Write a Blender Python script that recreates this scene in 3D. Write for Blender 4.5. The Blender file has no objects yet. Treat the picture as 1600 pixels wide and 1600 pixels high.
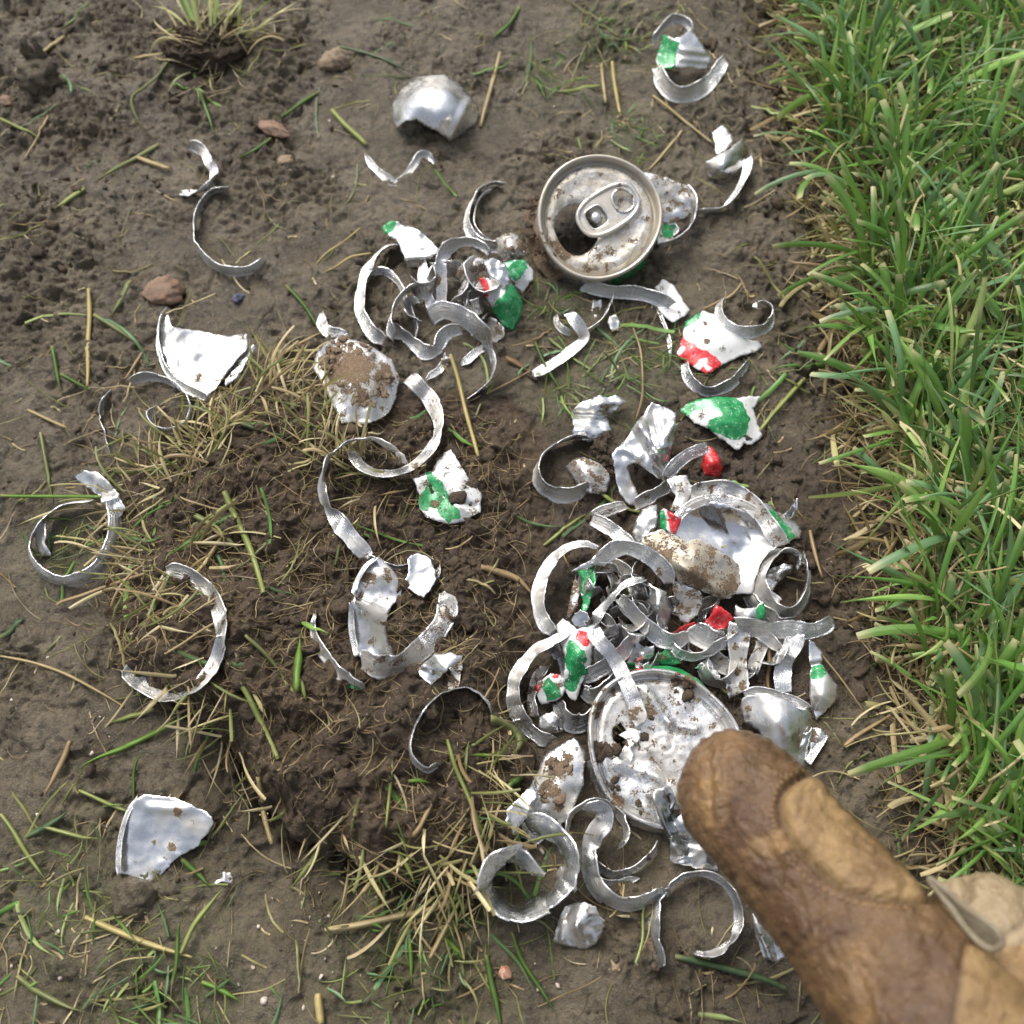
import bpy, math, random
import numpy as np
from mathutils import Vector, Matrix
from mathutils.geometry import delaunay_2d_cdt

SC = bpy.context.scene
COL = SC.collection
R_ = math.radians

# ------------------------------------------------------------------ camera
PITCH = R_(22.0)          # away from straight down
DIST = 0.380
FOV = R_(55.0)
FPX = 800.0 / math.tan(FOV / 2)      # focal length in photo pixels (1600 wide)
cam_data = bpy.data.cameras.new('camera')
cam = bpy.data.objects.new('camera', cam_data)
COL.objects.link(cam)
cam.location = (0, -DIST * math.sin(PITCH), DIST * math.cos(PITCH))
cam.rotation_euler = (PITCH, 0, 0)
cam_data.angle = FOV
cam_data.sensor_width = 36
cam_data.clip_start = 0.01
cam_data.clip_end = 60
cam_data.dof.use_dof = True
cam_data.dof.focus_distance = 0.352
cam_data.dof.aperture_fstop = 10.5
SC.camera = cam

# ------------------------------------------------------------------ light
world = bpy.data.worlds.new('World'); SC.world = world; world.use_nodes = True
wn = world.node_tree.nodes; wl = world.node_tree.links
bg = wn['Background']; sky = wn.new('ShaderNodeTexSky')
SUN_EL, SUN_AZ = R_(50), R_(-30)      # azimuth from +Y towards +X
sky.sky_type = 'NISHITA'; sky.sun_disc = False
sky.sun_elevation = SUN_EL; sky.sun_rotation = SUN_AZ
sky.air_density = 1.0; sky.dust_density = 5.0; sky.ozone_density = 1.0
hs = wn.new('ShaderNodeHueSaturation'); hs.inputs['Saturation'].default_value = 0.45      # thin overcast
wl.new(sky.outputs[0], hs.inputs['Color']); 
wtc = wn.new('ShaderNodeTexCoord'); wsx = wn.new('ShaderNodeSeparateXYZ'); wl.new(wtc.outputs['Generated'], wsx.inputs[0])
wma = wn.new('ShaderNodeMath'); wma.operation = 'MULTIPLY_ADD'; wma.use_clamp = True; wl.new(wsx.outputs[2], wma.inputs[0]); wma.inputs[1].default_value = 2 / 3; wma.inputs[2].default_value = 1 / 3   # overcast: three times brighter overhead than at the horizon
wvm = wn.new('ShaderNodeVectorMath'); wvm.operation = 'SCALE'; wl.new(hs.outputs[0], wvm.inputs[0]); wl.new(wma.outputs[0], wvm.inputs[3]); wl.new(wvm.outputs[0], bg.inputs[0]); bg.inputs[1].default_value = 0.15
sun_d = bpy.data.lights.new('sun', 'SUN'); sun_d.energy = 1.3; sun_d.angle = R_(30)
sun_d.color = (1.0, 0.965, 0.91)
sun = bpy.data.objects.new('sun', sun_d); COL.objects.link(sun)
sdir = Vector((math.sin(SUN_AZ) * math.cos(SUN_EL), math.cos(SUN_AZ) * math.cos(SUN_EL), math.sin(SUN_EL)))
sun.rotation_euler = sdir.to_track_quat('Z', 'Y').to_euler()
SC.view_settings.view_transform = 'Standard'; SC.view_settings.look = 'None'
SC.view_settings.gamma = 1; SC.view_settings.use_curve_mapping = False
SC.view_settings.exposure = 0.83

# ------------------------------------------------------------------ noise
def _h(ix, iy, s):
    h = (ix.astype(np.int64) * 374761393 + iy.astype(np.int64) * 668265263 + s * 974634777) & 0xffffffff
    h = ((h ^ (h >> 13)) * 1274126177) & 0xffffffff
    h = ((h ^ (h >> 16)) * 2246822519) & 0xffffffff
    return ((h ^ (h >> 15)) & 0xffffff) / float(0x1000000)
def perlin(x, y, s=0):
    x = np.asarray(x, float); y = np.asarray(y, float)
    ix = np.floor(x); iy = np.floor(y); fx = x - ix; fy = y - iy
    ux = fx * fx * fx * (fx * (fx * 6 - 15) + 10); uy = fy * fy * fy * (fy * (fy * 6 - 15) + 10)
    def g(a, b):
        t = _h(ix + a, iy + b, s) * 2 * np.pi
        return np.cos(t) * (fx - a) + np.sin(t) * (fy - b)
    return ((g(0, 0) * (1 - ux) + g(1, 0) * ux) * (1 - uy) + (g(0, 1) * (1 - ux) + g(1, 1) * ux) * uy) * 1.5
def fbm(x, y, s=0, o=4, g=0.5):
    v = 0; a = 1
    for i in range(o):
        v = v + a * perlin(x * 2.03 ** i, y * 2.03 ** i, s + i * 17); a *= g
    return v
def worley(x, y, s=0):
    ix = np.floor(x); iy = np.floor(y); d1 = np.full(np.shape(x), 9.0); d2 = d1.copy()
    for a in (-1, 0, 1):
        for b in (-1, 0, 1):
            px = ix + a + _h(ix + a, iy + b, s); py = iy + b + _h(ix + a, iy + b, s + 77)
            d = np.hypot(px - x, py - y)
            d2 = np.minimum(np.maximum(d, d1), d2); d1 = np.minimum(d, d1)
    return d1, d2
def sstep(a, b, v):
    t = np.clip((v - a) / (b - a), 0, 1); return t * t * (3 - 2 * t)

# ------------------------------------------------------------------ photo pixel <-> place
CP = np.array(cam.location); cP, sP = math.cos(PITCH), math.sin(PITCH)
RX = np.array([1, 0, 0.]); UY = np.array([0, cP, sP]); FW = np.array([0, sP, -cP])
def ray(px, py):
    px = np.asarray(px, float)[..., None]; py = np.asarray(py, float)[..., None]
    return RX * ((px - 800) / FPX) + UY * ((800 - py) / FPX) + FW
def Pz(px, py, z=0.0):
    d = ray(px, py); t = (z - CP[2]) / d[..., 2]; return CP + d * t[..., None]
def Pd(px, py, depth):
    return CP + ray(px, py) * depth
def to_px(P):
    v = np.asarray(P) - CP; w = v @ FW
    return 800 + FPX * (v @ RX) / w, 800 - FPX * (v @ UY) / w

# lawn edge, as a polyline on the ground
_lb = [(1215, -120), (1246, 0), (1264, 100), (1284, 200), (1312, 300), (1325, 420), (1345, 520), (1372, 640), (1390, 720), (1415, 820),
       (1425, 950), (1440, 1080), (1470, 1200), (1490, 1300), (1560, 1420), (1640, 1560), (1700, 1700)]
_lw = np.array([Pz(a, b)[:2] for a, b in _lb]); _lw = _lw[np.argsort(_lw[:, 1])]
def lawn_d(x, y):
    return x - np.interp(y, _lw[:, 1], _lw[:, 0]) + 0.004 * perlin(y * 60, x * 0 + 3.3, 5)

# the upturned clod
CLOD_PX = [(400, 1195), (425, 1262), (470, 1305), (540, 1335), (610, 1372), (700, 1392), (770, 1365), (815, 1300), (838, 1230),
           (815, 1130), (835, 1020), (850, 900), (860, 800), (862, 715), (830, 640), (760, 610), (690, 610), (600, 600), (520, 585), (440, 560), (360, 580),
           (300, 625), (225, 690), (185, 780), (172, 880), (180, 980), (215, 1060), (290, 1120), (350, 1150)]
CC = Pz(560, 950)[:2]
_cw = np.array([Pz(a, b)[:2] for a, b in CLOD_PX]) - CC
_ca = np.arctan2(_cw[:, 1], _cw[:, 0]); _cr = np.hypot(_cw[:, 0], _cw[:, 1]); _o = np.argsort(_ca); _ca = _ca[_o]; _cr = _cr[_o]
_ca = np.concatenate([_ca - 2 * np.pi, _ca, _ca + 2 * np.pi]); _cr = np.concatenate([_cr] * 3)
def clod_R(a):
    return np.interp(a, _ca, _cr) * (1 + 0.035 * perlin(np.cos(a) * 5 + 9, np.sin(a) * 5, 31) + 0.03 * perlin(np.cos(a) * 16 + 9, np.sin(a) * 16, 32))
def clod_edge(a):      # 0 where it merges with the mud, 1 where it ends in a cliff (lower left and bottom)
    a0 = np.arctan2(-0.9, -0.35)
    d = np.abs(np.angle(np.exp(1j * (a - a0))))
    return 1 - sstep(0.75, 1.7, d)
def clod_h(x, y):
    dx, dy = x - CC[0], y - CC[1]; a = np.arctan2(dy, dx); t = np.hypot(dx, dy) / clod_R(a)
    e = clod_edge(a)
    h = 0.010 + 0.017 * e
    w = 0.42 - 0.24 * e
    k = sstep(1.0, 1.0 - w, t)
    k = k * (1 - 0.45 * e) + 0.45 * e * (t < 1)
    return h * k * (1 + 0.30 * perlin(x * 30, y * 30, 41) + 0.18 * perlin(x * 75, y * 75, 42))
# small clod under the grass tuft, top left
TC = Pz(322, 95)[:2]
def tuft_h(x, y):
    d = np.hypot((x - TC[0]) / 0.021, (y - TC[1] - 0.006) / 0.016)
    return 0.008 * sstep(1.0, 0.45, d)
def ground0(x, y):
    x = np.asarray(x, float); y = np.asarray(y, float)
    z = 0.0035 * perlin(x * 13, y * 13, 3)
    ld = lawn_d(x, y)
    z = z + 0.007 * sstep(-0.010, 0.012, ld) - 0.003 * np.exp(-((ld + 0.016) / 0.012) ** 2)
    return z
def base(x, y):
    return ground0(x, y) + clod_h(x, y) + tuft_h(x, y)
def P(px, py, h=0.0):
    """point h mm above the ground that is seen at photo pixel px, py"""
    h = np.asarray(h, float); z = h / 1000.0
    for _ in range(7):
        p = Pz(px, py, z); z = 0.5 * z + 0.5 * (base(p[..., 0], p[..., 1]) + h / 1000.0)
    return Pz(px, py, z)
def mud_w(x, y):      # 0 smooth and damp, 1 lumpy
    px, py = to_px(np.stack([x, y, 0 * x], -1))
    top = np.exp(-((px - 60) / 260) ** 2 - ((py - 230) / 300) ** 2)
    return np.clip(0.32 + 0.55 * np.clip(fbm(x * 22 + 5, y * 22, 71, 2) * 1.6, -1, 1) + 0.55 * top, 0, 1)
def loose(x, y):      # dark freshly scuffed soil along the lawn edge; under the big pile also painted shade
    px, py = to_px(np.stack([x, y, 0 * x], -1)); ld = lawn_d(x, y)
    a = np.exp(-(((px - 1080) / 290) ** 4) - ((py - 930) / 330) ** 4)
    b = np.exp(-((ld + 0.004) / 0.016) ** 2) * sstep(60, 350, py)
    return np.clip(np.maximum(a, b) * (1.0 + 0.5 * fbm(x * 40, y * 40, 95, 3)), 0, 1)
def mud_fine(x, y):
    w = mud_w(x, y)
    wx = x + 0.0025 * perlin(x * 160, y * 160, 81); wy = y + 0.0025 * perlin(x * 160, y * 160, 82)
    a = 0.0024 * fbm(wx * 55, wy * 55, 11, 2)
    b = 0.0042 * (0.35 - np.abs(fbm(wx * 105, wy * 125, 21, 3, 0.55)))
    c1, c2 = worley(wx * 210, wy * 230, 51)
    c = 0.0009 * (0.55 - c1) * sstep(-0.1, 0.5, perlin(x * 50, y * 50, 57))
    d = 0.0011 * (0.3 - np.abs(fbm(wx * 380, wy * 420, 61, 3, 0.6)))
    cr = fbm(wx * 30, wy * 30, 91, 3); e = -0.0016 * np.exp(-(cr / 0.035) ** 2) * sstep(-0.1, 0.4, perlin(x * 25, y * 25, 92))
    ld = lawn_d(x, y); rough = 1 + 0.5 * np.exp(-((ld + 0.012) / 0.02) ** 2)
    m = (a + (0.22 + 1.0 * w) * (b + c) + (0.35 + 0.75 * w) * d + e) * rough; lo = loose(x, y)
    return m * (1 - lo) + lo * 0.8 * crumb_fine(x, y)
def crumb_fine(x, y):
    wx = x + 0.0015 * perlin(x * 260, y * 260, 181); wy = y + 0.0015 * perlin(x * 260, y * 260, 182)
    a = 0.0038 * fbm(wx * 70, wy * 70, 111, 3, 0.55)
    b = 0.0026 * (0.35 - np.abs(fbm(wx * 150, wy * 150, 121, 3, 0.6)))
    c1, c2 = worley(wx * 300, wy * 300, 151); c = 0.0013 * (0.55 - c1)
    d1, d2 = worley(wx * 750, wy * 750, 161); d = 0.0005 * (0.55 - d1)
    return a + b + c + d
def surf(x, y):
    x = np.asarray(x, float); y = np.asarray(y, float)
    t = np.clip(clod_h(x, y) / 0.004, 0, 1)
    return base(x, y) + (1 - t) * mud_fine(x, y) + t * crumb_fine(x, y)

# ------------------------------------------------------------------ object helpers
def tag(o, label=None, cat=None, group=None, kind=None):
    if label: o['label'] = label
    if cat: o['category'] = cat
    if group: o['group'] = group
    if kind: o['kind'] = kind
    return o
def mesh_obj(name, V, F, mat, parent=None, smooth=True, attrs=None, colors=None):
    V = np.asarray(V, dtype=np.float32); F = np.asarray(F)
    me = bpy.data.meshes.new(name)
    if F.ndim == 2:
        n, k = F.shape
        me.vertices.add(len(V)); me.vertices.foreach_set('co', V.ravel())
        me.loops.add(n * k); me.loops.foreach_set('vertex_index', F.ravel().astype(np.int32))
        me.polygons.add(n); me.polygons.foreach_set('loop_start', np.arange(0, n * k, k, dtype=np.int32))
        me.polygons.foreach_set('loop_total', np.full(n, k, dtype=np.int32))
        me.update(calc_edges=True)
    else:
        me.from_pydata(V.tolist(), [], [list(f) for f in F]); me.update()
    me.polygons.foreach_set('use_smooth', np.full(len(me.polygons), smooth))
    for k, a in (attrs or {}).items():
        at = me.attributes.new(k, 'FLOAT', 'POINT'); at.data.foreach_set('value', np.asarray(a, dtype=np.float32))
    if colors is not None:
        at = me.attributes.new('col', 'FLOAT_COLOR', 'POINT')
        c = np.concatenate([colors, np.ones((len(colors), 1))], 1).astype(np.float32); at.data.foreach_set('color', c.ravel())
    me.materials.append(mat)
    o = bpy.data.objects.new(name, me); COL.objects.link(o)
    if parent is not None:
        o.parent = parent
        o.location = -Vector(parent.location)
    return o
def recenter(o, c):
    """move the origin of a top-level mesh to c (its base) without moving the mesh"""
    me = o.data; n = len(me.vertices); v = np.empty(n * 3, dtype=np.float32); me.vertices.foreach_get('co', v)
    v = v.reshape(-1, 3) - np.asarray(c, dtype=np.float32); me.vertices.foreach_set('co', v.ravel()); me.update(); o.location = c
def empty(name, loc, label, cat, group=None):
    o = bpy.data.objects.new(name, None); COL.objects.link(o); o.location = loc; o.empty_display_size = 0.01
    return tag(o, label, cat, group)

# ------------------------------------------------------------------ materials
class NT:
    def __init__(s, name):
        s.m = bpy.data.materials.new(name); s.m.use_nodes = True; s.t = s.m.node_tree; s.n = s.t.nodes
        s.b = s.n['Principled BSDF']; s.out = s.n['Material Output']; s.tc = s.n.new('ShaderNodeTexCoord')
        s.g = s.n.new('ShaderNodeNewGeometry')
    def link(s, a, b): s.t.links.new(a, b)
    def val(s, sock, v):
        if isinstance(v, (int, float)): sock.default_value = v
        elif isinstance(v, tuple): sock.default_value = v if len(v) == len(sock.default_value) else v + (1,)
        else: s.link(v, sock)
    def noise(s, scale, detail=4, rough=0.6, vec=None, dist=0.0):
        n = s.n.new('ShaderNodeTexNoise'); n.inputs['Scale'].default_value = scale; n.inputs['Detail'].default_value = detail
        n.inputs['Roughness'].default_value = rough; n.inputs['Distortion'].default_value = dist
        s.link(vec or s.g.outputs['Position'], n.inputs['Vector']); return n.outputs['Fac']
    def voro(s, scale, vec=None):
        n = s.n.new('ShaderNodeTexVoronoi'); n.inputs['Scale'].default_value = scale
        s.link(vec or s.g.outputs['Position'], n.inputs['Vector']); return n.outputs['Distance']
    def math(s, op, a, b=0.0, c=0.0):
        n = s.n.new('ShaderNodeMath'); n.operation = op; s.val(n.inputs[0], a); s.val(n.inputs[1], b); s.val(n.inputs[2], c); return n.outputs[0]
    def rng(s, v, a, b, c=0.0, d=1.0):
        n = s.n.new('ShaderNodeMapRange'); n.interpolation_type = 'SMOOTHSTEP'; s.val(n.inputs[0], v)
        for i, q in enumerate((a, b, c, d)): n.inputs[i + 1].default_value = q
        return n.outputs[0]
    def mix(s, f, a, b):
        n = s.n.new('ShaderNodeMix'); n.data_type = 'RGBA'; s.val(n.inputs[0], f); s.val(n.inputs[6], a); s.val(n.inputs[7], b); return n.outputs[2]
    def attr(s, name, col=False):
        n = s.n.new('ShaderNodeAttribute'); n.attribute_name = name; return n.outputs['Color' if col else 'Fac']
    def bump(s, h, dist, strength=1.0, prev=None):
        n = s.n.new('ShaderNodeBump'); n.inputs['Strength'].default_value = strength; n.inputs['Distance'].default_value = dist
        s.link(h, n.inputs['Height'])
        if prev is not None: s.link(prev, n.inputs['Normal'])
        return n.outputs[0]
    def set(s, **k):
        for a, v in k.items(): s.val(s.b.inputs[a.replace('_', ' ')], v)
        return s.m

def mat_mud(name, c1, c2, c3, ro, crumb=False):
    t = NT(name)
    n1 = t.noise(45, 4); n2 = t.noise(260, 5, 0.65); n3 = t.noise(1500, 4, 0.7)
    col = t.mix(t.rng(n1, 0.35, 0.65), c1, c2)
    col = t.mix(t.rng(n2, 0.45, 0.72), col, c3)
    col = t.mix(t.math('MULTIPLY', t.rng(n3, 0.5, 0.8), 0.5), col, tuple(min(1, q * 1.75) for q in c2))
    col = t.mix(t.math('MULTIPLY', t.rng(t.noise(2600, 2), 0.63, 0.7), 0.55), col, (0.34, 0.29, 0.22))
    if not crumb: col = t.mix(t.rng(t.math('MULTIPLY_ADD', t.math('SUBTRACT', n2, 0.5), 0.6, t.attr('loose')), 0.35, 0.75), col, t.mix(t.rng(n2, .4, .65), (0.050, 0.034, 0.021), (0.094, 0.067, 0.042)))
    moss = t.attr('moss')
    col = t.mix(t.math('MULTIPLY', t.math('MULTIPLY', moss, t.rng(t.noise(420, 5, 0.7), 0.42, 0.6)), 0.7), col, (0.085, 0.105, 0.032))
    h = t.math('ADD', t.math('MULTIPLY', n2, 1.0), t.math('MULTIPLY', n3, 0.45))
    ro_ = t.math('SUBTRACT', t.rng(n1, 0.3, 0.7, ro - 0.10, ro + 0.18), t.math('MULTIPLY', t.attr('damp'), 0.20))
    t.set(Base_Color=col, Roughness=ro_, Specular_IOR_Level=t.math('MULTIPLY_ADD', t.attr('damp'), 0.35, 0.45),
          Normal=t.bump(h, 0.0024, 1.0))
    return t.m
M_MUD = mat_mud('mud', (0.093, 0.073, 0.045), (0.158, 0.128, 0.083), (0.040, 0.030, 0.018), 0.40)
M_CLOD = mat_mud('crumbly_soil', (0.060, 0.040, 0.024), (0.100, 0.070, 0.042), (0.032, 0.021, 0.012), 0.75, True)

def mat_metal():
    t = NT('torn_can_metal')
    fine = t.noise(1400, 4, 0.7); med = t.noise(330, 4, 0.65); big = t.noise(70, 3)
    wob = t.math('ADD', t.math('MULTIPLY', t.math('SUBTRACT', med, 0.5), 0.22), t.math('MULTIPLY', t.math('SUBTRACT', fine, 0.5), 0.30))
    def m(a, k=1.0, lo=0.47, hi=0.53): return t.rng(t.math('MULTIPLY_ADD', wob, k, t.attr(a)), lo, hi)
    g, r, w = m('paint_green', 0.8), m('paint_red', 0.8), m('paint_white', 0.8)
    d = t.attr('dirt')
    chip = t.rng(t.noise(620, 3, 0.75), 0.60, 0.66)
    g = t.math('MULTIPLY', g, t.math('SUBTRACT', 1.0, t.math('MULTIPLY', chip, 0.8))); r = t.math('MULTIPLY', r, t.math('SUBTRACT', 1.0, t.math('MULTIPLY', chip, 0.6)))
    dn = t.math('MULTIPLY_ADD', t.math('ADD', t.math('MULTIPLY', med, 0.45), t.math('MULTIPLY', fine, 0.55)), 1.6, -0.30)
    dm = t.rng(t.math('ADD', d, dn), 0.97, 1.05)
    film = t.math('MULTIPLY', t.rng(t.math('ADD', t.math('MULTIPLY', d, 0.5), big), 0.42, 0.85), 0.6)   # thin dried film of mud
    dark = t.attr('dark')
    film = t.math('MAXIMUM', film, t.math('MULTIPLY', t.attr('film'), t.rng(big, 0.25, 0.55, 0.35, 1.0)))
    cv = t.n.new('ShaderNodeCombineXYZ'); t.link(t.math('MULTIPLY', t.attr('lane'), 7.0), cv.inputs[0]); t.link(t.math('MULTIPLY', t.attr('along'), 1.0), cv.inputs[1])
    streak = t.noise(1.0, 4, 0.7, vec=cv.outputs[0])
    col = t.mix(t.rng(big, 0.3, 0.7), (0.66, 0.675, 0.69), (0.84, 0.85, 0.86))
    col = t.mix(t.math('MULTIPLY', t.rng(streak, 0.45, 0.75), 0.32), col, (0.45, 0.46, 0.47))
    col = t.mix(t.math('MULTIPLY', t.rng(med, 0.5, 0.72), 0.15), col, (0.55, 0.55, 0.53))
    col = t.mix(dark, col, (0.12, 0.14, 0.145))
    col = t.mix(film, col, (0.44, 0.38, 0.28))
    edge = t.math('MULTIPLY', t.attr('edge'), t.rng(fine, 0.3, 0.5))
    col = t.mix(t.math('MULTIPLY', edge, 0.85), col, (0.93, 0.93, 0.93))  # bare cut rims, whitened so the highlight along them is in the colour
    col = t.mix(w, col, (0.66, 0.66, 0.64))
    col = t.mix(g, col, t.mix(t.rng(med, .35, .65), (0.014, 0.20, 0.062), (0.030, 0.31, 0.10)))
    col = t.mix(r, col, t.mix(t.rng(med, .35, .65), (0.50, 0.018, 0.024), (0.66, 0.045, 0.05)))
    ch = t.rng(t.math('ADD', t.noise(2200, 2), t.math('MULTIPLY', med, 0.4)), 0.86, 0.92)
    col = t.mix(t.math('MULTIPLY', ch, 0.8), col, (0.75, 0.75, 0.73))
    dc = t.mix(t.rng(t.noise(2400, 2), 0.35, 0.65), (0.085, 0.055, 0.033), (0.24, 0.165, 0.10))
    col = t.mix(dm, col, dc)
    paint = t.math('MAXIMUM', t.math('MAXIMUM', g, r), w)
    met = t.math('MULTIPLY', t.math('SUBTRACT', 1.0, dm), t.math('SUBTRACT', 1.0, t.math('MULTIPLY', paint, 0.92)))
    met = t.math('MULTIPLY', met, t.math('SUBTRACT', 1.0, t.math('MULTIPLY', film, 0.55)))
    ro = t.rng(t.math('ADD', med, t.math('MULTIPLY', t.math('SUBTRACT', big, .5), .6)), 0.3, 0.7, 0.11, 0.30)
    ro = t.math('ADD', ro, t.math('MULTIPLY', film, 0.35))
    ro = t.math('MAXIMUM', ro, t.math('MULTIPLY', dm, 0.9))
    hb = t.math('ADD', t.math('MULTIPLY', med, 0.06), t.math('MULTIPLY', dm, t.math('MULTIPLY_ADD', fine, 0.9, 0.6)))
    scr = t.noise(230, 2, 0.5, dist=0.8)
    nb = t.bump(t.math('MULTIPLY', streak, 1.0), 0.0007, 0.8)
    t.set(Base_Color=col, Metallic=met, Roughness=ro, Normal=t.bump(scr, 0.0004, 0.3, t.bump(hb, 0.0007, 0.75, nb)))
    return t.m
M_METAL = mat_metal()

def mat_blade():
    t = NT('grass_blade')
    c = t.attr('col', True)
    n = t.noise(900, 3, 0.6)
    col = t.mix(t.math('MULTIPLY', t.rng(n, 0.35, 0.7), 0.35), c, t.mix(0.5, c, (0.30, 0.26, 0.10)))
    t.set(Base_Color=col, Roughness=0.42, Specular_IOR_Level=0.5, Normal=t.bump(t.attr('rib'), 0.0003, 0.6))
    tr = t.n.new('ShaderNodeBsdfTranslucent'); t.link(t.mix(0.5, col, (0.25, 0.35, 0.05)), tr.inputs[0])
    ms = t.n.new('ShaderNodeMixShader'); ms.inputs[0].default_value = 0.33
    t.link(t.b.outputs[0], ms.inputs[1]); t.link(tr.outputs[0], ms.inputs[2]); t.link(ms.outputs[0], t.out.inputs[0])
    return t.m
M_BLADE = mat_blade()
def mat_stone(name, c1, c2, ro=0.7):
    t = NT(name); n = t.noise(350, 5, 0.65); n2 = t.noise(1600, 3)
    t.set(Base_Color=t.mix(t.rng(n, 0.35, 0.68), c1, c2), Roughness=ro, Normal=t.bump(t.math('ADD', n, n2), 0.0006, 0.8)); return t.m
M_BROWNSTONE = mat_stone('brown_stone', (0.25, 0.145, 0.09), (0.17, 0.12, 0.085))
M_TANSTONE = mat_stone('tan_lump', (0.27, 0.20, 0.125), (0.17, 0.125, 0.085))
M_ORANGE = mat_stone('orange_stone', (0.50, 0.20, 0.10), (0.62, 0.42, 0.32), 0.4)
M_CAKE = mat_stone('dried_mud', (0.20, 0.145, 0.095), (0.12, 0.083, 0.052), 0.9)
M_BLUE = mat_stone('dark_blue_chip', (0.05, 0.06, 0.12), (0.09, 0.09, 0.12), 0.45)
M_GRIT = mat_stone('pale_grit', (0.62, 0.55, 0.48), (0.45, 0.34, 0.26), 0.5)
# ------------------------------------------------------------------ ground
def axis(lo, hi, step, far):
    a = np.arange(lo, hi + step / 2, step); out = []; s = step; v = hi
    while v < far: s *= 1.16; v += s; out.append(v)
    out2 = []; s = step; v = lo
    while v > -far: s *= 1.16; v -= s; out2.append(v)
    return np.array(out2[::-1] + list(a) + out)
def grid_faces(nx, ny):
    i = np.arange(nx * ny).reshape(ny, nx)
    return np.stack([i[:-1, :-1], i[:-1, 1:], i[1:, 1:], i[1:, :-1]], -1).reshape(-1, 4)
MOSS = [(880, 480, 70), (950, 600, 90), (880, 620, 60), (950, 60, 90), (1000, 210, 70), (860, 130, 60), (1020, 560, 70), (640, 1480, 130), (250, 1560, 120), (90, 1400, 110), (100, 860, 60)]
def moss_at(x, y):
    m = np.zeros_like(x)
    for a, b, r in MOSS:
        c = Pz(a, b); m = np.maximum(m, np.exp(-(((x - c[0]) ** 2 + (y - c[1]) ** 2) / (r / 4200) ** 2)))
    return np.maximum(m, 0.6 * sstep(0.0, 0.02, lawn_d(x, y)))
gx = axis(-0.262, 0.262, 0.00068, 25); gy = axis(-0.200, 0.290, 0.00068, 25)
X, Y = np.meshgrid(gx, gy); X = X.ravel(); Y = Y.ravel()
near = np.clip(1.6 - np.maximum(np.abs(X) / 0.35, np.abs(Y) / 0.38), 0, 1)
Z = ground0(X, Y) * np.clip(near * 1.5, 0, 1) + mud_fine(X, Y) * near
cl = clod_h(X, Y); Z -= np.clip(cl / 0.006, 0, 1) * 0.004
_a = np.arctan2(Y - CC[1], X - CC[0]); _t = np.hypot(X - CC[0], Y - CC[1]) / clod_R(_a)
Z -= 0.006 * np.exp(-((_t - 0.98) / 0.05) ** 2) * clod_edge(_a)
for _px, _py, _r, _dp in ((425, 1262, .0065, .016), (470, 1312, .0055, .013), (392, 1208, .005, .011), (560, 1362, .006, .008), (640, 1400, .007, .007), (740, 1410, .006, .007)):      # hollows under the lip of the clod
    _c = Pz(_px, _py); Z -= _dp * np.exp(-((np.hypot(X - _c[0], Y - _c[1]) / _r) ** 3))
_d = np.hypot((X - TC[0]) / 0.012, (Y - TC[1] + 0.008) / 0.007); Z -= 0.009 * sstep(1, 0.2, _d)
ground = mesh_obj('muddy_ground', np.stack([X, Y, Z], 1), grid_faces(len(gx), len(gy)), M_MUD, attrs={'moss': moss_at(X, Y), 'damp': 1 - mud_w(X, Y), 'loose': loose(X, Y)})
tag(ground, 'bare trampled brown mud that everything lies on', kind='structure')

# the upturned clod of soil
nr, nphi, ns = 250, 900, 18
ph = np.linspace(-np.pi, np.pi, nphi, endpoint=False); Rb = clod_R(ph)
tt = np.concatenate([np.linspace(0.004, 0.995, nr) ** 0.8])
TT, PH = np.meshgrid(tt, ph, indexing='ij'); RR = np.tile(Rb, (nr, 1))
x = CC[0] + TT * RR * np.cos(PH); y = CC[1] + TT * RR * np.sin(PH)
z = ground0(x, y) + clod_h(x, y) + crumb_fine(x, y) * (0.5 + 0.5 * np.clip(clod_h(x, y) / 0.004, 0, 1)) + 0.0006
for k in range(1, ns + 1):       # crumbling side, curling in under the edge
    u = k / ns; e = clod_edge(ph)
    tk = 0.995 - (0.13 * e + 0.01) * u ** 1.6 + 0.03 * e * np.sin(u * np.pi)
    rj = 1 + (0.030 * perlin(np.cos(ph) * 30, np.sin(ph) * 30 + u * 3, 201) + 0.020 * perlin(np.cos(ph) * 90, np.sin(ph) * 90 + u * 9, 202)) * math.sin(u * math.pi)
    xk = CC[0] + tk * rj * Rb * np.cos(ph); yk = CC[1] + tk * rj * Rb * np.sin(ph)
    zk = z[nr - 1] * (1 - u) + (ground0(xk, yk) - 0.006) * u
    x = np.vstack([x, xk]); y = np.vstack([y, yk]); z = np.vstack([z, zk])
n = x.shape[0]; idx = np.arange(n * nphi).reshape(n, nphi)
F = np.stack([idx[:-1], idx[1:], np.roll(idx[1:], -1, 1), np.roll(idx[:-1], -1, 1)], -1).reshape(-1, 4)
clod = mesh_obj('soil_clod', np.stack([x.ravel(), y.ravel(), z.ravel()], 1), F, M_CLOD)
recenter(clod, (CC[0], CC[1], 0.0))
tag(clod, 'large dark crumbly clod of upturned soil with dry roots, left of the middle', 'soil clod')

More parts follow.
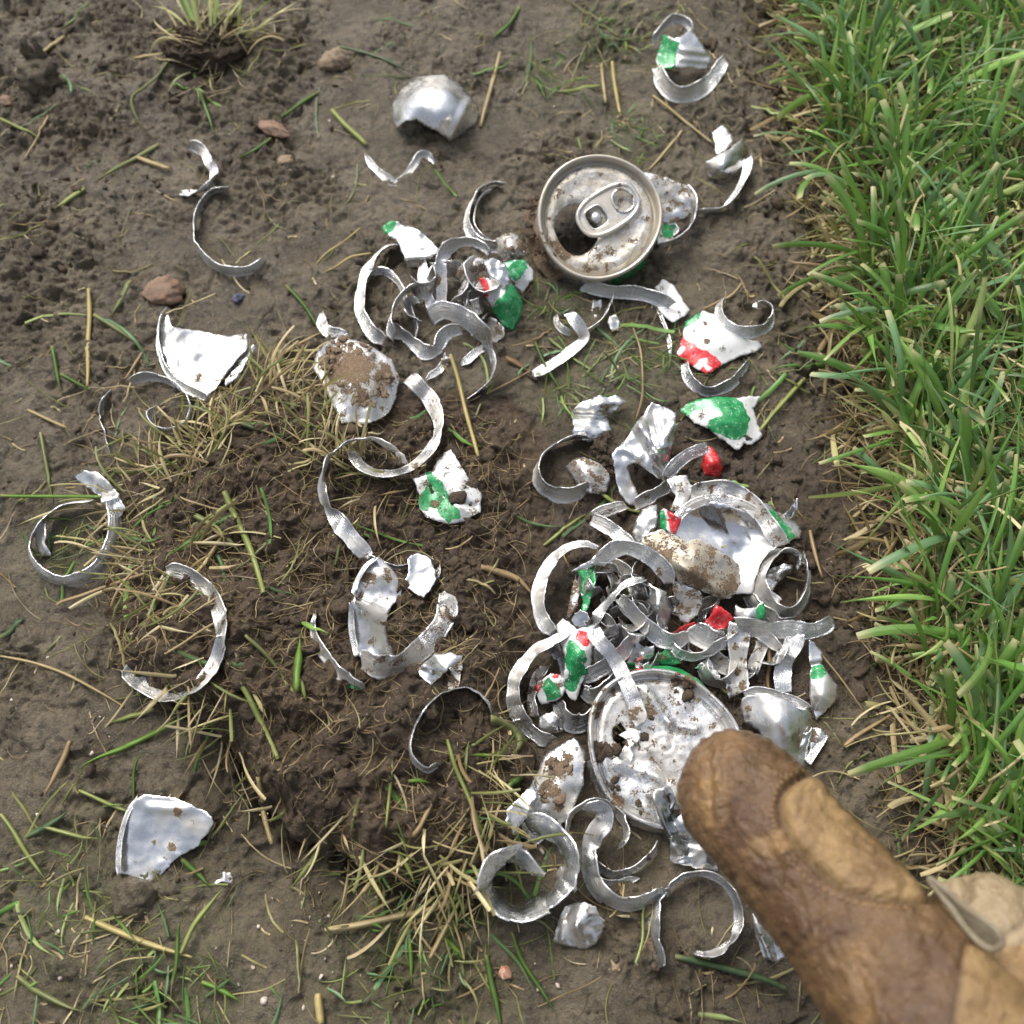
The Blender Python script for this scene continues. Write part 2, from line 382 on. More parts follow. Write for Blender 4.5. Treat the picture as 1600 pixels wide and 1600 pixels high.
# small clod under the tuft at the top left
nr, nphi = 60, 160
ph = np.linspace(-np.pi, np.pi, nphi, endpoint=False); u = np.linspace(0.02, 1, nr)
U, PH = np.meshgrid(u, ph, indexing='ij'); el = (1 - U) * np.pi / 2 + (U > 0.75) * -(U - 0.75) * 2.2
rr = np.cos(el); hh = np.sin(el); hh = np.where(hh < 0, hh * 0.8, hh)
x = TC[0] + 0.0195 * rr * np.cos(PH); y = TC[1] + 0.006 + 0.0135 * rr * np.sin(PH)
nz = 1 + 0.18 * perlin(x * 120 + hh * 2, y * 120 + hh * 3, 301) + 0.10 * perlin(x * 400 + hh * 5, y * 400 + hh * 5, 302)
x = TC[0] + (x - TC[0]) * nz; y = TC[1] + 0.006 + (y - TC[1] - 0.006) * nz
z = ground0(x, y) + 0.004 + hh * 0.0095 * nz + 0.7 * crumb_fine(x, y)
idx = np.arange(nr * nphi).reshape(nr, nphi)
F = np.stack([idx[:-1], idx[1:], np.roll(idx[1:], -1, 1), np.roll(idx[:-1], -1, 1)], -1).reshape(-1, 4)
sc = mesh_obj('soil_clod', np.stack([x.ravel(), y.ravel(), z.ravel()], 1), F, M_CLOD)
recenter(sc, (TC[0], TC[1], 0.0)); tag(sc, 'small root-bound soil clod under the pale grass tuft at the top left', 'soil clod')

# ------------------------------------------------------------------ lumps and crumbs
def ico(sub):
    import bmesh
    bm = bmesh.new(); bmesh.ops.create_icosphere(bm, subdivisions=sub, radius=1)
    V = np.array([v.co[:] for v in bm.verts]); F = np.array([[v.index for v in f.verts] for f in bm.faces]); bm.free(); return V, F
ICO1, ICO2, ICO4 = ico(1), ico(2), ico(4)
rng = np.random.default_rng(7)
def lumps(centers, radii, ICO, rg, flat=0.7, jag=0.28):
    V0, F0 = ICO; n = len(centers); nv = len(V0)
    j = 1 + jag * rg.standard_normal((n, nv, 1)) * (1.0 if nv < 20 else 0.6)
    s = radii[:, None, None] * np.stack([1 + 0.3 * rg.standard_normal(n), 1 + 0.3 * rg.standard_normal(n), np.full(n, flat)], 1)[:, None, :]
    a = rg.uniform(0, 6.28, n); ca, sa = np.cos(a)[:, None], np.sin(a)[:, None]
    v = V0[None] * j * s; vx = v[..., 0] * ca - v[..., 1] * sa; vy = v[..., 0] * sa + v[..., 1] * ca
    v = np.stack([vx, vy, v[..., 2]], -1) + centers[:, None, :]
    F = F0[None] + (np.arange(n) * nv)[:, None, None]
    return v.reshape(-1, 3), F.reshape(-1, 3)
def scatter(n, rg, dens):
    out = []
    while len(out) < n:
        x = rg.uniform(-0.30, 0.30, 4000); y = rg.uniform(-0.22, 0.31, 4000)
        keep = rg.uniform(0, 1, 4000) < dens(x, y)
        out += list(zip(x[keep], y[keep]))
    return np.array(out[:n])
def dens_crumb(x, y):
    ld = lawn_d(x, y); c = clod_h(x, y) > 0.002
    px, py = to_px(np.stack([x, y, x * 0], 1))
    d = 0.03 + 0.9 * np.exp(-((ld + 0.012) / 0.018) ** 2) + 0.75 * c + 0.25 * (np.hypot(px - 80, py - 190) < 230) + 0.5 * (np.hypot((px - 1080) / 200, (py - 950) / 330) < 1)
    return np.where(ld > 0.02, 0.1, np.clip(d * (0.5 + 0.9 * np.clip(perlin(x * 60, y * 60, 401) + .4, 0, 1)), 0, 1))
xy = scatter(7500, rng, dens_crumb); r = 0.00035 + 0.0007 * rng.random(len(xy)) ** 2.5
V, F = lumps(np.column_stack([xy, surf(xy[:, 0], xy[:, 1]) + r * 0.3]), r, ICO1, rng)
xy = scatter(1000, rng, dens_crumb); r = 0.0009 + 0.0021 * rng.random(len(xy)) ** 2.5
V2, F2 = lumps(np.column_stack([xy, surf(xy[:, 0], xy[:, 1]) + r * 0.2]), r, ICO2, rng)
o = mesh_obj('soil_crumbs', np.vstack([V, V2]), np.vstack([F, F2 + len(V)]), M_CLOD)
tag(o, 'loose crumbs of dark soil scattered over the mud and the clod', kind='stuff')
def dens_grit(x, y):
    px, py = to_px(np.stack([x, y, x * 0], 1)); return 0.03 + 1.0 * (np.hypot((px - 420) / 130, (py - 1480) / 110) < 1) + 0.25 * (np.hypot(px - 80, py - 1150) < 130) + 0.15 * (py > 1350)
xy = scatter(190, rng, dens_grit); r = 0.0003 + 0.0007 * rng.random(len(xy)) ** 3
V, F = lumps(np.column_stack([xy, surf(xy[:, 0], xy[:, 1]) + r * 0.4]), r, ICO1, rng)
tag(mesh_obj('pale_grit', V, F, M_GRIT), 'tiny pale grit specks in the mud, thickest at the bottom left', kind='stuff')

def stone(name, px, py, wpx, hpx, ang, mat, label, cat, hmm=3.0, seed=1, rough=0.16):
    c = P(px, py, 0); s = FPX / np.dot(c - CP, FW); V0, F0 = ICO4; rg = np.random.default_rng(seed)
    o3 = rg.uniform(0, 50, 3)
    n = perlin(V0[:, 0] * 1.6 + o3[0] + V0[:, 2], V0[:, 1] * 1.6 + o3[1] - V0[:, 2], seed) * rough * 2 + perlin(V0[:, 0] * 5 + o3[1] + V0[:, 2] * 3, V0[:, 1] * 5 + V0[:, 2] * 3, seed + 3) * rough * 0.7 + perlin(V0[:, 0] * 14 + V0[:, 2] * 9, V0[:, 1] * 14 + V0[:, 2] * 7, seed + 5) * rough * 0.25
    for _ in range(9):     # broken facets
        d = rg.standard_normal(3); d /= np.linalg.norm(d); k = rg.uniform(0.72, 0.9); q = V0 @ d
        n = np.minimum(n, np.where(q > k, k / np.maximum(q, .01) - 1, n))
    v = V0 * (1 + n[:, None]); v = v * np.array([wpx / 2 / s, hpx / 2 / s, hmm / 1000])
    a = R_(ang); x = v[:, 0] * math.cos(a) - v[:, 1] * math.sin(a); y = v[:, 0] * math.sin(a) + v[:, 1] * math.cos(a)
    z0 = c[2] + hmm / 1000 * 0.35
    o = mesh_obj(name, np.stack([x + c[0], y + c[1], v[:, 2] + z0], 1), F0, mat); recenter(o, (c[0], c[1], c[2]))
    return tag(o, label, cat, {'pebble': 'small stones in the mud', 'lump of soil': 'lumps of soil on the mud'}.get(cat))
stone('pebble', 256, 462, 58, 46, 10, M_BROWNSTONE, 'smooth reddish brown pebble above the left white can shard', 'pebble', 5, 3)
stone('soil_lump', 524, 100, 44, 42, 0, M_TANSTONE, 'round tan lump of soil near the top, left of the domed white shard', 'lump of soil', 5, 5, 0.2)
stone('bark_chip', 426, 205, 66, 26, -28, M_BROWNSTONE, 'elongated reddish brown chip in the mud below the top tuft', 'chip', 3, 7, 0.2)
stone('pebble', 790, 1520, 20, 22, 20, M_ORANGE, 'tiny orange and white pebble at the bottom edge', 'pebble', 2.4, 9)
stone('pebble', 960, 1512, 22, 20, 0, M_TANSTONE, 'small flat tan pebble below the crumpled silver square', 'pebble', 1.6, 11)
stone('dark_chip', 373, 467, 20, 16, 30, M_BLUE, 'tiny dark blue chip right of the reddish pebble', 'chip', 1.8, 13)
stone('soil_lump', 62, 128, 72, 60, 20, M_MUD, 'largest rough mud lump at the top left edge', 'lump of soil', 9, 15, 0.3)
stone('soil_lump', 68, 112, 34, 30, -10, M_MUD, 'knobbly mud lump just above the largest one at the top left', 'lump of soil', 11, 17, 0.3)
stone('pebble', 10, 162, 28, 20, 0, M_BROWNSTONE, 'reddish flat stone at the left edge near the top', 'pebble', 2.5, 19)
stone('soil_lump', 214, 1400, 76, 60, 15, M_MUD, 'smooth mud lump just below the silver bowl-shaped shard', 'lump of soil', 6, 21, 0.15)
stone('pebble', 448, 252, 26, 20, 25, M_TANSTONE, 'small tan stone in the mud right of the thin white curl', 'pebble', 2, 23)
stone('pebble', 672, 1112, 26, 22, 0, M_TANSTONE, 'dusty pale stone on the clod beside the C-shaped strip', 'pebble', 3, 25, 0.25)
# ------------------------------------------------------------------ torn can metal: builders
def catmull(A, step=None, closed=False, n=8):
    A = np.asarray(A, float); m = len(A); out = []
    ext = np.vstack([A[-1:], A, A[:2]]) if closed else np.vstack([2 * A[0] - A[1], A, 2 * A[-1] - A[-2]])
    for i in range(m if closed else m - 1):
        p0, p1, p2, p3 = ext[i:i + 4]
        k = n if step is None else max(2, int(np.hypot(*(p2 - p1)[:2]) / step))
        for j in range(k):
            t = j / k
            out.append(0.5 * (2 * p1 + (p2 - p0) * t + (2 * p0 - 5 * p1 + 4 * p2 - p3) * t * t + (3 * p1 - p0 - 3 * p2 + p3) * t ** 3))
    if not closed: out.append(A[-1])
    return np.array(out)
def sd_poly(px, py, poly):
    """signed distance, positive inside"""
    poly = np.asarray(poly, float); d = np.full(px.shape, 1e9); ins = np.zeros(px.shape, bool); n = len(poly)
    for i in range(n):
        a, b = poly[i], poly[(i + 1) % n]; e = b - a; L = max(e @ e, 1e-9)
        t = np.clip(((px - a[0]) * e[0] + (py - a[1]) * e[1]) / L, 0, 1)
        d = np.minimum(d, np.hypot(px - a[0] - t * e[0], py - a[1] - t * e[1]))
        c = ((a[1] > py) != (b[1] > py)) & (px < (b[0] - a[0]) * (py - a[1]) / (b[1] - a[1] + 1e-12) + a[0]); ins ^= c
    return np.where(ins, d, -d)
def enc(sd): return np.clip(0.5 + sd / 16.0, 0, 1)
def masks(px, py, green, red, white, dirt, dark, dirt_spots):
    n = len(px); A = {}; wv = 3.0 * fbm(px / 11, py / 11, 345, 3)
    for k, L in (('paint_green', green), ('paint_red', red), ('paint_white', white)):
        v = np.zeros(n)
        for poly in L or []: v = np.maximum(v, enc(sd_poly(px, py, poly) + wv + 0.8))
        A[k] = v
    for poly in (white or []):      # white print sits over red and green
        v = enc(sd_poly(px, py, poly)); A['paint_red'] = np.minimum(A['paint_red'], 1 - v) if len(white) and red else A['paint_red']
    dd = np.full(n, float(dirt))
    for (cx, cy, r, s) in dirt_spots or []: dd = np.maximum(dd, s * np.exp(-((px - cx) ** 2 + (py - cy) ** 2) / r ** 2))
    dd = dd + np.where(dd > 0.33, 0.16, 0.05) * fbm(px / 16, py / 16, 333, 3)
    dd = dd - 0.05 * (dd < 0.42)
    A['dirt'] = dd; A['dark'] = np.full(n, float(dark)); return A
THK = 0.00026
def pile_k(x, y): return 1 + 0.55 * np.exp(-(((x - 1010) / 150) ** 2 + ((y - 925) / 120) ** 2)) + 0.35 * np.exp(-(((x - 700) / 110) ** 2 + ((y - 450) / 80) ** 2))
def solid(o, t=THK):
    m = o.modifiers.new('thickness', 'SOLIDIFY'); m.thickness = t; m.offset = 0; return o
SEED = [100]
def ribbon(label, pts, W=6.0, roll=60, h=1.0, dirt=0.24, dark=0.0, green=None, red=None, white=None, spots=None, kink=1.0, cup=0.12, film=None,
           parent=None, name='can_strip', bead=0.38, cat='metal strip', taper=(0.8, 0.72), group=None, jag=1.0, full=False):
    SEED[0] += 1; sd = SEED[0]; rg = np.random.default_rng(sd)
    A = [(p[0], p[1], p[2] if len(p) > 2 and p[2] is not None else h, p[3] if len(p) > 3 and p[3] is not None else roll,
          p[4] if len(p) > 4 else W) for p in pts]
    A = np.array(A, float); kink = kink * 0.62; A[:, 4] *= 0.86
    if parent is None: A[:, 2] = np.where(A[:, 2] <= 3, A[:, 2] - 1.0, A[:, 2])      # settled into the mud
    if W > 4.5:      # lean the strip up a little more on its edge
        m = (A[:, 3] >= 18) & (A[:, 3] < 62); r2 = A[:, 3] + 13; A[:, 4] = np.where(m, A[:, 4] * np.cos(np.radians(A[:, 3])) / np.cos(np.radians(np.minimum(r2, 76))), A[:, 4]); A[:, 3] = np.where(m, r2, A[:, 3])
    if parent is None: A[:, 2] *= pile_k(A[:, 0], A[:, 1])
    C = catmull(A, step=3.5); n = len(C); cup = cup * (1 if rg.random() < 0.45 else -0.8); slant = rg.uniform(-0.6, 0.6, 2)
    s = np.concatenate([[0], np.cumsum(np.hypot(*np.diff(C[:, :2], axis=0).T))])
    L_ = s[-1]
    roll_ = C[:, 3] + kink * 13 * perlin(s / 38, s * 0 + sd * 1.7, sd) + kink * 7 * np.abs(perlin(s / 15, s * 0 + sd * 2.3, sd))
    if L_ > 60:
        for _ in range(int(rg.integers(1, 4))):      # sharp kinks
            s0 = rg.uniform(0.12, 0.88) * s[-1]; roll_ = roll_ + kink * rg.uniform(-30, 26) * np.exp(-np.abs(s - s0) / 7.0)
    hh = C[:, 2] + kink * 1.1 * (perlin(s / 30, s * 0 + sd * 3.1, sd) + 0.3)
    w = C[:, 4] * (1 + 0.22 * perlin(s / 38, s * 0 + 4.1, sd) + 0.05 * kink * perlin(s / 13, s * 0 + 6.1, sd))
    L = s[-1]; w = w * (taper[0] + (1 - taper[0]) * sstep(0, min(14, L / 4), s)) * (taper[1] + (1 - taper[1]) * sstep(0, min(14, L / 4), L - s))
    nx = kink * (1.1 * perlin(s / 21, s * 0 + sd, sd + 7) + 0.9 * (0.25 - np.abs(perlin(s / 17, s * 0 + sd * 1.1, sd + 8))))
    T2 = np.gradient(C[:, :2], axis=0); T2 /= np.linalg.norm(T2, axis=1)[:, None] + 1e-9
    px = C[:, 0] - T2[:, 1] * nx; py = C[:, 1] + T2[:, 0] * nx
    M = P(px, py, np.maximum(-0.7, hh) + w / 2 * np.abs(np.sin(np.radians(roll_))))
    T = np.gradient(M, axis=0); T /= np.linalg.norm(T, axis=1)[:, None]
    Zv = np.array([0, 0, 1.0]); N = np.cross(Zv, T); N /= np.linalg.norm(N, axis=1)[:, None]; B = np.cross(T, N)
    r = np.radians(roll_)[:, None]; X_ = np.cos(r) * N + np.sin(r) * B; Y_ = -np.sin(r) * N + np.cos(r) * B
    K = 12; V = []; U = np.array([-1, -.94, -.86, -.72, -.5, -.25, 0, .25, .5, .72, .86, .94, 1])
    e0 = 1 + jag * (0.02 * perlin(s / 5, s * 0, sd + 1) + 0.04 * rg.standard_normal(n) * (rg.random(n) < 0.18)); e1 = 1 + jag * (0.02 * perlin(s / 5, s * 0, sd + 2) + 0.04 * rg.standard_normal(n) * (rg.random(n) < 0.18))
    crs = perlin(s / 14, s * 0 + 0.7, sd + 3)
    for u in U:
        ee = np.where(u > 0, e1, e0) if abs(u) > 0.9 else 1
        off = cup * (1 - u * u) * w / 2 + bead * 0.8 * np.exp(-((abs(u) - 0.93) / 0.07) ** 2) - 0.3 * bead * np.exp(-((u + 0.35) / 0.12) ** 2) + 0.12 * kink * np.maximum(0, np.abs(crs) - .15) * np.sign(crs) * np.sin(u * 2.2 + s / 17)
        sl = u * (slant[0] * np.exp(-s / 9) + slant[1] * np.exp(-(L - s) / 9)) * w / 2000 + (0.25 * perlin(s * 0 + u * 4, s * 0 + sd, sd)) * w / 1000 * (np.exp(-s / 5) + np.exp(-(L - s) / 5))
        V.append(M + X_ * (u * ee * w / 2000)[:, None] + Y_ * (off / 1000)[:, None] + T * sl[:, None])
    V = np.stack(V, 1); idx = np.arange(n * (K + 1)).reshape(n, K + 1)
    F = np.stack([idx[:-1, :-1], idx[1:, :-1], idx[1:, 1:], idx[:-1, 1:]], -1).reshape(-1, 4)
    V = V.reshape(-1, 3); qx, qy = to_px(V)
    at = masks(qx, qy, green, red, white, dirt, dark, spots)
    if full: at['paint_' + full] = np.ones(len(qx))
    at['edge'] = np.tile(sstep(0.80, 0.93, np.abs(U)), n); at['film'] = np.full(len(qx), film if film is not None else rg.uniform(0, .2)); at['lane'] = np.tile(U + 3 + sd % 50, n); at['along'] = np.repeat(s / 45.0 + sd, K + 1)
    o = solid(mesh_obj(name, V, F, M_METAL, attrs=at))
    i = np.argmin(V[:, 2]); recenter(o, V[i]) if parent is None else None
    if parent is not None: o.parent = parent; o.location = -Vector(parent.location); return o
    return tag(o, label, cat, group or 'curled strips torn from the can')

def tps(P2, z, lam=0.5):
    n = len(P2); d = np.hypot(P2[:, None, 0] - P2[None, :, 0], P2[:, None, 1] - P2[None, :, 1])
    K = np.where(d > 0, d * d * np.log(d + 1e-9), 0) + lam * 40 * np.eye(n); Q = np.column_stack([np.ones(n), P2])
    A = np.block([[K, Q], [Q.T, np.zeros((3, 3))]]); c = np.linalg.solve(A, np.concatenate([z, np.zeros(3)]))
    def f(x, y):
        r = np.hypot(x[:, None] - P2[None, :, 0], y[:, None] - P2[None, :, 1])
        return np.where(r > 0, r * r * np.log(r + 1e-9), 0) @ c[:n] + c[n] + x * c[n + 1] + y * c[n + 2]
    return f
def cdt(outline, inner, holes=()):
    pts = [Vector((float(a), float(b))) for a, b in outline]; edges = [(i, (i + 1) % len(pts)) for i in range(len(pts))]
    faces = [list(range(len(pts)))]
    for hl in holes:
        k = len(pts); pts += [Vector((float(a), float(b))) for a, b in hl]; edges += [(k + i, k + (i + 1) % len(hl)) for i in range(len(hl))]
    pts += [Vector((float(a), float(b))) for a, b in inner]
    r = delaunay_2d_cdt(pts, edges, [], 0, 1e-5)
    V = np.array([v[:] for v in r[0]]); F = np.array([f for f in r[2] if len(f) == 3])
    c = V[F].mean(1); keep = sd_poly(c[:, 0], c[:, 1], outline) > 0
    for hl in holes: keep &= sd_poly(c[:, 0], c[:, 1], hl) < 0
    F = F[keep]; a = V[F]; ar = (a[:, 1, 0] - a[:, 0, 0]) * (a[:, 2, 1] - a[:, 0, 1]) - (a[:, 1, 1] - a[:, 0, 1]) * (a[:, 2, 0] - a[:, 0, 0])
    F = F[np.abs(ar) > 1e-6]; ar = ar[np.abs(ar) > 1e-6]; F[ar > 0] = F[ar > 0][:, ::-1]
    used = np.unique(F); mp = -np.ones(len(V), int); mp[used] = np.arange(len(used)); return V[used], mp[F]
def resample(poly, step, closed=True):
    poly = np.asarray(poly, float); out = []; m = len(poly)
    for i in range(m if closed else m - 1):
        a, b = poly[i], poly[(i + 1) % m]; k = max(1, int(np.hypot(*(b - a)) / step))
        for j in range(k): out.append(a + (b - a) * j / k)
    return np.array(out)
def shard(label, outline, h=3.0, ctrl=(), crumple=0.6, creases=(), dirt=0.24, dark=0.0, green=None, red=None, white=None, spots=None,
          jag=0.9, step=3.2, parent=None, name='can_shard', cat='metal shard', group=None, ncr=4, folds=None, full=False, rnd=0.3, thk=THK, film=0.08):
    """outline: (x, y[, h]) in photo pixels, ctrl: inner (x, y, h); heights in mm above the ground"""
    SEED[0] += 1; sd = SEED[0]; rg = np.random.default_rng(sd)
    O = np.array([(p[0], p[1], p[2] if len(p) > 2 else h) for p in outline], float)
    size = max(np.ptp(O[:, 0]), np.ptp(O[:, 1])); st = step if size > 45 else 2.2
    Q = O[:, :2]
    if rnd > 0:       # soften the corners a little
        Q2 = []
        for i in range(len(Q)):
            a, b, c = Q[i - 1], Q[i], Q[(i + 1) % len(Q)]
            f = rnd * 0.5
            Q2 += [b + (a - b) * f * 0.5, b + ((a + c) / 2 - b) * f * 0.25, b + (c - b) * f * 0.5]
        Q = np.array(Q2)
    out = resample(Q, st * 0.8); k = len(out)
    tn = np.roll(out, -1, 0) - np.roll(out, 1, 0); tn /= np.linalg.norm(tn, axis=1)[:, None] + 1e-9; nn = np.stack([-tn[:, 1], tn[:, 0]], 1)
    q = np.arange(k) * st * 0.8
    out = out + nn * (jag * (1.6 * perlin(q / 9, q * 0 + sd * .37, sd) + 0.9 * perlin(q / 3.1, q * 0 + sd * .77, sd + 1)))[:, None]
    x0, y0 = out.min(0); x1, y1 = out.max(0)
    gx_, gy_ = np.meshgrid(np.arange(x0, x1, st), np.arange(y0, y1, st)); gx_[::2] += st / 2
    gx_ = gx_.ravel(); gy_ = gy_.ravel(); ok = sd_poly(gx_, gy_, out) > st * 0.55
    V2, F = cdt(out, np.stack([gx_[ok], gy_[ok]], 1))
    Pn = np.vstack([O, np.array([c for c in ctrl], float).reshape(-1, 3)])
    if parent is None: Pn[:, 2] *= pile_k(Pn[:, 0], Pn[:, 1])
    f = tps(Pn[:, :2], Pn[:, 2]); H = f(V2[:, 0], V2[:, 1])
    x, y = V2[:, 0], V2[:, 1]
    sc_ = size / 70.0
    for i in range(ncr):      # sharp random creases
        a = rg.uniform(0, np.pi); c = O[:, :2].mean(0) + rg.uniform(-0.3, 0.3, 2) * size
        d = (x - c[0]) * np.cos(a) + (y - c[1]) * np.sin(a); wd = rg.uniform(7, 18) * max(0.6, sc_)
        along = -(x - c[0]) * np.sin(a) + (y - c[1]) * np.cos(a)
        H += crumple * rg.uniform(-1.5, 1.5) * np.maximum(0, 1 - np.abs(d + 2.5 * np.sin(along / 14)) / wd) * sstep(size * 0.6, 0, np.abs(along - rg.uniform(-.2, .2) * size))
    H += crumple * 0.7 * fbm(x / 32, y / 32, sd, 2) + crumple * 0.9 * (0.3 - np.abs(fbm(x / 34 + 7, y / 34, sd + 5, 2)))
    for (ax, ay, bx, by, amp, wd) in creases:
        e = np.array([bx - ax, by - ay], float); L = np.hypot(*e); e /= L
        tt_ = (x - ax) * e[0] + (y - ay) * e[1]; d = np.abs(-(x - ax) * e[1] + (y - ay) * e[0])
        H += amp * np.maximum(0, 1 - d / wd) * sstep(-wd, wd * .3, tt_) * sstep(L + wd, L - wd * .3, tt_)
    H = np.maximum(H, 0.15)
    V = P(x, y, H)
    at = masks(x, y, green, red, white, dirt, dark, spots)
    if full: at['paint_' + full] = np.ones(len(x))
    at['film'] = np.full(len(x), film); at['edge'] = 0.8 * sstep(2.4, 0.3, np.abs(sd_poly(x, y, out)))
    o = solid(mesh_obj(name, V, F, M_METAL, attrs=at), thk)
    if parent is not None: o.parent = parent; o.location = -Vector(parent.location); return o
    i = np.argmin(V[:, 2]); recenter(o, V[i]); return tag(o, label, cat, group or 'torn shards of the can')

# ------------------------------------------------------------------ can lids
def frame(c, nrm, spin):
    n = Vector(nrm).normalized(); x = Vector((math.cos(spin), math.sin(spin), 0)); x = (x - n * x.dot(n)).normalized(); y = n.cross(x)
    M = np.array([x[:], y[:], n[:]]).T; c = np.asarray(c)
    return lambda v: np.asarray(v) @ M.T / 1000.0 + c
def lathe_pts(prof, nphi, fn=None):
    ph = np.linspace(0, 2 * np.pi, nphi, endpoint=False); prof = np.asarray(prof, float); k = len(prof)
    r = prof[:, 0][None, :].repeat(nphi, 0); z = prof[:, 1][None, :].repeat(nphi, 0); PHI = ph[:, None].repeat(k, 1)
    v = np.stack([r * np.cos(PHI), r * np.sin(PHI), z], -1).reshape(-1, 3)
    idx = np.arange(nphi * k).reshape(nphi, k); F = np.stack([idx[:, :-1], np.roll(idx, -1, 0)[:, :-1], np.roll(idx, -1, 0)[:, 1:], idx[:, 1:]], -1).reshape(-1, 4)
    return v, F
def child(name, v, F, fr, root, wl_=0.0, film=0.3, dirt=0.3, dark=0., spots=None, warp=None, solidify=True, green=None, red=None, white=None, mat=None, thk=THK, full=False):
    if warp: v = warp(np.asarray(v, float))
    V = fr(v); qx, qy = to_px(V); at = masks(qx, qy, green, red, white, dirt, dark, spots)
    at['film'] = np.full(len(qx), film)
    if wl_: at['paint_white'] = np.full(len(qx), wl_)
    if full: at['paint_' + full] = np.ones(len(qx))
    o = mesh_obj(name, V, F, mat or M_METAL, parent=root, attrs=at)
    return solid(o, thk) if solidify else o
def rim_profile(R):
    return [(R * 0.865, -3.2), (R * 0.88, -4.3), (R * 0.905, -4.6), (R * 0.925, -4.0), (R * 0.935, -2.0), (R * 0.945, -0.3), (R * 0.955, 0.35), (R * 0.972, 0.6), (R * 0.99, 0.35),
            (R * 1.0, -0.4), (R * 1.0, -1.6), (R * 0.99, -2.2)]
def panel(R, fr, root, hole, hfun, step=0.75, name='panel', **kw):
    a = np.linspace(0, 2 * np.pi, 120, endpoint=False); out = np.stack([R * 0.865 * np.cos(a), R * 0.865 * np.sin(a)], 1)
    g = np.arange(-R, R, step); gx_, gy_ = np.meshgrid(g, g); gx_[::2] += step / 2; gx_ = gx_.ravel(); gy_ = gy_.ravel()
    ok = (np.hypot(gx_, gy_) < R * 0.865 - step * 0.5)
    for hl in hole: ok &= sd_poly(gx_, gy_, hl) < -step * 0.4
    V2, F = cdt(out, np.stack([gx_[ok], gy_[ok]], 1), hole)
    z = hfun(V2[:, 0], V2[:, 1]); r = np.hypot(V2[:, 0], V2[:, 1]); z = z * sstep(R * 0.865, R * 0.80, r) + -3.2 * (1 - sstep(R * 0.865, R * 0.80, r))
    return child(name, np.column_stack([V2, z]), F[:, ::-1], fr, root, **kw)
def tube_loop(path, r, closed=True, k=8, flat=0.7):
    path = np.asarray(path, float); n = len(path)
    T = (np.roll(path, -1, 0) - np.roll(path, 1, 0)) if closed else np.gradient(path, axis=0); T /= np.linalg.norm(T, axis=1)[:, None]
    N = np.cross([0, 0, 1.], T); N /= np.linalg.norm(N, axis=1)[:, None] + 1e-9; B = np.cross(T, N); a = np.linspace(0, 2 * np.pi, k, endpoint=False)
    r = np.broadcast_to(np.asarray(r, float), (n,))
    v = path[:, None] + r[:, None, None] * (np.cos(a)[None, :, None] * N[:, None] + flat * np.sin(a)[None, :, None] * B[:, None])
    idx = np.arange(n * k).reshape(n, k); nxt = np.roll(idx, -1, 0)
    if not closed: idx_, nxt = idx[:-1], idx[1:]
    else: idx_ = idx
    F = np.stack([idx_, nxt, np.roll(nxt, -1, 1), np.roll(idx_, -1, 1)], -1).reshape(-1, 4); return v.reshape(-1, 3), F
# ================================================================== upper can top with its pull tab
c = P(937, 338, 21); dep = (c - CP) @ FW; Rm = 98.5 * dep / FPX * 1000
root = empty('torn_can', tuple(P(937, 338, 0)), 'round silver can top with pull tab and dark open mouth, dusted with dry mud', 'can top')
fr = frame(c, (0.05, -0.34, 0.93), R_(34))
def warp1(v):
    a = np.arctan2(v[:, 1], v[:, 0]); r = np.hypot(v[:, 0], v[:, 1]) / Rm
    s = 1 + 0.02 * np.cos(2 * (a - 0.4)) + 0.012 * np.cos(3 * a + 1)
    v = v.copy(); v[:, 0] *= s; v[:, 1] *= s; v[:, 2] += 0.7 * r * r * np.cos(2 * a + 2.2); return v
v, F = lathe_pts(rim_profile(Rm), 200); child('rim', v, F, fr, root, film=0.8, dirt=0.33, warp=warp1, spots=[(848, 385, 50, 0.5)])
aa = np.linspace(0, 2 * np.pi, 60, endpoint=False)
# spin frame: +x points up-right towards the ring end of the tab
hole = np.stack([-10.4 + 8.8 * np.cos(aa), 1.2 + (11.2 + 1.2 * np.sin(aa * 2 + 1)) * np.sin(aa)], 1)
def hf1(x, y):
    r = np.hypot(x, y); z = -2.4 + 0.35 * np.exp(-((r - 19.5) / 0.9) ** 2) - 0.3 * sstep(17.5, 16.5, r) + 0.25 * fbm(x / 5, y / 5, 77, 3)
    dh = -sd_poly(x, y, hole); return z - 0.9 * np.exp(-(dh / 1.3) ** 2) + 0.6 * np.exp(-(x * x + y * y) / 6)
panel(Rm, fr, root, [hole], hf1, warp=warp1, dirt=0.36, wl_=0.485, film=0.9, spots=[(880, 300, 60, 0.46), (930, 410, 55, 0.52), (880, 390, 40, 0.62), (985, 385, 25, 0.5)], white=None)
# pull tab: outer bead, web plate with finger opening, rivet
def oval(cx, cy, L, W, n=70, p=2.6):
    a = np.linspace(0, 2 * np.pi, n, endpoint=False); c_, s_ = np.cos(a), np.sin(a)
    return np.stack([cx + L / 2 * np.sign(c_) * np.abs(c_) ** (2 / p), cy + W / 2 * np.sign(s_) * np.abs(s_) ** (2 / p)], 1)
tabroot = None
o_out = oval(4.6, 0.5, 26.5, 16.2); finger = oval(11.8, 0.5, 8.4, 9.8, 40, 2.2); slot = oval(-1.2, 0.5, 8.8, 9.2, 40, 3.2)
g = np.arange(-18, 19, 0.7); gx_, gy_ = np.meshgrid(g, g); gx_ = gx_.ravel(); gy_ = gy_.ravel()
ok = (sd_poly(gx_, gy_, o_out) > 0.4) & (sd_poly(gx_, gy_, finger) < -.3) & (sd_poly(gx_, gy_, slot) < -.3)
V2, F = cdt(o_out, np.stack([gx_[ok], gy_[ok]], 1), [finger, slot])
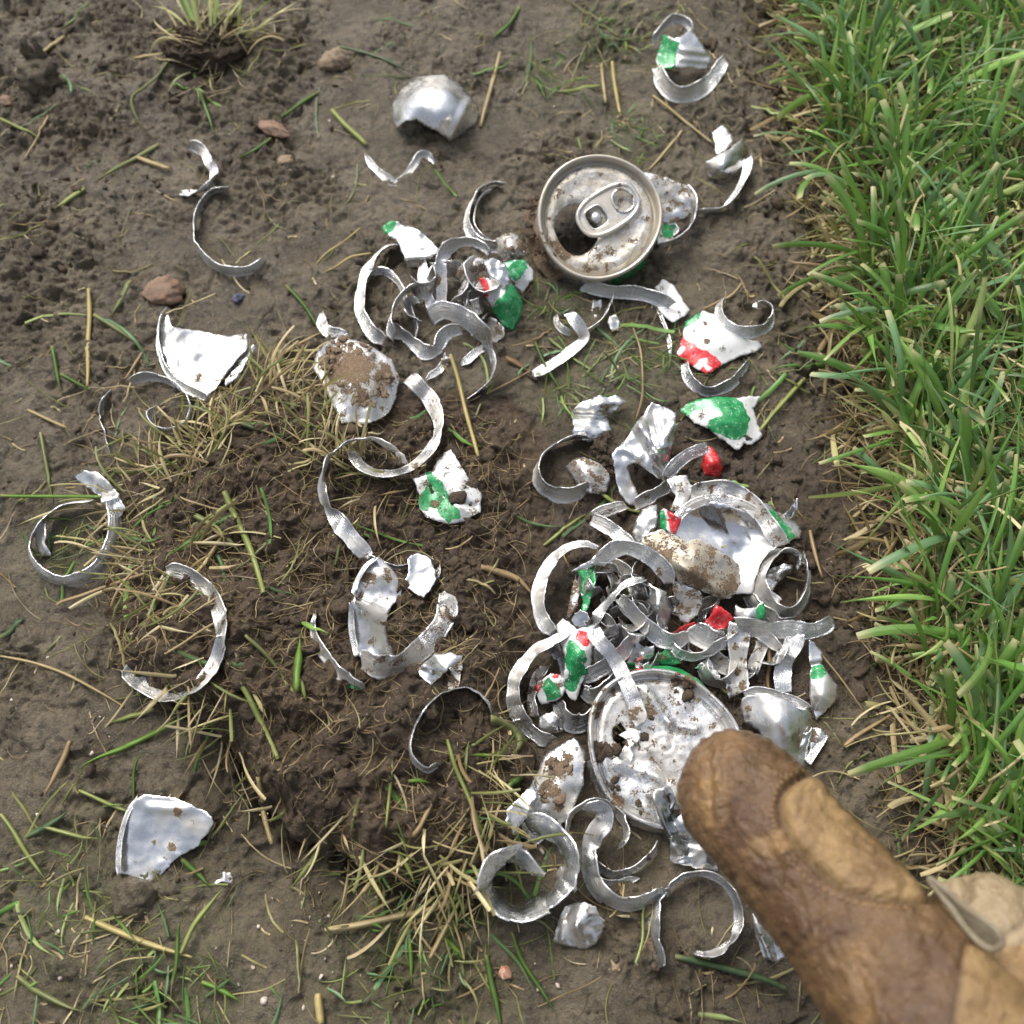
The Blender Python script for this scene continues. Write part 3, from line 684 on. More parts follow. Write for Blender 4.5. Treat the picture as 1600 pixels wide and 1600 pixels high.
tab = child('pull_tab', wl_=0.47, film=0.75, v=np.column_stack([V2, -0.6 + 0.12 * np.cos(V2[:, 0] / 3) + 0.05 * V2[:, 0]]), F=F, fr=fr, root=root, dirt=0.33, thk=0.0005)
def sub(name, v, F, **k):
    o = child(name, v, F, fr, root, solidify=False, **k); o.parent = tab; o.location = (0, 0, 0); return o
v, F = tube_loop(np.column_stack([o_out, -0.45 + 0.05 * o_out[:, 0]]), 1.05); sub('tab_bead', v, F, dirt=0.36, film=.7)
v, F = tube_loop(np.column_stack([finger, -0.3 + 0.05 * finger[:, 0]]), 0.6); sub('ring_bead', v, F, dirt=0.4)
v, F = tube_loop(np.column_stack([slot, -0.45 + 0.05 * slot[:, 0]]), 0.45); sub('slot_bead', v, F, dirt=0.36)
v, F = lathe_pts([(0.02, 0.1), (1.3, 0.0), (2.0, -0.4), (2.3, -1.1), (2.35, -2.6)], 30); v[:, 0] += -1.2; v[:, 1] += 0.5
child('rivet', v, F, fr, root, dirt=0.3, solidify=False)
# torn can wall left hanging under the rim
def skirt(name, a0, a1, len_f, flare_f, **kw):
    n = int((a1 - a0) * 70); a = np.linspace(a0, a1, n); K = 12; V = []
    for k in range(K + 1):
        u = k / K; L = len_f(a) * u; r = Rm * 0.985 + flare_f(a) * u ** 1.5 + 0.5 * perlin(a * 6, a * 0 + u * 3, 411) * u * 2
        V.append(np.stack([r * np.cos(a), r * np.sin(a), -1.8 - L + 0 * a], 1))
    V = np.stack(V, 1); idx = np.arange(n * (K + 1)).reshape(n, K + 1); F = np.stack([idx[:-1, :-1], idx[1:, :-1], idx[1:, 1:], idx[:-1, 1:]], -1).reshape(-1, 4)
    return child(name, V.reshape(-1, 3), F, fr, root, warp=warp1, **kw)
SP = R_(34)
def la(deg): return R_(deg) - SP       # angle in the plane seen from above, 0 = right, 90 = away
skirt('can_wall', la(-200), la(160), lambda a: 15.5 + 2.5 * perlin(a * 3, a * 0, 421) + 1.5 * perlin(a * 11, a * 0, 422), lambda a: 1.2 + 1.6 * perlin(a * 2.2, a * 0 + 5, 423),
      dirt=0.42, spots=[(845, 400, 55, 0.7)], green=[[(950, 425), (1010, 405), (1000, 445), (955, 452)]])
shard('', [(1000, 268, 17), (1040, 277, 16), (1075, 290, 14), (1080, 310, 12), (1078, 335, 9), (1060, 345, 7), (1038, 350, 6), (1025, 330, 9), (1015, 300, 14)], crumple=0.5, dirt=0.46, parent=root, name='torn_flap')
ribbon('', [(1072, 292, 5), (1083, 312, 4), (1085, 335, 3), (1075, 360, 3), (1055, 376, 4), (1030, 385, 5)], W=7, roll=75, parent=root, name='torn_strip')
shard('', [(1030, 335, 6), (1055, 345, 6), (1062, 360, 4), (1045, 378, 3), (1028, 382, 3), (1024, 355, 5)], parent=root, name='torn_flap', green=[[(1035, 352), (1056, 352), (1050, 370), (1032, 372)]], crumple=0.3, dirt=0.42)
# dry dirty flap at the left of the can top
shard('', [(832, 305, 12), (848, 320, 14), (850, 350, 14), (868, 385, 12), (895, 408, 9), (905, 428, 3), (893, 424, 4), (880, 432, 3), (862, 443, 1), (848, 428, 3), (835, 412, 4), (822, 378, 6), (820, 340, 8)],
      crumple=0.9, dirt=0.78, parent=root, name='torn_flap')
rg = np.random.default_rng(55)
def mudlumps(root, spots, name='mud_lump', label=None, mat=None, flat=0.6):
    """lumps of soil stuck on a piece: (x, y, h, radius px, count)"""
    C = []; Rr = []
    for (x, y, h_, r, n) in spots:
        for _ in range(n):
            a = rg.uniform(0, 6.28); q = r * math.sqrt(rg.random()); C.append(P(x + q * math.cos(a), y + q * math.sin(a), h_ + rg.uniform(-.3, .5))); Rr.append((0.35 + 1.5 * rg.random() ** 2.2) / 1000 * min(1, r / 9))
    V, F = lumps(np.array(C), np.array(Rr), ICO2, rg, flat, 0.22)
    o = mesh_obj(name, V, F, mat or M_CLOD, parent=root)
    if label: tag(o, label, 'soil')
    o['kind'] = 'stuff'; return o
mudlumps(root, [(838, 322, 13, 15, 26), (834, 360, 10, 15, 26), (852, 395, 10, 16, 26), (872, 420, 6, 14, 18), (858, 345, 14, 8, 8)])
# a floor of mud seen through the open mouth is simply the ground below

# ================================================================== lower dented can top
Rn = 0; c = P(1038, 1166, 13); dep = (c - CP) @ FW; Rn = 122 * dep / FPX * 1000
root2 = empty('torn_can', tuple(P(1038, 1166, 0)), 'dented can top without a pull tab, speckled with mud, under the gloved fingertip', 'can top')
fr2 = frame(c, (0.02, -0.06, 1.0), 0.0)
def warp2(v):
    a = np.arctan2(v[:, 1], v[:, 0]); r = np.hypot(v[:, 0], v[:, 1]) / Rn
    s = 1 + 0.035 * np.cos(2 * (a + 0.9)) + 0.02 * np.cos(3 * a - 0.6) + 0.012 * np.cos(5 * a)
    v = v.copy(); v[:, 0] *= s; v[:, 1] *= s; v[:, 2] += 1.1 * r * r * np.cos(2 * a + 1.0) + 0.5 * r * perlin(a * 3, a * 0, 511); return v
v, F = lathe_pts(rim_profile(Rn), 240); child('rim', v, F, fr2, root2, dirt=0.34, warp=warp2, spots=[(1070, 1060, 40, .6), (940, 1110, 30, .6), (960, 1250, 30, .6)])
def q2(px, py):     # photo pixel -> local mm of the second top
    w = P(px, py, 11) - c; return w[0] * 1000, w[1] * 1000
tear = np.array([q2(*p) for p in [(958, 1140), (972, 1132), (982, 1145), (975, 1160), (985, 1178), (972, 1190), (960, 1180), (963, 1165), (955, 1155)]])
tear = resample(tear, 0.8) + np.random.default_rng(5).standard_normal((len(resample(tear, 0.8)), 2)) * 0.18
def seg(x, y, a, b, amp, wd):
    a = np.array(q2(*a)); b = np.array(q2(*b)); e = b - a; L = np.hypot(*e); e /= L
    t = np.clip((x - a[0]) * e[0] + (y - a[1]) * e[1], 0, L); d = np.hypot(x - a[0] - t * e[0], y - a[1] - t * e[1]); return amp * np.maximum(0, 1 - d / wd)
def hf2(x, y):
    z = -2.8 + 0.35 * fbm(x / 11, y / 11, 521, 2); r = np.hypot(x, y)
    rx, ry = q2(1040, 1163); rr = np.hypot(x - rx, y - ry)
    z = z + 0.8 * sstep(2.0, 1.0, rr) + 0.3 * np.exp(-((rr - 3.4) / 0.45) ** 2)
    z = z + seg(x, y, (1010, 1085), (1045, 1130), 1.6, 2.6) + seg(x, y, (1045, 1130), (1090, 1138), 1.2, 2.2) + seg(x, y, (968, 1195), (1030, 1215), 1.8, 3.0) + seg(x, y, (1018, 1182), (1045, 1215), -1.6, 1.6)
    z = z + 0.35 * np.exp(-((r - Rn * .80) / 0.6) ** 2) - 1.5 * np.exp(-(((x - q2(985, 1200)[0]) ** 2 + (y - q2(985, 1200)[1]) ** 2) / 40))
    return z
panel(Rn, fr2, root2, [tear], hf2, warp=warp2, dirt=0.40, wl_=0.485, spots=[(1012, 1110, 26, .62), (985, 1160, 26, .55), (972, 1170, 22, .8), (1020, 1058, 30, .5), (1050, 1075, 8, .6), (1060, 1100, 9, .65), (1075, 1085, 8, .62), (1035, 1098, 8, .6), (1042, 1105, 8, .6), (995, 1120, 20, .6), (1085, 1125, 8, .5), (1110, 1100, 10, .5), (945, 1170, 25, .55), (1062, 1140, 6, .7), (1018, 1185, 8, .6)])
Rm = Rn; fr_b = fr; fr = fr2
def skirt2(name, a0, a1, len_f, flare_f, **kw):
    n = int((a1 - a0) * 70); a = np.linspace(a0, a1, n); K = 10; V = []
    for k in range(K + 1):
        u = k / K; L = len_f(a) * u; r = Rn * 0.985 + flare_f(a) * u ** 1.3 + 0.6 * perlin(a * 5, a * 0 + u * 3, 611) * u
        V.append(np.stack([r * np.cos(a), r * np.sin(a), -1.8 - L + 0 * a], 1))
    V = np.stack(V, 1); idx = np.arange(n * (K + 1)).reshape(n, K + 1); F = np.stack([idx[:-1, :-1], idx[1:, :-1], idx[1:, 1:], idx[:-1, 1:]], -1).reshape(-1, 4)
    return child(name, V.reshape(-1, 3), F, fr2, root2, warp=warp2, **kw)
skirt2('can_wall', R_(25), R_(120), lambda a: 4 + 1.5 * perlin(a * 3, a * 0, 621), lambda a: 3.0 * np.sin((a - R_(25)) / R_(95) * np.pi) + 0 * a, dirt=0.36, green=[[(1000, 1030), (1120, 1030), (1100, 1080), (1010, 1055)]], red=[[(985, 1050), (1003, 1040), (1006, 1052), (990, 1062)]])
skirt2('can_wall', R_(190), R_(285), lambda a: 6 + 1.5 * perlin(a * 3, a * 0, 631), lambda a: 1.6 + 0 * a, dirt=0.36)
mudlumps(root2, [(938, 1170, 11, 13, 26), (965, 1158, 10, 14, 16), (1000, 1150, 11, 8, 8), (1010, 1115, 11, 12, 12), (958, 1225, 9, 12, 14), (1000, 1262, 9, 8, 8), (1070, 1085, 11, 22, 9)])
shard('', [(966, 1148, 11), (985, 1138, 12), (1003, 1142, 13), (1000, 1155, 12), (985, 1168, 13), (978, 1155, 12)], crumple=0.3, dirt=0.34, parent=root2, name='torn_flap')
shard('', [(965, 1178, 9), (975, 1165, 10), (985, 1160, 11), (990, 1180, 11), (985, 1196, 10), (972, 1192, 9)], crumple=0.3, dirt=0.36, dark=0.3, parent=root2, name='torn_flap')

# ================================================================== torn can bottom
root3 = empty('can_bottom', tuple(P(1130, 860, 0)), 'torn can bottom with bright domed dish and green scrap at its right edge', 'can bottom')
shard('', [(1058, 812, 9), (1070, 798, 11), (1085, 790, 12), (1116, 784, 13), (1144, 792, 13), (1182, 806, 12), (1206, 826, 11), (1222, 850, 10), (1203, 862, 9), (1188, 880, 9), (1180, 905, 8), (1176, 928, 7), (1150, 928, 8), (1120, 905, 9), (1080, 870, 9), (1052, 842, 8)],
      ctrl=[(1110, 835, 5.0), (1150, 840, 4.5), (1170, 870, 5), (1130, 870, 5), (1090, 815, 7), (1190, 838, 6)], creases=[(1118, 790, 1148, 845, 1.5, 26), (1148, 845, 1215, 852, 1.2, 22), (1148, 845, 1140, 900, -0.9, 20)], ncr=0,
      crumple=0.15, dirt=0.16, parent=root3, name='domed_base', jag=0.5, spots=[(1098, 815, 5, .5), (1130, 830, 4, .5)])
ribbon('', [(1050, 838, 8), (1056, 812, 9), (1072, 795, 10), (1092, 784, 12), (1118, 779, 13), (1146, 785, 13), (1176, 797, 13), (1200, 815, 12), (1220, 845, 11)], W=4.5, roll=35, cup=-0.3, dirt=0.34, parent=root3, name='base_ring', kink=0.4, jag=0.4)
ribbon('', [(1080, 772, 12), (1100, 766, 13), (1126, 764, 14), (1152, 771, 14), (1174, 787, 14), (1194, 810, 13), (1210, 834, 12), (1224, 852, 10)], W=7, roll=20, cup=0.3, dirt=0.40, parent=root3, name='can_wall', kink=0.5, jag=0.6)
shard('', [(1176, 782, 9), (1206, 789, 8), (1221, 804, 7), (1245, 816, 5), (1252, 829, 4), (1249, 840, 4), (1239, 842, 5), (1225, 852, 7), (1214, 832, 9), (1196, 806, 10)], crumple=0.5, dirt=0.38, parent=root3, name='torn_flap',
      green=[[(1184, 785), (1210, 800), (1228, 818), (1240, 836), (1222, 850), (1205, 815)]], spots=[(1225, 812, 8, .6)])
shard('', [(1222, 804, 6), (1232, 797, 8), (1245, 778, 12), (1247, 792, 11), (1238, 808, 8), (1230, 815, 6)], crumple=0.2, parent=root3, name='torn_flap')
shard('', [(1041, 749, 12), (1058, 744, 13), (1072, 742, 13), (1078, 756, 13), (1090, 766, 13), (1105, 771, 13), (1092, 782, 12), (1074, 790, 11), (1060, 800, 10), (1048, 798, 9), (1056, 775, 11), (1048, 762, 12)], crumple=0.7, dirt=0.37, parent=root3, name='torn_flap')
# ================================================================== loose torn pieces (x, y[, height mm[, roll]]) in photo pixels
GR = 'torn strips and shards of a shredded can'
# ---- top left
ribbon('thin silver C-shaped curl alone on the mud at the upper left', [(357, 297), (344, 298), (330, 303), (314, 322), (304, 352), (308, 382), (325, 406), (348, 420), (376, 424), (402, 416), (413, 405)], W=6.5, roll=80)
ribbon('short twisted white sliver just above the thin C-shaped curl', [(292, 231, 2, 80), (306, 230, 3, 60), (317, 236, 4, 30), (326, 252, 4, 15), (335, 270, 3, 10), (330, 287, 2, 60), (312, 299, 2, 40), (297, 302, 2, 10), (281, 302, 2, 10)], W=4.6, taper=(.3, .9))
ribbon('small wavy white sliver below the big domed white shard', [(570, 240), (580, 256), (592, 268), (606, 280, 1, 20), (618, 285, 1, 10), (634, 276, 1, 15), (646, 258, 1, 40), (655, 243), (668, 242), (680, 256)], W=4.0, roll=60, taper=(.2, .3))
shard('domed white shard with a folded right side, near the top centre', [(640, 127, 5), (655, 120, 5), (695, 117, 5), (714, 128, 6), (735, 150, 5), (748, 170, 2), (745, 192, 1), (725, 208, 1), (704, 221, 1), (688, 208, 7), (665, 196, 9), (650, 187, 10), (634, 189, 9), (621, 199, 5), (612, 189, 3), (611, 165, 4), (622, 146, 5)],
      ctrl=[(680, 160, 15), (660, 165, 14.5), (700, 180, 13), (724, 180, 9), (655, 140, 12), (700, 140, 13)], creases=[(704, 216, 738, 150, 2.0, 12)], crumple=0.3, dirt=0.12, ncr=2)
r_ = empty('can_piece', tuple(P(1070, 90, 0)), 'green and white torn piece with a curled strip at the top right', 'metal piece', 'torn shards of the can')
shard('', [(1034, 54, 8), (1055, 60, 12), (1081, 47, 11), (1092, 60, 10), (1101, 74, 8), (1112, 96, 5), (1104, 108, 4), (1080, 106, 6), (1056, 105, 8), (1028, 110, 6), (1025, 92, 5), (1032, 70, 6)], green=[[(1037, 55), (1061, 67), (1053, 109), (1026, 112), (1030, 85)]], white=[], crumple=0.4, dirt=0.1, parent=r_, name='printed_wall',
      creases=[(1065, 78, 1105, 82, 1.2, 7), (1062, 92, 1108, 96, 1.0, 6)])
ribbon('', [(1020, 62), (1030, 50), (1046, 32), (1062, 29), (1076, 38), (1082, 52)], W=6, roll=75, h=4, parent=r_, name='curled_edge')
ribbon('', [(1027, 105, 3, 50), (1033, 125), (1047, 142), (1064, 148), (1090, 142), (1110, 127, 2, 30), (1124, 108, 2, 20), (1134, 92, 3, 20)], W=6.5, roll=55, h=1.5, parent=r_, name='curled_strip')
r_ = empty('can_piece', tuple(P(1140, 250, 0)), 'grey folded piece with white flap and thin tail near the lawn', 'metal piece', 'torn shards of the can')
shard('', [(1112, 206, 6), (1131, 195, 7), (1147, 219, 6), (1135, 235, 6), (1119, 242, 5)], crumple=0.4, dirt=0.05, parent=r_, name='flap')
shard('', [(1101, 262, 2), (1104, 252, 5), (1118, 244, 7), (1142, 232, 8), (1159, 216, 6), (1171, 238, 2), (1162, 259, 2), (1148, 274, 1), (1131, 281, 1), (1106, 278, 1)], ctrl=[(1130, 260, 8)], crumple=0.4, dirt=0.2, dark=0.35, parent=r_, name='folded_wall')
ribbon('', [(1169, 245, 3, 30), (1167, 268), (1158, 288), (1144, 310), (1127, 326, 1, 70), (1105, 330, 1, 85), (1086, 330, 1, 85)], W=4.6, roll=35, h=2, parent=r_, name='tail', taper=(.8, .15))
ribbon('broad curl of strip standing left of the pull-tab top', [(787, 288), (768, 287), (748, 298), (736, 318), (729, 345), (736, 366), (752, 380), (772, 386), (790, 384)], W=6.5, roll=62, h=2)
ribbon('narrow inner strip nested in the broad curl left of the pull-tab top', [(770, 297), (755, 305), (744, 325), (742, 350), (752, 368), (768, 378)], W=3.5, roll=80, h=2)
# ---- tangle in the upper middle
ribbon('thick silver arc forming the left side of the upper tangle', [(628, 383), (612, 383), (598, 390), (584, 404), (572, 426), (564, 455), (563, 484), (571, 505), (584, 522), (601, 533)], W=6.2, roll=32, h=3)
ribbon('thin strand curving inside the thick left arc of the upper tangle', [(580, 424), (600, 423), (617, 434), (630, 454), (642, 480), (651, 508), (650, 528)], W=5, roll=72, h=2)
shard('grey sheet with a small green tip at the top of the upper tangle', [(596, 355, 9), (609, 346, 10), (620, 345, 10), (630, 353, 9), (647, 355, 9), (664, 367, 8), (686, 389, 7), (676, 403, 6), (658, 412, 4), (655, 417, 3), (636, 417, 3), (630, 398, 6), (619, 374, 8), (602, 366, 8)], green=[[(590, 350), (620, 338), (618, 352), (612, 364), (600, 370)]], creases=[(630, 405, 672, 400, 1.8, 8)], dirt=0.3, dark=0.15)
ribbon('looped strap rising from the middle of the upper tangle', [(688, 485, 4, 8), (690, 455, 6, 8), (689, 425, 8, 15), (690, 403, 9, 35), (700, 388, 9, 60), (716, 379), (735, 377), (755, 385), (765, 396)], W=5.5, roll=70, h=8, spots=[(680, 436, 18, 0.6)])
ribbon('short band bent under the looped strap of the upper tangle', [(660, 412), (662, 435), (668, 460), (676, 478), (690, 484)], W=5, roll=25, h=4)
ribbon('half ring with grooved face at the heart of the upper tangle', [(660, 451), (648, 449), (634, 456), (620, 472), (611, 492), (608, 510), (616, 524)], W=5.8, roll=60, h=4)
ribbon('wavy crumpled strip along the bottom of the upper tangle', [(604, 516), (622, 518), (637, 529), (652, 542), (664, 550), (680, 547), (690, 530), (702, 518), (722, 514)], W=6.2, roll=38, h=2, kink=1.8)
ribbon('wide grey arc bowing out at the lower right of the upper tangle', [(672, 497, 9, 25), (688, 485, 10, 30), (707, 487, 10, 38), (728, 497, 9, 48), (749, 516, 8, 60), (764, 540, 6), (772, 566, 5), (768, 590, 3), (752, 610, 2), (731, 625, 1)], W=7.2, roll=70, h=5, dark=0.12)
ribbon('thin straight sliver lying under the wide grey arc', [(720, 571), (733, 560), (746, 549), (760, 541)], W=3.6, roll=20, h=1, taper=(.3, .8))
ribbon('thin tail poking out below the wavy crumpled strip', [(664, 594), (676, 585), (688, 576), (697, 560), (700, 548)], W=3.4, roll=30, h=1, taper=(.2, .8))
shard('red and green printed shard at the right of the upper tangle', [(748, 434, 9), (759, 433, 9), (775, 438, 10), (793, 438, 10), (804, 448, 9), (817, 473, 6), (814, 493, 4), (801, 516, 2), (786, 510, 3), (773, 490, 5), (758, 465, 7)], ctrl=[(785, 470, 11)],
      red=[[(744, 430), (758, 434), (766, 444), (763, 462), (752, 463)]], green=[[(767, 484), (775, 470), (789, 462), (794, 443), (804, 444), (819, 473), (816, 493), (802, 520), (790, 512), (780, 498)]], white=[[(758, 430), (790, 432), (792, 455), (775, 465), (763, 475), (766, 450)]], dirt=0.14, crumple=0.4)
shard('small green and white scrap above the red and green printed shard', [(786, 411, 10), (805, 405, 11), (821, 407, 11), (834, 424, 9), (832, 436, 8), (816, 459, 5), (803, 448, 7), (797, 436, 9)], green=[[(783, 414), (820, 403), (824, 418), (816, 432), (806, 438), (795, 432)]], white=[[(822, 410), (838, 420), (830, 440), (819, 436)]], dirt=0.12, crumple=0.4)
shard('whitish curved bit of can wall between the tangle and the pull-tab top', [(776, 373, 10), (788, 366, 12), (801, 364, 12), (814, 374, 12), (822, 399, 9), (805, 406, 9), (787, 411, 8), (778, 396, 8)], ctrl=[(798, 388, 14)], dirt=0.45, crumple=0.3, spots=[(818, 380, 22, .75)])
shard('dirty brown curled scrap in the upper tangle', [(712, 432, 7), (716, 418, 9), (730, 408, 11), (748, 402, 12), (764, 408, 12), (770, 420, 10), (752, 424, 9), (735, 432, 8), (720, 440, 6)], dirt=0.52, crumple=0.6, ctrl=[(742, 415, 13)])
shard('crinkled white chunk in the middle of the upper tangle', [(757, 407, 12), (772, 402, 13), (786, 411, 13), (797, 428, 12), (794, 445, 11), (780, 455, 10), (768, 446, 11), (762, 428, 12)], dirt=0.14, crumple=1.3, ncr=7)
shard('leaf-shaped silver bit hanging in the upper tangle', [(714, 470, 3), (717, 452, 5), (728, 436, 7), (742, 436, 7), (744, 450, 6), (736, 464, 4), (722, 473, 2)], ctrl=[(730, 455, 7)], dirt=0.26)
shard('grey dull flap tucked under the red and green printed shard', [(764, 494, 3), (776, 500, 4), (788, 512, 4), (789, 524, 3), (776, 536, 1), (762, 530, 1), (762, 508, 2)], dirt=0.42, dark=0.2)
ribbon('short folded strip below the leaf-shaped bit', [(745, 480), (746, 460), (752, 445), (758, 440)], W=3.5, roll=20, h=3)
# ---- left
r_ = empty('can_piece', tuple(P(555, 600, 0)), 'shard with its upper face caked in brown mud, left of the wide grey arc', 'metal piece', 'torn shards of the can')
shard('', [(506, 538, 7), (517, 531, 9), (543, 528, 10), (568, 536, 10), (586, 545, 9), (612, 562, 8), (624, 591, 6), (619, 622, 4), (608, 645, 3), (591, 656, 3), (571, 663, 3), (552, 660, 3), (534, 662, 3), (520, 634, 4), (503, 598, 4), (489, 575, 4), (495, 552, 5)],
      ctrl=[(560, 590, 13), (530, 570, 10)], dirt=0.40, crumple=0.5, spots=[(548, 575, 52, .80), (600, 590, 30, .72), (565, 615, 32, .62), (520, 560, 30, .75)], white=None, parent=r_, name='wall')
mudlumps(r_, [(545, 565, 10.5, 40, 90), (575, 600, 9.5, 34, 70), (600, 585, 7.5, 16, 24), (515, 560, 8.5, 18, 30)], name='caked_mud', mat=M_CAKE, flat=0.32)
ribbon('small bent grey curl above the mud-caked shard', [(503, 488, 3, 20), (503, 505, 3, 20), (512, 518, 2, 30), (528, 522, 2, 20), (544, 525, 2, 20)], W=5, roll=30, taper=(.3, .8), dark=0.15)
r_ = empty('can_piece', tuple(P(315, 560, 0)), 'large white triangular shard with raised rim at the left, above the curled strip', 'metal piece', 'torn shards of the can')
shard('', [(262, 490, 7), (270, 511, 6), (298, 515, 4), (332, 522, 4), (360, 526, 4), (386, 521, 6), (386, 545, 5), (362, 572, 4), (338, 606, 3), (323, 621, 2), (301, 611, 3), (278, 598, 3), (262, 574, 4), (250, 540, 5), (250, 506, 6)],
      ctrl=[(300, 555, 3.4), (330, 560, 2.6), (310, 590, 2.6)], crumple=0.8, dirt=0.2, film=0.3, spots=[(290, 585, 16, .52), (310, 590, 14, .5), (380, 525, 14, .55)], parent=r_, name='wall')
ribbon('', [(260, 484), (250, 500), (247, 522), (249, 548), (258, 574), (274, 594), (298, 610), (322, 620)], W=5.5, roll=62, h=4, parent=r_, name='raised_rim', kink=0.4, bead=0.5)
shard('', [(384, 546, 3), (397, 538, 4), (398, 546, 3), (386, 568, 2), (372, 590, 1), (352, 604, 1), (350, 592, 2), (366, 570, 2)], parent=r_, name='folded_edge', dark=0.3, dirt=0.3, crumple=0.3)
ribbon('long thin curl with hooked end below the white triangular shard', [(203, 597, 2), (216, 591), (234, 588), (255, 592), (276, 602), (291, 617), (299, 641), (293, 660), (283, 668), (266, 673), (249, 670), (237, 660), (234, 648), (243, 640)], W=6, roll=80, h=2, dirt=0.34)
ribbon('narrow broken sliver with jagged end at the left of the thin curl', [(175, 612), (165, 624), (158, 642), (159, 660), (165, 678), (169, 697), (175, 712)], W=5, roll=72, h=1, kink=1.8, taper=(.6, .3), jag=2)
r_ = empty('can_piece', tuple(P(110, 850, 0)), 'wide silver ring with an inner flap at the left edge, below the little white scrap', 'metal piece', 'torn shards of the can')
ribbon('', [(150, 785), (130, 786), (105, 790), (82, 802), (62, 822), (50, 844), (49, 868), (62, 889), (84, 903), (110, 907), (136, 899), (152, 887), (168, 862), (178, 832), (178, 805), (170, 784)], W=7.5, roll=66, h=1.5, parent=r_, name='ring', taper=(.4, .25), cup=0.25)
shard('', [(60, 815, 4), (72, 818, 5), (72, 832, 5), (70, 850, 4), (80, 864, 3), (78, 870, 2), (64, 868, 2), (56, 850, 3), (54, 832, 3)], parent=r_, name='inner_flap', crumple=0.3, dirt=0.2)
shard('little twisted white scrap above the wide ring at the left edge', [(116, 745, 3), (130, 735, 5), (152, 737, 6), (163, 746, 6), (174, 759, 6), (186, 773, 5), (196, 795, 3), (190, 806, 2), (178, 810, 1), (166, 795, 3), (158, 787, 4), (157, 775, 4), (140, 764, 4), (124, 755, 3)], creases=[(155, 770, 180, 764, -2, 8), (158, 785, 182, 778, 2, 7)], dirt=0.22, crumple=0.8)
ribbon('big smooth C-shaped strip lying open to the left on the clod', [(259, 890), (284, 895), (306, 906, 2, 40), (326, 925), (340, 950), (346, 976), (345, 1004), (337, 1032), (322, 1057), (301, 1076), (276, 1085), (250, 1083), (224, 1069), (206, 1054), (198, 1040)], W=7.2, roll=24, h=2, kink=1.0, cup=0.2, dirt=0.26, spots=[(330, 1045, 10, .5), (238, 1075, 9, .45)], taper=(.35, .8))
r_ = empty('can_piece', tuple(P(258, 1315, 0)), 'bowl-shaped shiny shard lying alone at the bottom left', 'metal piece', 'torn shards of the can')
shard('', [(225, 1241, 7), (213, 1250, 7), (203, 1263, 6), (193, 1285, 5), (186, 1310, 4), (183, 1340, 3), (184, 1363, 2), (203, 1369, 2), (214, 1380, 1), (227, 1387, 1), (244, 1374, 1), (258, 1360, 2), (270, 1346, 2), (282, 1337, 3), (296, 1330, 3), (310, 1322, 4), (314, 1312, 5), (323, 1304, 6), (334, 1287, 7), (331, 1276, 8), (322, 1268, 8), (306, 1262, 8), (297, 1256, 8), (275, 1247, 8)],
      ctrl=[(245, 1300, 3.5), (270, 1290, 4.0), (230, 1330, 2.5), (215, 1300, 4.5), (290, 1290, 5.5)], creases=[(232, 1262, 292, 1265, 1.2, 12)], crumple=0.35, dirt=0.12, parent=r_, name='wall', spots=[(277, 1268, 10, .8), (268, 1325, 12, .62), (241, 1317, 7, .65), (262, 1340, 16, .5), (298, 1285, 16, .45), (240, 1352, 12, .42)])
ribbon('', [(216, 1248), (203, 1266), (194, 1290), (188, 1318), (186, 1345), (187, 1366)], W=3.4, roll=40, h=4, parent=r_, name='rolled_edge', kink=0.3)
shard('tiny dull silver chip right of the bowl-shaped shard', [(330, 1358, 1), (338, 1357, 2), (345, 1364, 1.5), (352, 1362, 2), (361, 1364, 1.5), (364, 1381, 1), (348, 1378, 1.5), (338, 1382, 1), (331, 1380, 1)], dirt=0.3, jag=1.2, crumple=0.6)
# ---- centre left: S curl
ribbon('curling strip whose tail runs up beside the mud-caked shard', [(638, 590, 6), (651, 600, 6), (667, 617), (679, 636), (686, 658), (682, 684), (668, 708), (648, 727), (624, 738), (600, 741), (576, 736), (558, 722), (549, 705)], W=6.6, roll=30, h=4, dirt=0.34, spots=[(684, 665, 26, .48), (650, 728, 24, .45)])
ribbon('long S-shaped strip looping left and down the middle of the clod', [(629, 722, 7, 60), (622, 708, 8, 55), (604, 696, 9, 60), (582, 687, 9, 65), (560, 686, 8, 65), (538, 694, 7, 65), (519, 710, 6, 65), (506, 734, 5, 60), (504, 762, 4, 55), (510, 788, 4, 45), (526, 812, 4, 25), (544, 834, 4, 10), (560, 854, 4, 5), (578, 872, 3, 10)], W=7.4, roll=48, dirt=0.26, kink=1.3, spots=[(622, 715, 14, .6)])
ribbon('fine strip joining the S-shaped strip to the small white square', [(576, 868), (596, 877), (616, 885), (634, 884), (642, 878)], W=3, roll=75, h=2)
shard('small clean white square near the bottom of the S-shaped strip', [(637, 871, 5), (642, 867, 5), (656, 864, 5), (665, 868, 5), (673, 873, 5), (678, 888, 4), (682, 905, 4), (674, 920, 3), (662, 935, 3), (645, 925, 3), (630, 912, 4), (634, 903, 4), (638, 895, 4)], dirt=0.14, crumple=0.35, spots=[(664, 893, 4, .7)])
ribbon('short grey tube-like bit beside the small white square', [(680, 867, 2), (682, 885), (683, 903)], W=3.4, roll=20, h=1.5, cup=0.5, dark=0.3, dirt=0.34)
r_ = empty('can_piece', tuple(P(630, 960, 0)), 'brown-stained crescent torn from a can end, in the middle of the clod', 'metal piece', 'torn shards of the can')
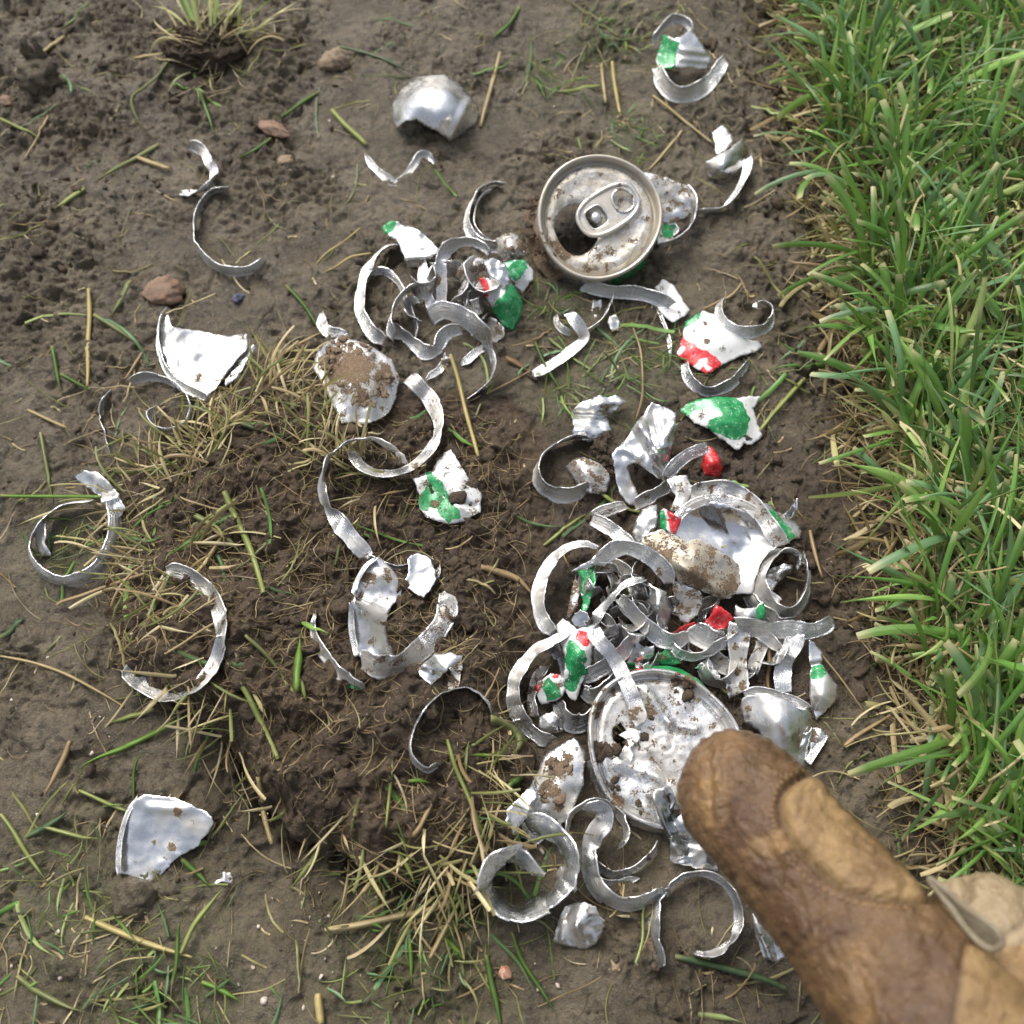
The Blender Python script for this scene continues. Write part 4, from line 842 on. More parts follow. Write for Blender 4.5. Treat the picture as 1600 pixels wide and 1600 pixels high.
shard('', [(592, 869, 5), (578, 880, 5), (560, 908, 5), (551, 944, 5), (551, 984, 5), (560, 1024, 4), (576, 1040, 4), (596, 1030, 3), (618, 1024, 3), (606, 1000, 3), (602, 976, 3), (612, 946, 3), (622, 938, 3), (628, 932, 3), (627, 912, 4), (612, 888, 4)], crumple=0.6, dirt=0.26, parent=r_, name='panel',
      spots=[(575, 905, 24, .58), (605, 900, 20, .55), (572, 960, 8, .5), (580, 1005, 18, .56), (565, 930, 12, .6), (600, 930, 14, .5)])
ribbon('', [(590, 872), (572, 886), (558, 912), (551, 945), (551, 985), (559, 1024)], W=4, roll=50, h=5, parent=r_, name='rolled_rim', kink=0.2, bead=0.6, jag=.3)
ribbon('', [(566, 1030, 3, 30), (586, 1040, 3, 40), (608, 1040, 3, 40), (632, 1032, 3, 35), (656, 1016, 3, 28), (676, 996, 3, 25), (692, 972, 4, 22), (700, 946, 5, 20), (690, 926, 6, 20)], W=8, roll=30, parent=r_, name='torn_band', dirt=0.42, taper=(.9, .4), kink=0.8, spots=[(695, 965, 26, .56), (600, 1028, 22, .55), (660, 1010, 24, .5)])
ribbon('slim curved sliver with a green underside left of the stained crescent', [(493, 957), (489, 974), (492, 994), (501, 1014), (516, 1032), (530, 1050), (548, 1064), (568, 1076)], W=5.4, roll=52, h=1.2, taper=(.25, .3), green=[[(530, 1062), (560, 1074), (572, 1086), (545, 1086)]])
shard('faceted shiny scrap below the stained crescent', [(679, 1022, 6), (690, 1023, 7), (704, 1018, 8), (712, 1024, 8), (723, 1024, 7), (720, 1032, 6), (703, 1042, 6), (690, 1056, 4), (675, 1070, 3), (661, 1061, 3), (647, 1052, 3), (660, 1038, 5)], creases=[(660, 1040, 700, 1048, 1.6, 8)], dirt=0.16, crumple=0.6)
ribbon('stubby dirty strip between the faceted scrap and the C-shaped strip', [(714, 1032), (712, 1048), (710, 1062), (708, 1078)], W=5, roll=10, h=2, dirt=0.46, cup=.3)
ribbon('white-edged C-shaped strip standing on the clod below the faceted scrap', [(768, 1114), (759, 1096), (744, 1082), (726, 1076), (702, 1082), (678, 1094), (658, 1116), (645, 1144), (641, 1170), (650, 1190), (666, 1200), (686, 1196)], W=7.0, roll=74, h=1.5, dirt=0.32, taper=(.5, .3))
shard('green and white printed shard lying flat on the clod in the middle', [(682, 716, 4), (694, 708, 5), (705, 702, 6), (712, 714, 6), (720, 728, 5), (728, 741, 5), (735, 753, 4), (752, 770, 3), (750, 786, 2), (750, 801, 2), (738, 807, 2), (725, 815, 2), (700, 819, 2), (684, 814, 2), (667, 810, 2), (655, 792, 3), (654, 770, 4), (645, 747, 4), (660, 740, 4), (675, 736, 4)],
      green=[[(668, 737), (680, 742), (690, 754), (698, 770), (704, 786), (720, 797), (719, 808), (702, 815), (688, 808), (682, 796), (672, 790), (664, 800), (655, 792), (652, 774), (664, 768), (670, 752)]],
      white=[[(680, 730), (704, 700), (755, 770), (752, 805), (722, 795), (705, 782), (698, 764), (688, 746)]], creases=[(704, 776, 742, 792, -2.2, 6)], dirt=0.38, crumple=0.5, spots=[(680, 788, 11, .75), (658, 762, 14, .5), (718, 762, 16, .5), (745, 780, 14, .52), (742, 800, 14, .56), (700, 812, 12, .5)])
# ---- right of the upper tangle
ribbon('grey bar-like strip under the pull-tab top', [(911, 446), (932, 451), (958, 456), (990, 457), (1020, 464), (1050, 477)], W=5.4, roll=48, h=3, dark=0.25, kink=.6)
ribbon('thin curved strand dropping from the grey bar-like strip', [(957, 450), (956, 468), (948, 488), (936, 504), (921, 515), (908, 521)], W=5, roll=72, h=1.5)
ribbon('flat pale strip with a forked upper end, below the pull-tab top', [(889, 489, 5, 30), (898, 500, 5, 20), (909, 516, 4, 15), (912, 530, 3, 12), (896, 546, 2, 5), (874, 562, 2, 5), (852, 576, 2, 5), (832, 586, 1, 10)], W=5.4, roll=10, dirt=0.18)
ribbon('tiny hook at the forked end of the flat pale strip', [(869, 492), (870, 503), (878, 514), (892, 520)], W=4, roll=60, h=2, dirt=0.34)
shard('tiny pale flake above the other flake, below the pull-tab top', [(926, 470, 1.5), (938, 467, 2), (940, 480, 2), (930, 496, 1), (924, 488, 1)], dirt=0.4, jag=1.1)
shard('tiny pale flake closest to the thin curved strand', [(952, 494, 1.5), (962, 492, 2), (968, 505, 1.5), (966, 517, 1), (955, 516, 1), (949, 505, 1)], dirt=0.36, jag=1.1)
shard('matt white five-sided scrap at the end of the grey bar-like strip', [(1024, 450, 3), (1036, 436, 3), (1052, 446, 3), (1060, 458, 3), (1067, 470, 3), (1078, 484, 2), (1068, 495, 2), (1050, 504, 2), (1036, 492, 2), (1026, 478, 2), (1036, 466, 2)], full='white', dirt=0.34, crumple=0.5)
ribbon('very thin curved thread of metal below the matt white scrap', [(1026, 480), (1036, 500), (1044, 522), (1048, 545), (1049, 560)], W=2.2, roll=70, h=1, taper=(.5, .3), dark=.2)
shard('white shard with a broad red band and a green corner, at the right', [(1098, 486, 4), (1084, 494, 4), (1070, 504, 3), (1066, 529, 3), (1057, 554, 3), (1067, 563, 2), (1086, 575, 2), (1104, 585, 2), (1118, 577, 2), (1132, 568, 2), (1163, 554, 2), (1178, 551, 2), (1190, 543, 2), (1186, 533, 3), (1174, 532, 3), (1160, 526, 4), (1145, 520, 5), (1132, 512, 5), (1121, 492, 5)],
      full='white', ctrl=[(1115, 530, 6)], red=[[(1060, 522), (1070, 529), (1098, 546), (1131, 568), (1104, 590), (1050, 562), (1052, 545)]], white=[[(1080, 574), (1088, 569), (1093, 561), (1106, 559), (1104, 568), (1114, 576), (1105, 580), (1098, 573), (1090, 582)], [(1056, 550), (1068, 539), (1072, 545), (1061, 558)]], green=[[(1098, 482), (1090, 500), (1068, 514), (1060, 520), (1062, 500)]], dirt=0.3, crumple=0.3,
      spots=[(1101, 507, 6, .7), (1105, 534, 8, .68), (1128, 546, 12, .62), (1140, 550, 10, .55), (1085, 516, 5, .5)])
ribbon('curled strip with a hooked end resting on the red and white shard', [(1133, 464), (1124, 476), (1124, 494), (1136, 508), (1154, 517), (1176, 519), (1196, 512), (1207, 497), (1206, 481), (1194, 473), (1183, 474), (1181, 482)], W=6.6, roll=66, h=4, taper=(.5, .6))
ribbon('open curl under the lower edge of the red and white shard', [(1070, 566), (1073, 585), (1087, 603), (1108, 612), (1130, 606), (1148, 595), (1159, 580), (1171, 562)], W=6.4, roll=64, h=1.5, dark=0.1, taper=(.8, .4))
shard('bright green shard with bare grey patch, right of centre', [(1062, 641, 3), (1074, 631, 4), (1090, 624, 5), (1123, 620, 6), (1150, 622, 5), (1163, 620, 5), (1188, 619, 3), (1184, 628, 3), (1177, 639, 3), (1183, 660, 2), (1191, 681, 1), (1182, 690, 1), (1174, 695, 2), (1162, 693, 3), (1156, 702, 3), (1148, 702, 3), (1134, 690, 4), (1123, 684, 4), (1110, 672, 5), (1098, 666, 5), (1084, 660, 4), (1076, 652, 4)],
      ctrl=[(1130, 650, 8), (1155, 660, 7)], full='white', green=[[(1058, 641), (1090, 622), (1124, 617), (1150, 621), (1160, 632), (1170, 655), (1167, 677), (1155, 688), (1138, 685), (1122, 676), (1100, 668), (1108, 658), (1120, 655), (1127, 648), (1120, 640), (1100, 638), (1080, 643), (1075, 652)]], dirt=0.2, crumple=0.4, spots=[(1095, 650, 16, .5), (1150, 694, 16, .42), (1165, 634, 10, .4)])
shard('crumpled silver scrap like a bird wing, left of the twisted silver sheet', [(891, 648, 4), (900, 636, 5), (912, 627, 6), (935, 618, 6), (950, 620, 6), (963, 616, 6), (979, 627, 4), (970, 636, 4), (957, 644, 4), (948, 652, 5), (952, 662, 5), (957, 672, 4), (940, 682, 4), (920, 692, 3), (905, 686, 3), (893, 684, 3), (896, 668, 5)], creases=[(895, 648, 950, 650, -3, 8), (925, 632, 970, 628, 1.5, 8)], dirt=0.2, crumple=1.2, ncr=6)
ribbon('yellowish ring of strip left of the dirt-filled silver scrap', [(922, 684), (900, 683), (878, 689), (858, 701), (843, 718), (837, 738), (844, 757), (862, 770), (886, 774), (908, 768), (920, 760)], W=6.4, roll=58, h=2, dirt=0.33, taper=(.7, .4), spots=[(848, 735, 12, .4)])
ds = shard('mud-smeared silver scrap inside the yellowish ring', [(884, 729, 3), (895, 719, 5), (907, 715, 6), (922, 717, 6), (936, 724, 6), (948, 735, 5), (954, 750, 4), (948, 768, 2), (935, 772, 2), (920, 771, 2), (908, 762, 3), (898, 750, 3)], ctrl=[(920, 742, 7)], dirt=0.46, crumple=0.7)
c_ = P(944, 700, 0); e_ = empty('soil_lump', tuple(c_), 'moist clump of soil beside the crumpled silver scrap like a bird wing', 'lump of soil')
o_ = mudlumps(e_, [(944, 690, 6, 15, 26), (948, 715, 5, 14, 24), (940, 700, 4, 16, 20), (955, 735, 3, 10, 14)], name='crumbs')
shard('large twisted silver sheet standing right of centre, with a round dimple', [(1019, 629, 14), (1039, 636, 14), (1057, 645, 13), (1057, 672, 12), (1052, 695, 11), (1047, 717, 9), (1043, 738, 7), (1039, 754, 6), (1026, 746, 8), (1014, 737, 9), (1003, 728, 10), (991, 723, 10), (980, 727, 9), (984, 743, 7), (990, 758, 5), (998, 774, 4), (995, 791, 3), (977, 785, 4), (968, 770, 5), (962, 745, 7), (956, 709, 10), (965, 699, 11), (974, 692, 12), (984, 676, 13), (994, 661, 14), (1007, 645, 14)],
      ctrl=[(1015, 700, 13), (1030, 670, 15), (990, 700, 12)], creases=[(1000, 665, 1045, 735, 3.0, 14), (1020, 640, 1030, 700, -2.5, 12), (1055, 660, 1025, 710, 2.0, 10), (975, 700, 1000, 715, 1.5, 9)], dirt=0.14, crumple=0.9, ncr=5, dark=0.1)
ribbon('crumpled dirty band crossing below the twisted silver sheet', [(992, 788), (1008, 780), (1026, 770), (1042, 761), (1054, 752)], W=6, roll=30, h=6, dirt=0.4, kink=1.6)
ribbon('strap leading from the twisted sheet to the red leaf-shaped bit', [(1040, 745, 9), (1052, 730, 10), (1068, 716, 10), (1086, 706, 9), (1106, 698, 9)], W=5.2, roll=28, dirt=0.24)
shard('red leaf-shaped bit hanging at the end of a strap', [(1107, 697, 8), (1118, 706, 8), (1125, 716, 7), (1129, 730, 5), (1124, 745, 3), (1112, 744, 4), (1101, 743, 4), (1097, 728, 6), (1099, 713, 7)], full='red', ctrl=[(1114, 724, 9)], dirt=0.06, crumple=0.3, jag=.5)
shard('small scrap split into green and red halves beside the domed base', [(1031, 800, 13), (1037, 794, 14), (1043, 797, 14), (1054, 804, 14), (1065, 811, 12), (1060, 824, 11), (1054, 836, 10), (1042, 830, 11), (1031, 826, 10)], red=[[(1041, 790), (1068, 808), (1055, 840), (1047, 825)]], green=[[(1028, 798), (1039, 796), (1041, 830), (1028, 830)]], full='white', dirt=0.08, crumple=0.3, jag=.5)
shard('large olive-brown mud-stained flap in the middle of the big pile', [(1000, 845, 13), (1008, 836, 14), (1019, 831, 15), (1034, 827, 16), (1050, 835, 16), (1076, 846, 16), (1086, 842, 16), (1094, 843, 16), (1110, 850, 15), (1124, 861, 15), (1142, 870, 14), (1154, 882, 13), (1158, 911, 11), (1150, 925, 11), (1140, 935, 10), (1126, 936, 10), (1093, 922, 11), (1062, 908, 12), (1041, 893, 12), (1021, 873, 12), (1004, 860, 12)],
      ctrl=[(1080, 880, 17)], creases=[(1010, 850, 1130, 925, 2, 14)], film=0.9, dirt=0.45, crumple=0.6, dark=0.5, spots=[(1040, 860, 34, .60), (1090, 905, 44, .66), (1140, 915, 34, .62)])
shard('dirty hanging tongue of metal below the olive-brown flap', [(1050, 906, 11), (1072, 914, 11), (1094, 923, 11), (1098, 944, 9), (1090, 960, 8), (1076, 974, 7), (1063, 970, 6), (1055, 956, 6), (1062, 942, 8), (1052, 925, 10)], dirt=0.46, crumple=0.6)
ribbon('tight round ring at the right end of the big pile', [(1246, 893), (1250, 876), (1240, 862), (1222, 859), (1204, 867), (1191, 884), (1185, 908), (1190, 932), (1204, 951), (1222, 961), (1242, 955), (1258, 934), (1264, 908), (1262, 884), (1254, 868)], W=8.4, roll=56, h=4, dirt=0.26, cup=.25, taper=(.5, .4))
shard('crumpled silver sheet inside the tight round ring', [(1192, 908, 6), (1200, 890, 8), (1225, 880, 9), (1240, 884, 8), (1236, 895, 7), (1218, 908, 6), (1205, 925, 5), (1196, 925, 5)], dirt=0.22, crumple=1.0, creases=[(1200, 900, 1236, 888, 1.5, 6)])
ribbon('tiny square-ended tab inside the tight round ring', [(1196, 928), (1206, 935), (1217, 943)], W=4.6, roll=10, h=6, dirt=0.2, taper=(1, 1))
ribbon('long pale strip pointing right from the foot of the big pile', [(1152, 975, 7, 60), (1178, 981, 7, 50), (1206, 984, 6, 40), (1236, 983, 6, 32), (1264, 986, 6, 26), (1286, 980, 6, 20), (1303, 971, 6, 15)], W=6.6, dirt=0.16)
shard('bright red scrap low in the big pile', [(1119, 945, 10), (1130, 950, 10), (1140, 958, 10), (1146, 968, 9), (1138, 978, 8), (1128, 986, 7), (1112, 984, 7), (1098, 977, 7), (1106, 966, 8), (1114, 955, 9)], full='red', dirt=0.1, crumple=0.8)
shard('dark red dirty tip left of the bright red scrap', [(1046, 990, 6), (1058, 984, 7), (1070, 976, 8), (1086, 972, 8), (1092, 980, 7), (1084, 988, 6), (1068, 990, 6)], full='red', dirt=0.46, crumple=0.8)
ribbon('grooved wide band under the bright red scrap', [(1078, 980), (1096, 992), (1114, 1000), (1134, 1002)], W=9, roll=30, h=6, bead=0.7, dirt=0.24, dark=.2)
shard('curved wall bit with a green right end beside the tight ring', [(1150, 944, 10), (1158, 950, 10), (1170, 951, 10), (1182, 948, 10), (1192, 940, 10), (1197, 954, 9), (1192, 968, 8), (1180, 976, 7), (1164, 976, 7), (1152, 970, 8), (1148, 958, 9)], green=[[(1183, 952), (1193, 938), (1200, 955), (1192, 972), (1183, 966)]], ctrl=[(1170, 962, 11)], dirt=0.24, crumple=.4)
ribbon('broad dirty vertical band below the olive-brown flap', [(1154, 974, 9), (1154, 998, 8), (1153, 1026, 7), (1153, 1055, 6), (1151, 1086, 5)], W=8.2, roll=8, dirt=0.42, cup=.2, taper=(.9, .7), spots=[(1150, 1010, 12, .6), (1160, 1075, 10, .55)])
ribbon('short slanting sliver right of the broad dirty band', [(1174, 978), (1190, 990), (1206, 1003), (1221, 1018)], W=5, roll=40, h=4, dirt=0.3, taper=(.7, .2))
ribbon('crumpled stub between the broad dirty band and the slanting sliver', [(1190, 1000), (1188, 1016), (1181, 1032), (1176, 1050)], W=5.4, roll=20, h=2, dirt=0.34, kink=2)
ribbon('smooth pale blue-grey strip hanging at the right of the big pile', [(1246, 990, 6, 20), (1240, 1006, 6, 15), (1229, 1026, 5, 8), (1223, 1052, 4, 5), (1224, 1086, 4, 5)], W=7.0, dirt=0.18, taper=(.8, .9))
shard('pointed shard with a green spot at the far right of the big pile', [(1264, 997, 5), (1272, 1003, 5), (1284, 1018, 4), (1284, 1036, 4), (1296, 1055, 4), (1307, 1070, 3), (1309, 1090, 2), (1300, 1102, 2), (1286, 1116, 1), (1275, 1126, 1), (1267, 1104, 2), (1264, 1074, 3), (1266, 1045, 4), (1262, 1018, 4)], green=[[(1268, 1044), (1282, 1038), (1291, 1052), (1282, 1060), (1266, 1062)]], ctrl=[(1284, 1085, 6)], dirt=0.32, crumple=0.5, creases=[(1264, 1040, 1290, 1036, -1.5, 6)], spots=[(1290, 1110, 14, .6)])
r_ = empty('can_piece', tuple(P(1215, 1135, 0)), 'curved silver can wall with a rolled top edge, right of the dented can top', 'metal piece', 'torn shards of the can')
shard('', [(1160, 1090, 8), (1175, 1082, 10), (1200, 1084, 12), (1233, 1094, 11), (1264, 1107, 8), (1270, 1129, 5), (1262, 1152, 4), (1256, 1175, 3), (1249, 1198, 2), (1224, 1192, 5), (1205, 1168, 7), (1185, 1142, 7), (1162, 1128, 5), (1157, 1104, 6)], ctrl=[(1215, 1130, 13), (1235, 1150, 10)], crumple=0.3, dirt=0.2, parent=r_, name='wall', spots=[(1218, 1135, 4, .7), (1228, 1148, 3, .6), (1168, 1105, 16, .5)])
ribbon('', [(1162, 1084), (1180, 1080), (1205, 1083), (1234, 1092), (1264, 1107)], W=4, roll=35, h=10, parent=r_, name='rolled_edge', kink=.3, bead=.6)
shard('', [(1247, 1196, 2), (1244, 1180, 4), (1258, 1150, 6), (1268, 1136, 6), (1267, 1150, 5), (1261, 1175, 3), (1256, 1200, 1)], crumple=0.3, dirt=0.1, parent=r_, name='folded_side')
shard('dull flap beside the curved silver wall at the right', [(1270, 1136, 3), (1282, 1138, 3), (1290, 1146, 3), (1286, 1158, 3), (1278, 1168, 2), (1268, 1180, 2), (1262, 1176, 2)], dirt=0.5, dark=.2, crumple=.4)
ribbon('straight white-edged sliver beside the dull flap', [(1289, 1147), (1280, 1162), (1271, 1178), (1262, 1192)], W=3.2, roll=30, h=3, dirt=0.05, taper=(1, 1), kink=.3)
# ---- the big pile, left and lower part
ribbon('big arc of smooth strip at the upper left of the big pile', [(936, 856, 7, 30), (912, 850, 8), (888, 856, 8), (866, 872), (850, 896), (842, 924), (842, 950), (851, 974), (866, 988)], W=6.6, roll=34, h=6, dirt=0.18, taper=(.4, .6))
shard('pointed silver spike across the big smooth arc', [(892, 893, 9), (906, 884, 10), (922, 876, 11), (934, 864, 12), (944, 855, 12), (940, 868, 11), (932, 882, 10), (916, 890, 9)], dirt=0.16, crumple=.4, jag=.4)
ribbon('arching band in the upper middle of the big pile', [(934, 884, 9), (946, 868, 10), (962, 857, 11), (984, 856, 12), (1006, 864, 12), (1026, 878, 11), (1040, 894, 10), (1046, 912, 9)], W=6.6, roll=42, dirt=0.2, spots=[(1030, 895, 14, .55)])
ribbon('creased strip behind the arching band', [(924, 811, 5), (944, 820, 6), (962, 832, 7), (978, 846, 8), (988, 858, 8)], W=6.0, roll=30, dirt=0.24, kink=1.4)
ribbon('short dull strip lying above the creased strip', [(926, 806, 3), (944, 799, 3), (962, 793, 4), (978, 789, 4)], W=4.6, roll=20, dirt=0.36, dark=.2)
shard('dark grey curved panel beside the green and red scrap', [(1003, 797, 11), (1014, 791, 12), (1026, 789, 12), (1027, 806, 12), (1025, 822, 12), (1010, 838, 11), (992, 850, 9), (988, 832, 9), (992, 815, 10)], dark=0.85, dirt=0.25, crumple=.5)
shard('pale teal curved wall piece in the middle of the big pile', [(1012, 910, 9), (1026, 918, 10), (1042, 925, 9), (1050, 950, 7), (1048, 966, 6), (1040, 978, 6), (1022, 974, 6), (1005, 972, 6), (1008, 950, 7), (1012, 930, 8)], ctrl=[(1028, 945, 12)], dirt=0.2, dark=0.12, crumple=.3)
ribbon('long edge-on strap running down the middle of the big pile', [(1008, 904, 11), (988, 909, 11), (968, 922, 11), (950, 942, 10), (934, 962, 10), (925, 976, 9)], W=6.2, roll=45, dirt=0.2)
shard('dark green vertical scrap behind the printed shard', [(902, 893, 6), (918, 889, 7), (931, 888, 8), (931, 905, 8), (926, 925, 8), (922, 942, 7), (915, 956, 7), (909, 957, 7), (911, 940, 6), (908, 922, 6), (910, 905, 6)], full='green', dirt=0.3, crumple=.5)
shard('narrow rusty-looking dirty sliver left of the dark green scrap', [(899, 898, 6), (903, 910, 6), (905, 925, 7), (902, 946, 7), (894, 960, 6), (885, 968, 5), (888, 950, 6), (892, 930, 6)], dirt=0.52, crumple=.5)
shard('small shiny blue-white facet above the printed shard', [(892, 966, 10), (898, 958, 11), (907, 953, 12), (918, 958, 12), (922, 968, 11), (920, 981, 10), (906, 984, 10), (897, 980, 10)], dirt=0.06, crumple=.3, dark=.1)
shard('printed shard with large green patch and one red spot in the big pile', [(870, 977, 9), (880, 966, 10), (890, 974, 11), (901, 983, 12), (919, 980, 12), (927, 992, 12), (926, 1010, 12), (924, 1026, 11), (922, 1040, 10), (918, 1052, 9), (910, 1065, 8), (905, 1080, 6), (899, 1096, 5), (890, 1090, 6), (884, 1082, 7), (878, 1070, 8), (882, 1050, 10), (883, 1030, 11), (880, 1012, 11), (874, 1000, 10)],
      ctrl=[(903, 1025, 15)], full='white', green=[[(886, 1008), (892, 1000), (904, 1008), (912, 1018), (916, 1030), (913, 1040), (920, 1048), (908, 1058), (902, 1074), (892, 1082), (884, 1076), (882, 1062), (892, 1052), (888, 1045), (882, 1035)]], red=[[(903, 984), (914, 986), (920, 994), (918, 1008), (910, 1010), (902, 1000)]], dirt=0.22, crumple=0.6)
shard('small scrap with green centre and two red corners in the big pile', [(835, 1072, 6), (846, 1062, 8), (860, 1052, 9), (872, 1054, 9), (882, 1060, 9), (882, 1074, 8), (880, 1086, 7), (870, 1094, 6), (858, 1098, 5), (846, 1101, 4), (840, 1090, 5)], full='white', green=[[(850, 1066), (856, 1060), (866, 1068), (876, 1078), (878, 1090), (856, 1094), (849, 1082)]], red=[[(833, 1071), (842, 1069), (843, 1077), (838, 1083)], [(861, 1056), (867, 1052), (872, 1058), (867, 1063)]], dirt=0.42, crumple=.7)
ribbon('large loop sweeping round the left side of the big pile', [(886, 988, 8), (864, 1002, 8), (840, 1014, 7), (820, 1034, 6), (806, 1058, 5), (802, 1084, 4), (807, 1110, 3), (820, 1132, 2), (840, 1150, 2), (862, 1160, 1)], W=6.8, roll=36, dirt=0.32, spots=[(880, 990, 20, .2)])
ribbon('dull dirty strip inside the large left loop', [(853, 1040), (840, 1058), (833, 1078), (831, 1098), (836, 1120)], W=5.2, roll=35, h=3, dirt=0.44, dark=.1)
shard('shiny curved foot piece inside the large left loop', [(842, 1120, 3), (852, 1114, 4), (864, 1112, 5), (876, 1124, 4), (882, 1140, 3), (870, 1146, 2), (852, 1146, 1), (842, 1138, 2)], dirt=0.14, ctrl=[(862, 1130, 5)], crumple=.3)
ribbon('teal-grey band under the printed shard', [(872, 1096), (878, 1114), (890, 1127), (906, 1130), (922, 1122), (934, 1108)], W=7.4, roll=48, h=2, dirt=0.2, dark=.3)
ribbon('strap crossing onto the dented can top from above', [(925, 976, 12), (934, 998, 13), (951, 1018, 13), (967, 1042, 13), (979, 1068, 14), (989, 1092, 14), (997, 1114, 14), (1001, 1134, 14)], W=6.2, roll=16, dirt=0.2, taper=(.5, .5), spots=[(994, 1115, 20, .6)])
ribbon('wavy strip across the back of the big pile', [(968, 934, 6), (982, 950, 6), (1000, 968, 6), (1016, 984, 6), (1034, 998, 6), (1054, 1002, 6), (1076, 994, 6)], W=6.4, roll=42, dirt=0.24, kink=1.4, dark=.1)
ribbon('slanting strip under the printed shard, upper of two', [(910, 1060, 5), (930, 1050, 6), (950, 1038, 6), (968, 1024, 7), (984, 1006, 7), (998, 990, 7)], W=6.6, roll=35, dirt=0.2, dark=.2)
ribbon('slanting strip beside the dented can top, lower of two', [(910, 1078, 3), (924, 1086, 3), (940, 1078, 4), (956, 1064, 5), (970, 1050, 5)], W=6.4, roll=40, dirt=0.22, dark=.3)
shard('crumpled translucent-looking grey blob with green foot above the dented can top', [(979, 1034, 7), (988, 1018, 8), (996, 1002, 9), (1004, 1010, 9), (1012, 1010, 9), (1022, 1009, 9), (1023, 1022, 8), (1014, 1034, 7), (1005, 1041, 6), (996, 1046, 6), (988, 1047, 5)], green=[[(982, 1036), (1002, 1036), (1000, 1050), (984, 1050)]], ctrl=[(1005, 1022, 12)], dirt=0.2, crumple=.8)
shard('silver crinkle left of the wavy back strip', [(936, 990, 6), (946, 982, 7), (958, 976, 8), (970, 974, 8), (980, 977, 8), (976, 988, 7), (966, 994, 6), (954, 999, 5), (944, 998, 5)], dirt=0.26, crumple=1.0)
shard('dark mossy green scrap behind the dented can top', [(1020, 1034, 5), (1026, 1024, 6), (1038, 1016, 7), (1050, 1010, 7), (1062, 1016, 7), (1070, 1024, 6), (1064, 1038, 5), (1045, 1040, 5)], full='green', dirt=0.46, crumple=.8, dark=.3)
ribbon('thin bowed strip above the dented can top', [(1050, 1010, 6), (1064, 1022, 6), (1084, 1026, 6), (1104, 1020, 6), (1120, 1010, 7), (1136, 998, 7)], W=4.6, roll=50, dirt=0.24)
shard('angular white bit right behind the dented can top', [(1085, 1044, 5), (1096, 1035, 6), (1108, 1028, 6), (1116, 1040, 5), (1124, 1054, 4), (1134, 1075, 3), (1118, 1070, 3), (1104, 1058, 4)], dirt=0.1, crumple=.8)
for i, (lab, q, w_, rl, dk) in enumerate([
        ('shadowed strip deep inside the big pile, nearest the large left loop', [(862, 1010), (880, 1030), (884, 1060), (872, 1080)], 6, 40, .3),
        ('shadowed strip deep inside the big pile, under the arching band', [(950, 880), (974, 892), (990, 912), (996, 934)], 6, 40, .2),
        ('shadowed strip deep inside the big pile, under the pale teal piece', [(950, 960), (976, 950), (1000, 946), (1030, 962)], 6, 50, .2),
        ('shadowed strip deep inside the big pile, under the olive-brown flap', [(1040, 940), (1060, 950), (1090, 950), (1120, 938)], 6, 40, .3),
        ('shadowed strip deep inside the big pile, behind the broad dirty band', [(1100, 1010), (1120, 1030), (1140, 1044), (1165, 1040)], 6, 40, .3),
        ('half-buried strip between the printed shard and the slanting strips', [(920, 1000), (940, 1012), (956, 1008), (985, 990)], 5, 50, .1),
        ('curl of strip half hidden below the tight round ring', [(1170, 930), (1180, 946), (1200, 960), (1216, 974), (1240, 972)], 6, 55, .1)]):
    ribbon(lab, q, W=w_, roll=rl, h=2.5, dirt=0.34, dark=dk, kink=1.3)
# ---- bottom cluster
r_ = empty('can_piece', tuple(P(860, 1240, 0)), 'tall shard with a brown mud patch left of the dented can top', 'metal piece', 'torn shards of the can')
shard('', [(897, 1152, 7), (906, 1162, 8), (915, 1175, 8), (912, 1204, 8), (912, 1225, 8), (901, 1250, 7), (892, 1275, 6), (876, 1290, 6), (872, 1300, 6), (858, 1306, 6), (838, 1322, 4), (820, 1312, 4), (797, 1302, 3), (791, 1290, 3), (791, 1266, 3), (807, 1250, 4), (826, 1230, 5), (842, 1205, 5), (848, 1184, 5), (868, 1168, 6)],
      ctrl=[(870, 1230, 11), (845, 1260, 9)], dirt=0.22, crumple=0.4, spots=[(872, 1205, 26, .66), (862, 1236, 22, .66), (872, 1262, 18, .6), (885, 1180, 22, .56), (900, 1170, 8, .5)], parent=r_, name='wall')
mudlumps(r_, [(870, 1205, 9.2, 22, 60), (862, 1238, 9.6, 18, 50)], name='caked_mud', mat=M_CAKE, flat=0.25)
ribbon('wide spiral curl at the bottom centre', [(826, 1291, 8, 20), (842, 1288, 9, 25), (862, 1297, 9, 35), (880, 1312, 8, 45), (892, 1336, 6), (892, 1364, 4), (876, 1392, 3), (850, 1414, 2), (818, 1430, 2), (790, 1424, 2), (769, 1404, 2), (760, 1376, 3), (768, 1350, 4), (788, 1336, 5), (812, 1338, 6), (828, 1352, 6), (837, 1366, 6)], W=9.2, roll=56, dirt=0.26, cup=.25, bead=.5, taper=(.7, .3))
ribbon('hooked strip opening upward right of the spiral curl', [(918, 1268, 8, 60), (932, 1262, 9, 50), (944, 1268, 9, 40), (944, 1284, 9, 30), (932, 1300, 7, 30), (922, 1324, 5, 35), (922, 1352, 4, 42), (930, 1380, 3), (948, 1400, 3), (972, 1411, 3), (998, 1410, 3), (1022, 1398, 3), (1040, 1386, 4)], W=7.6, roll=50, dirt=0.2, taper=(.5, .8))
ribbon('thin hoop standing behind the hooked strip', [(884, 1302), (890, 1276), (908, 1258), (930, 1250), (952, 1257), (970, 1274), (980, 1296), (978, 1312), (966, 1325)], W=6.6, roll=74, h=4, dirt=0.34, taper=(.6, .3))
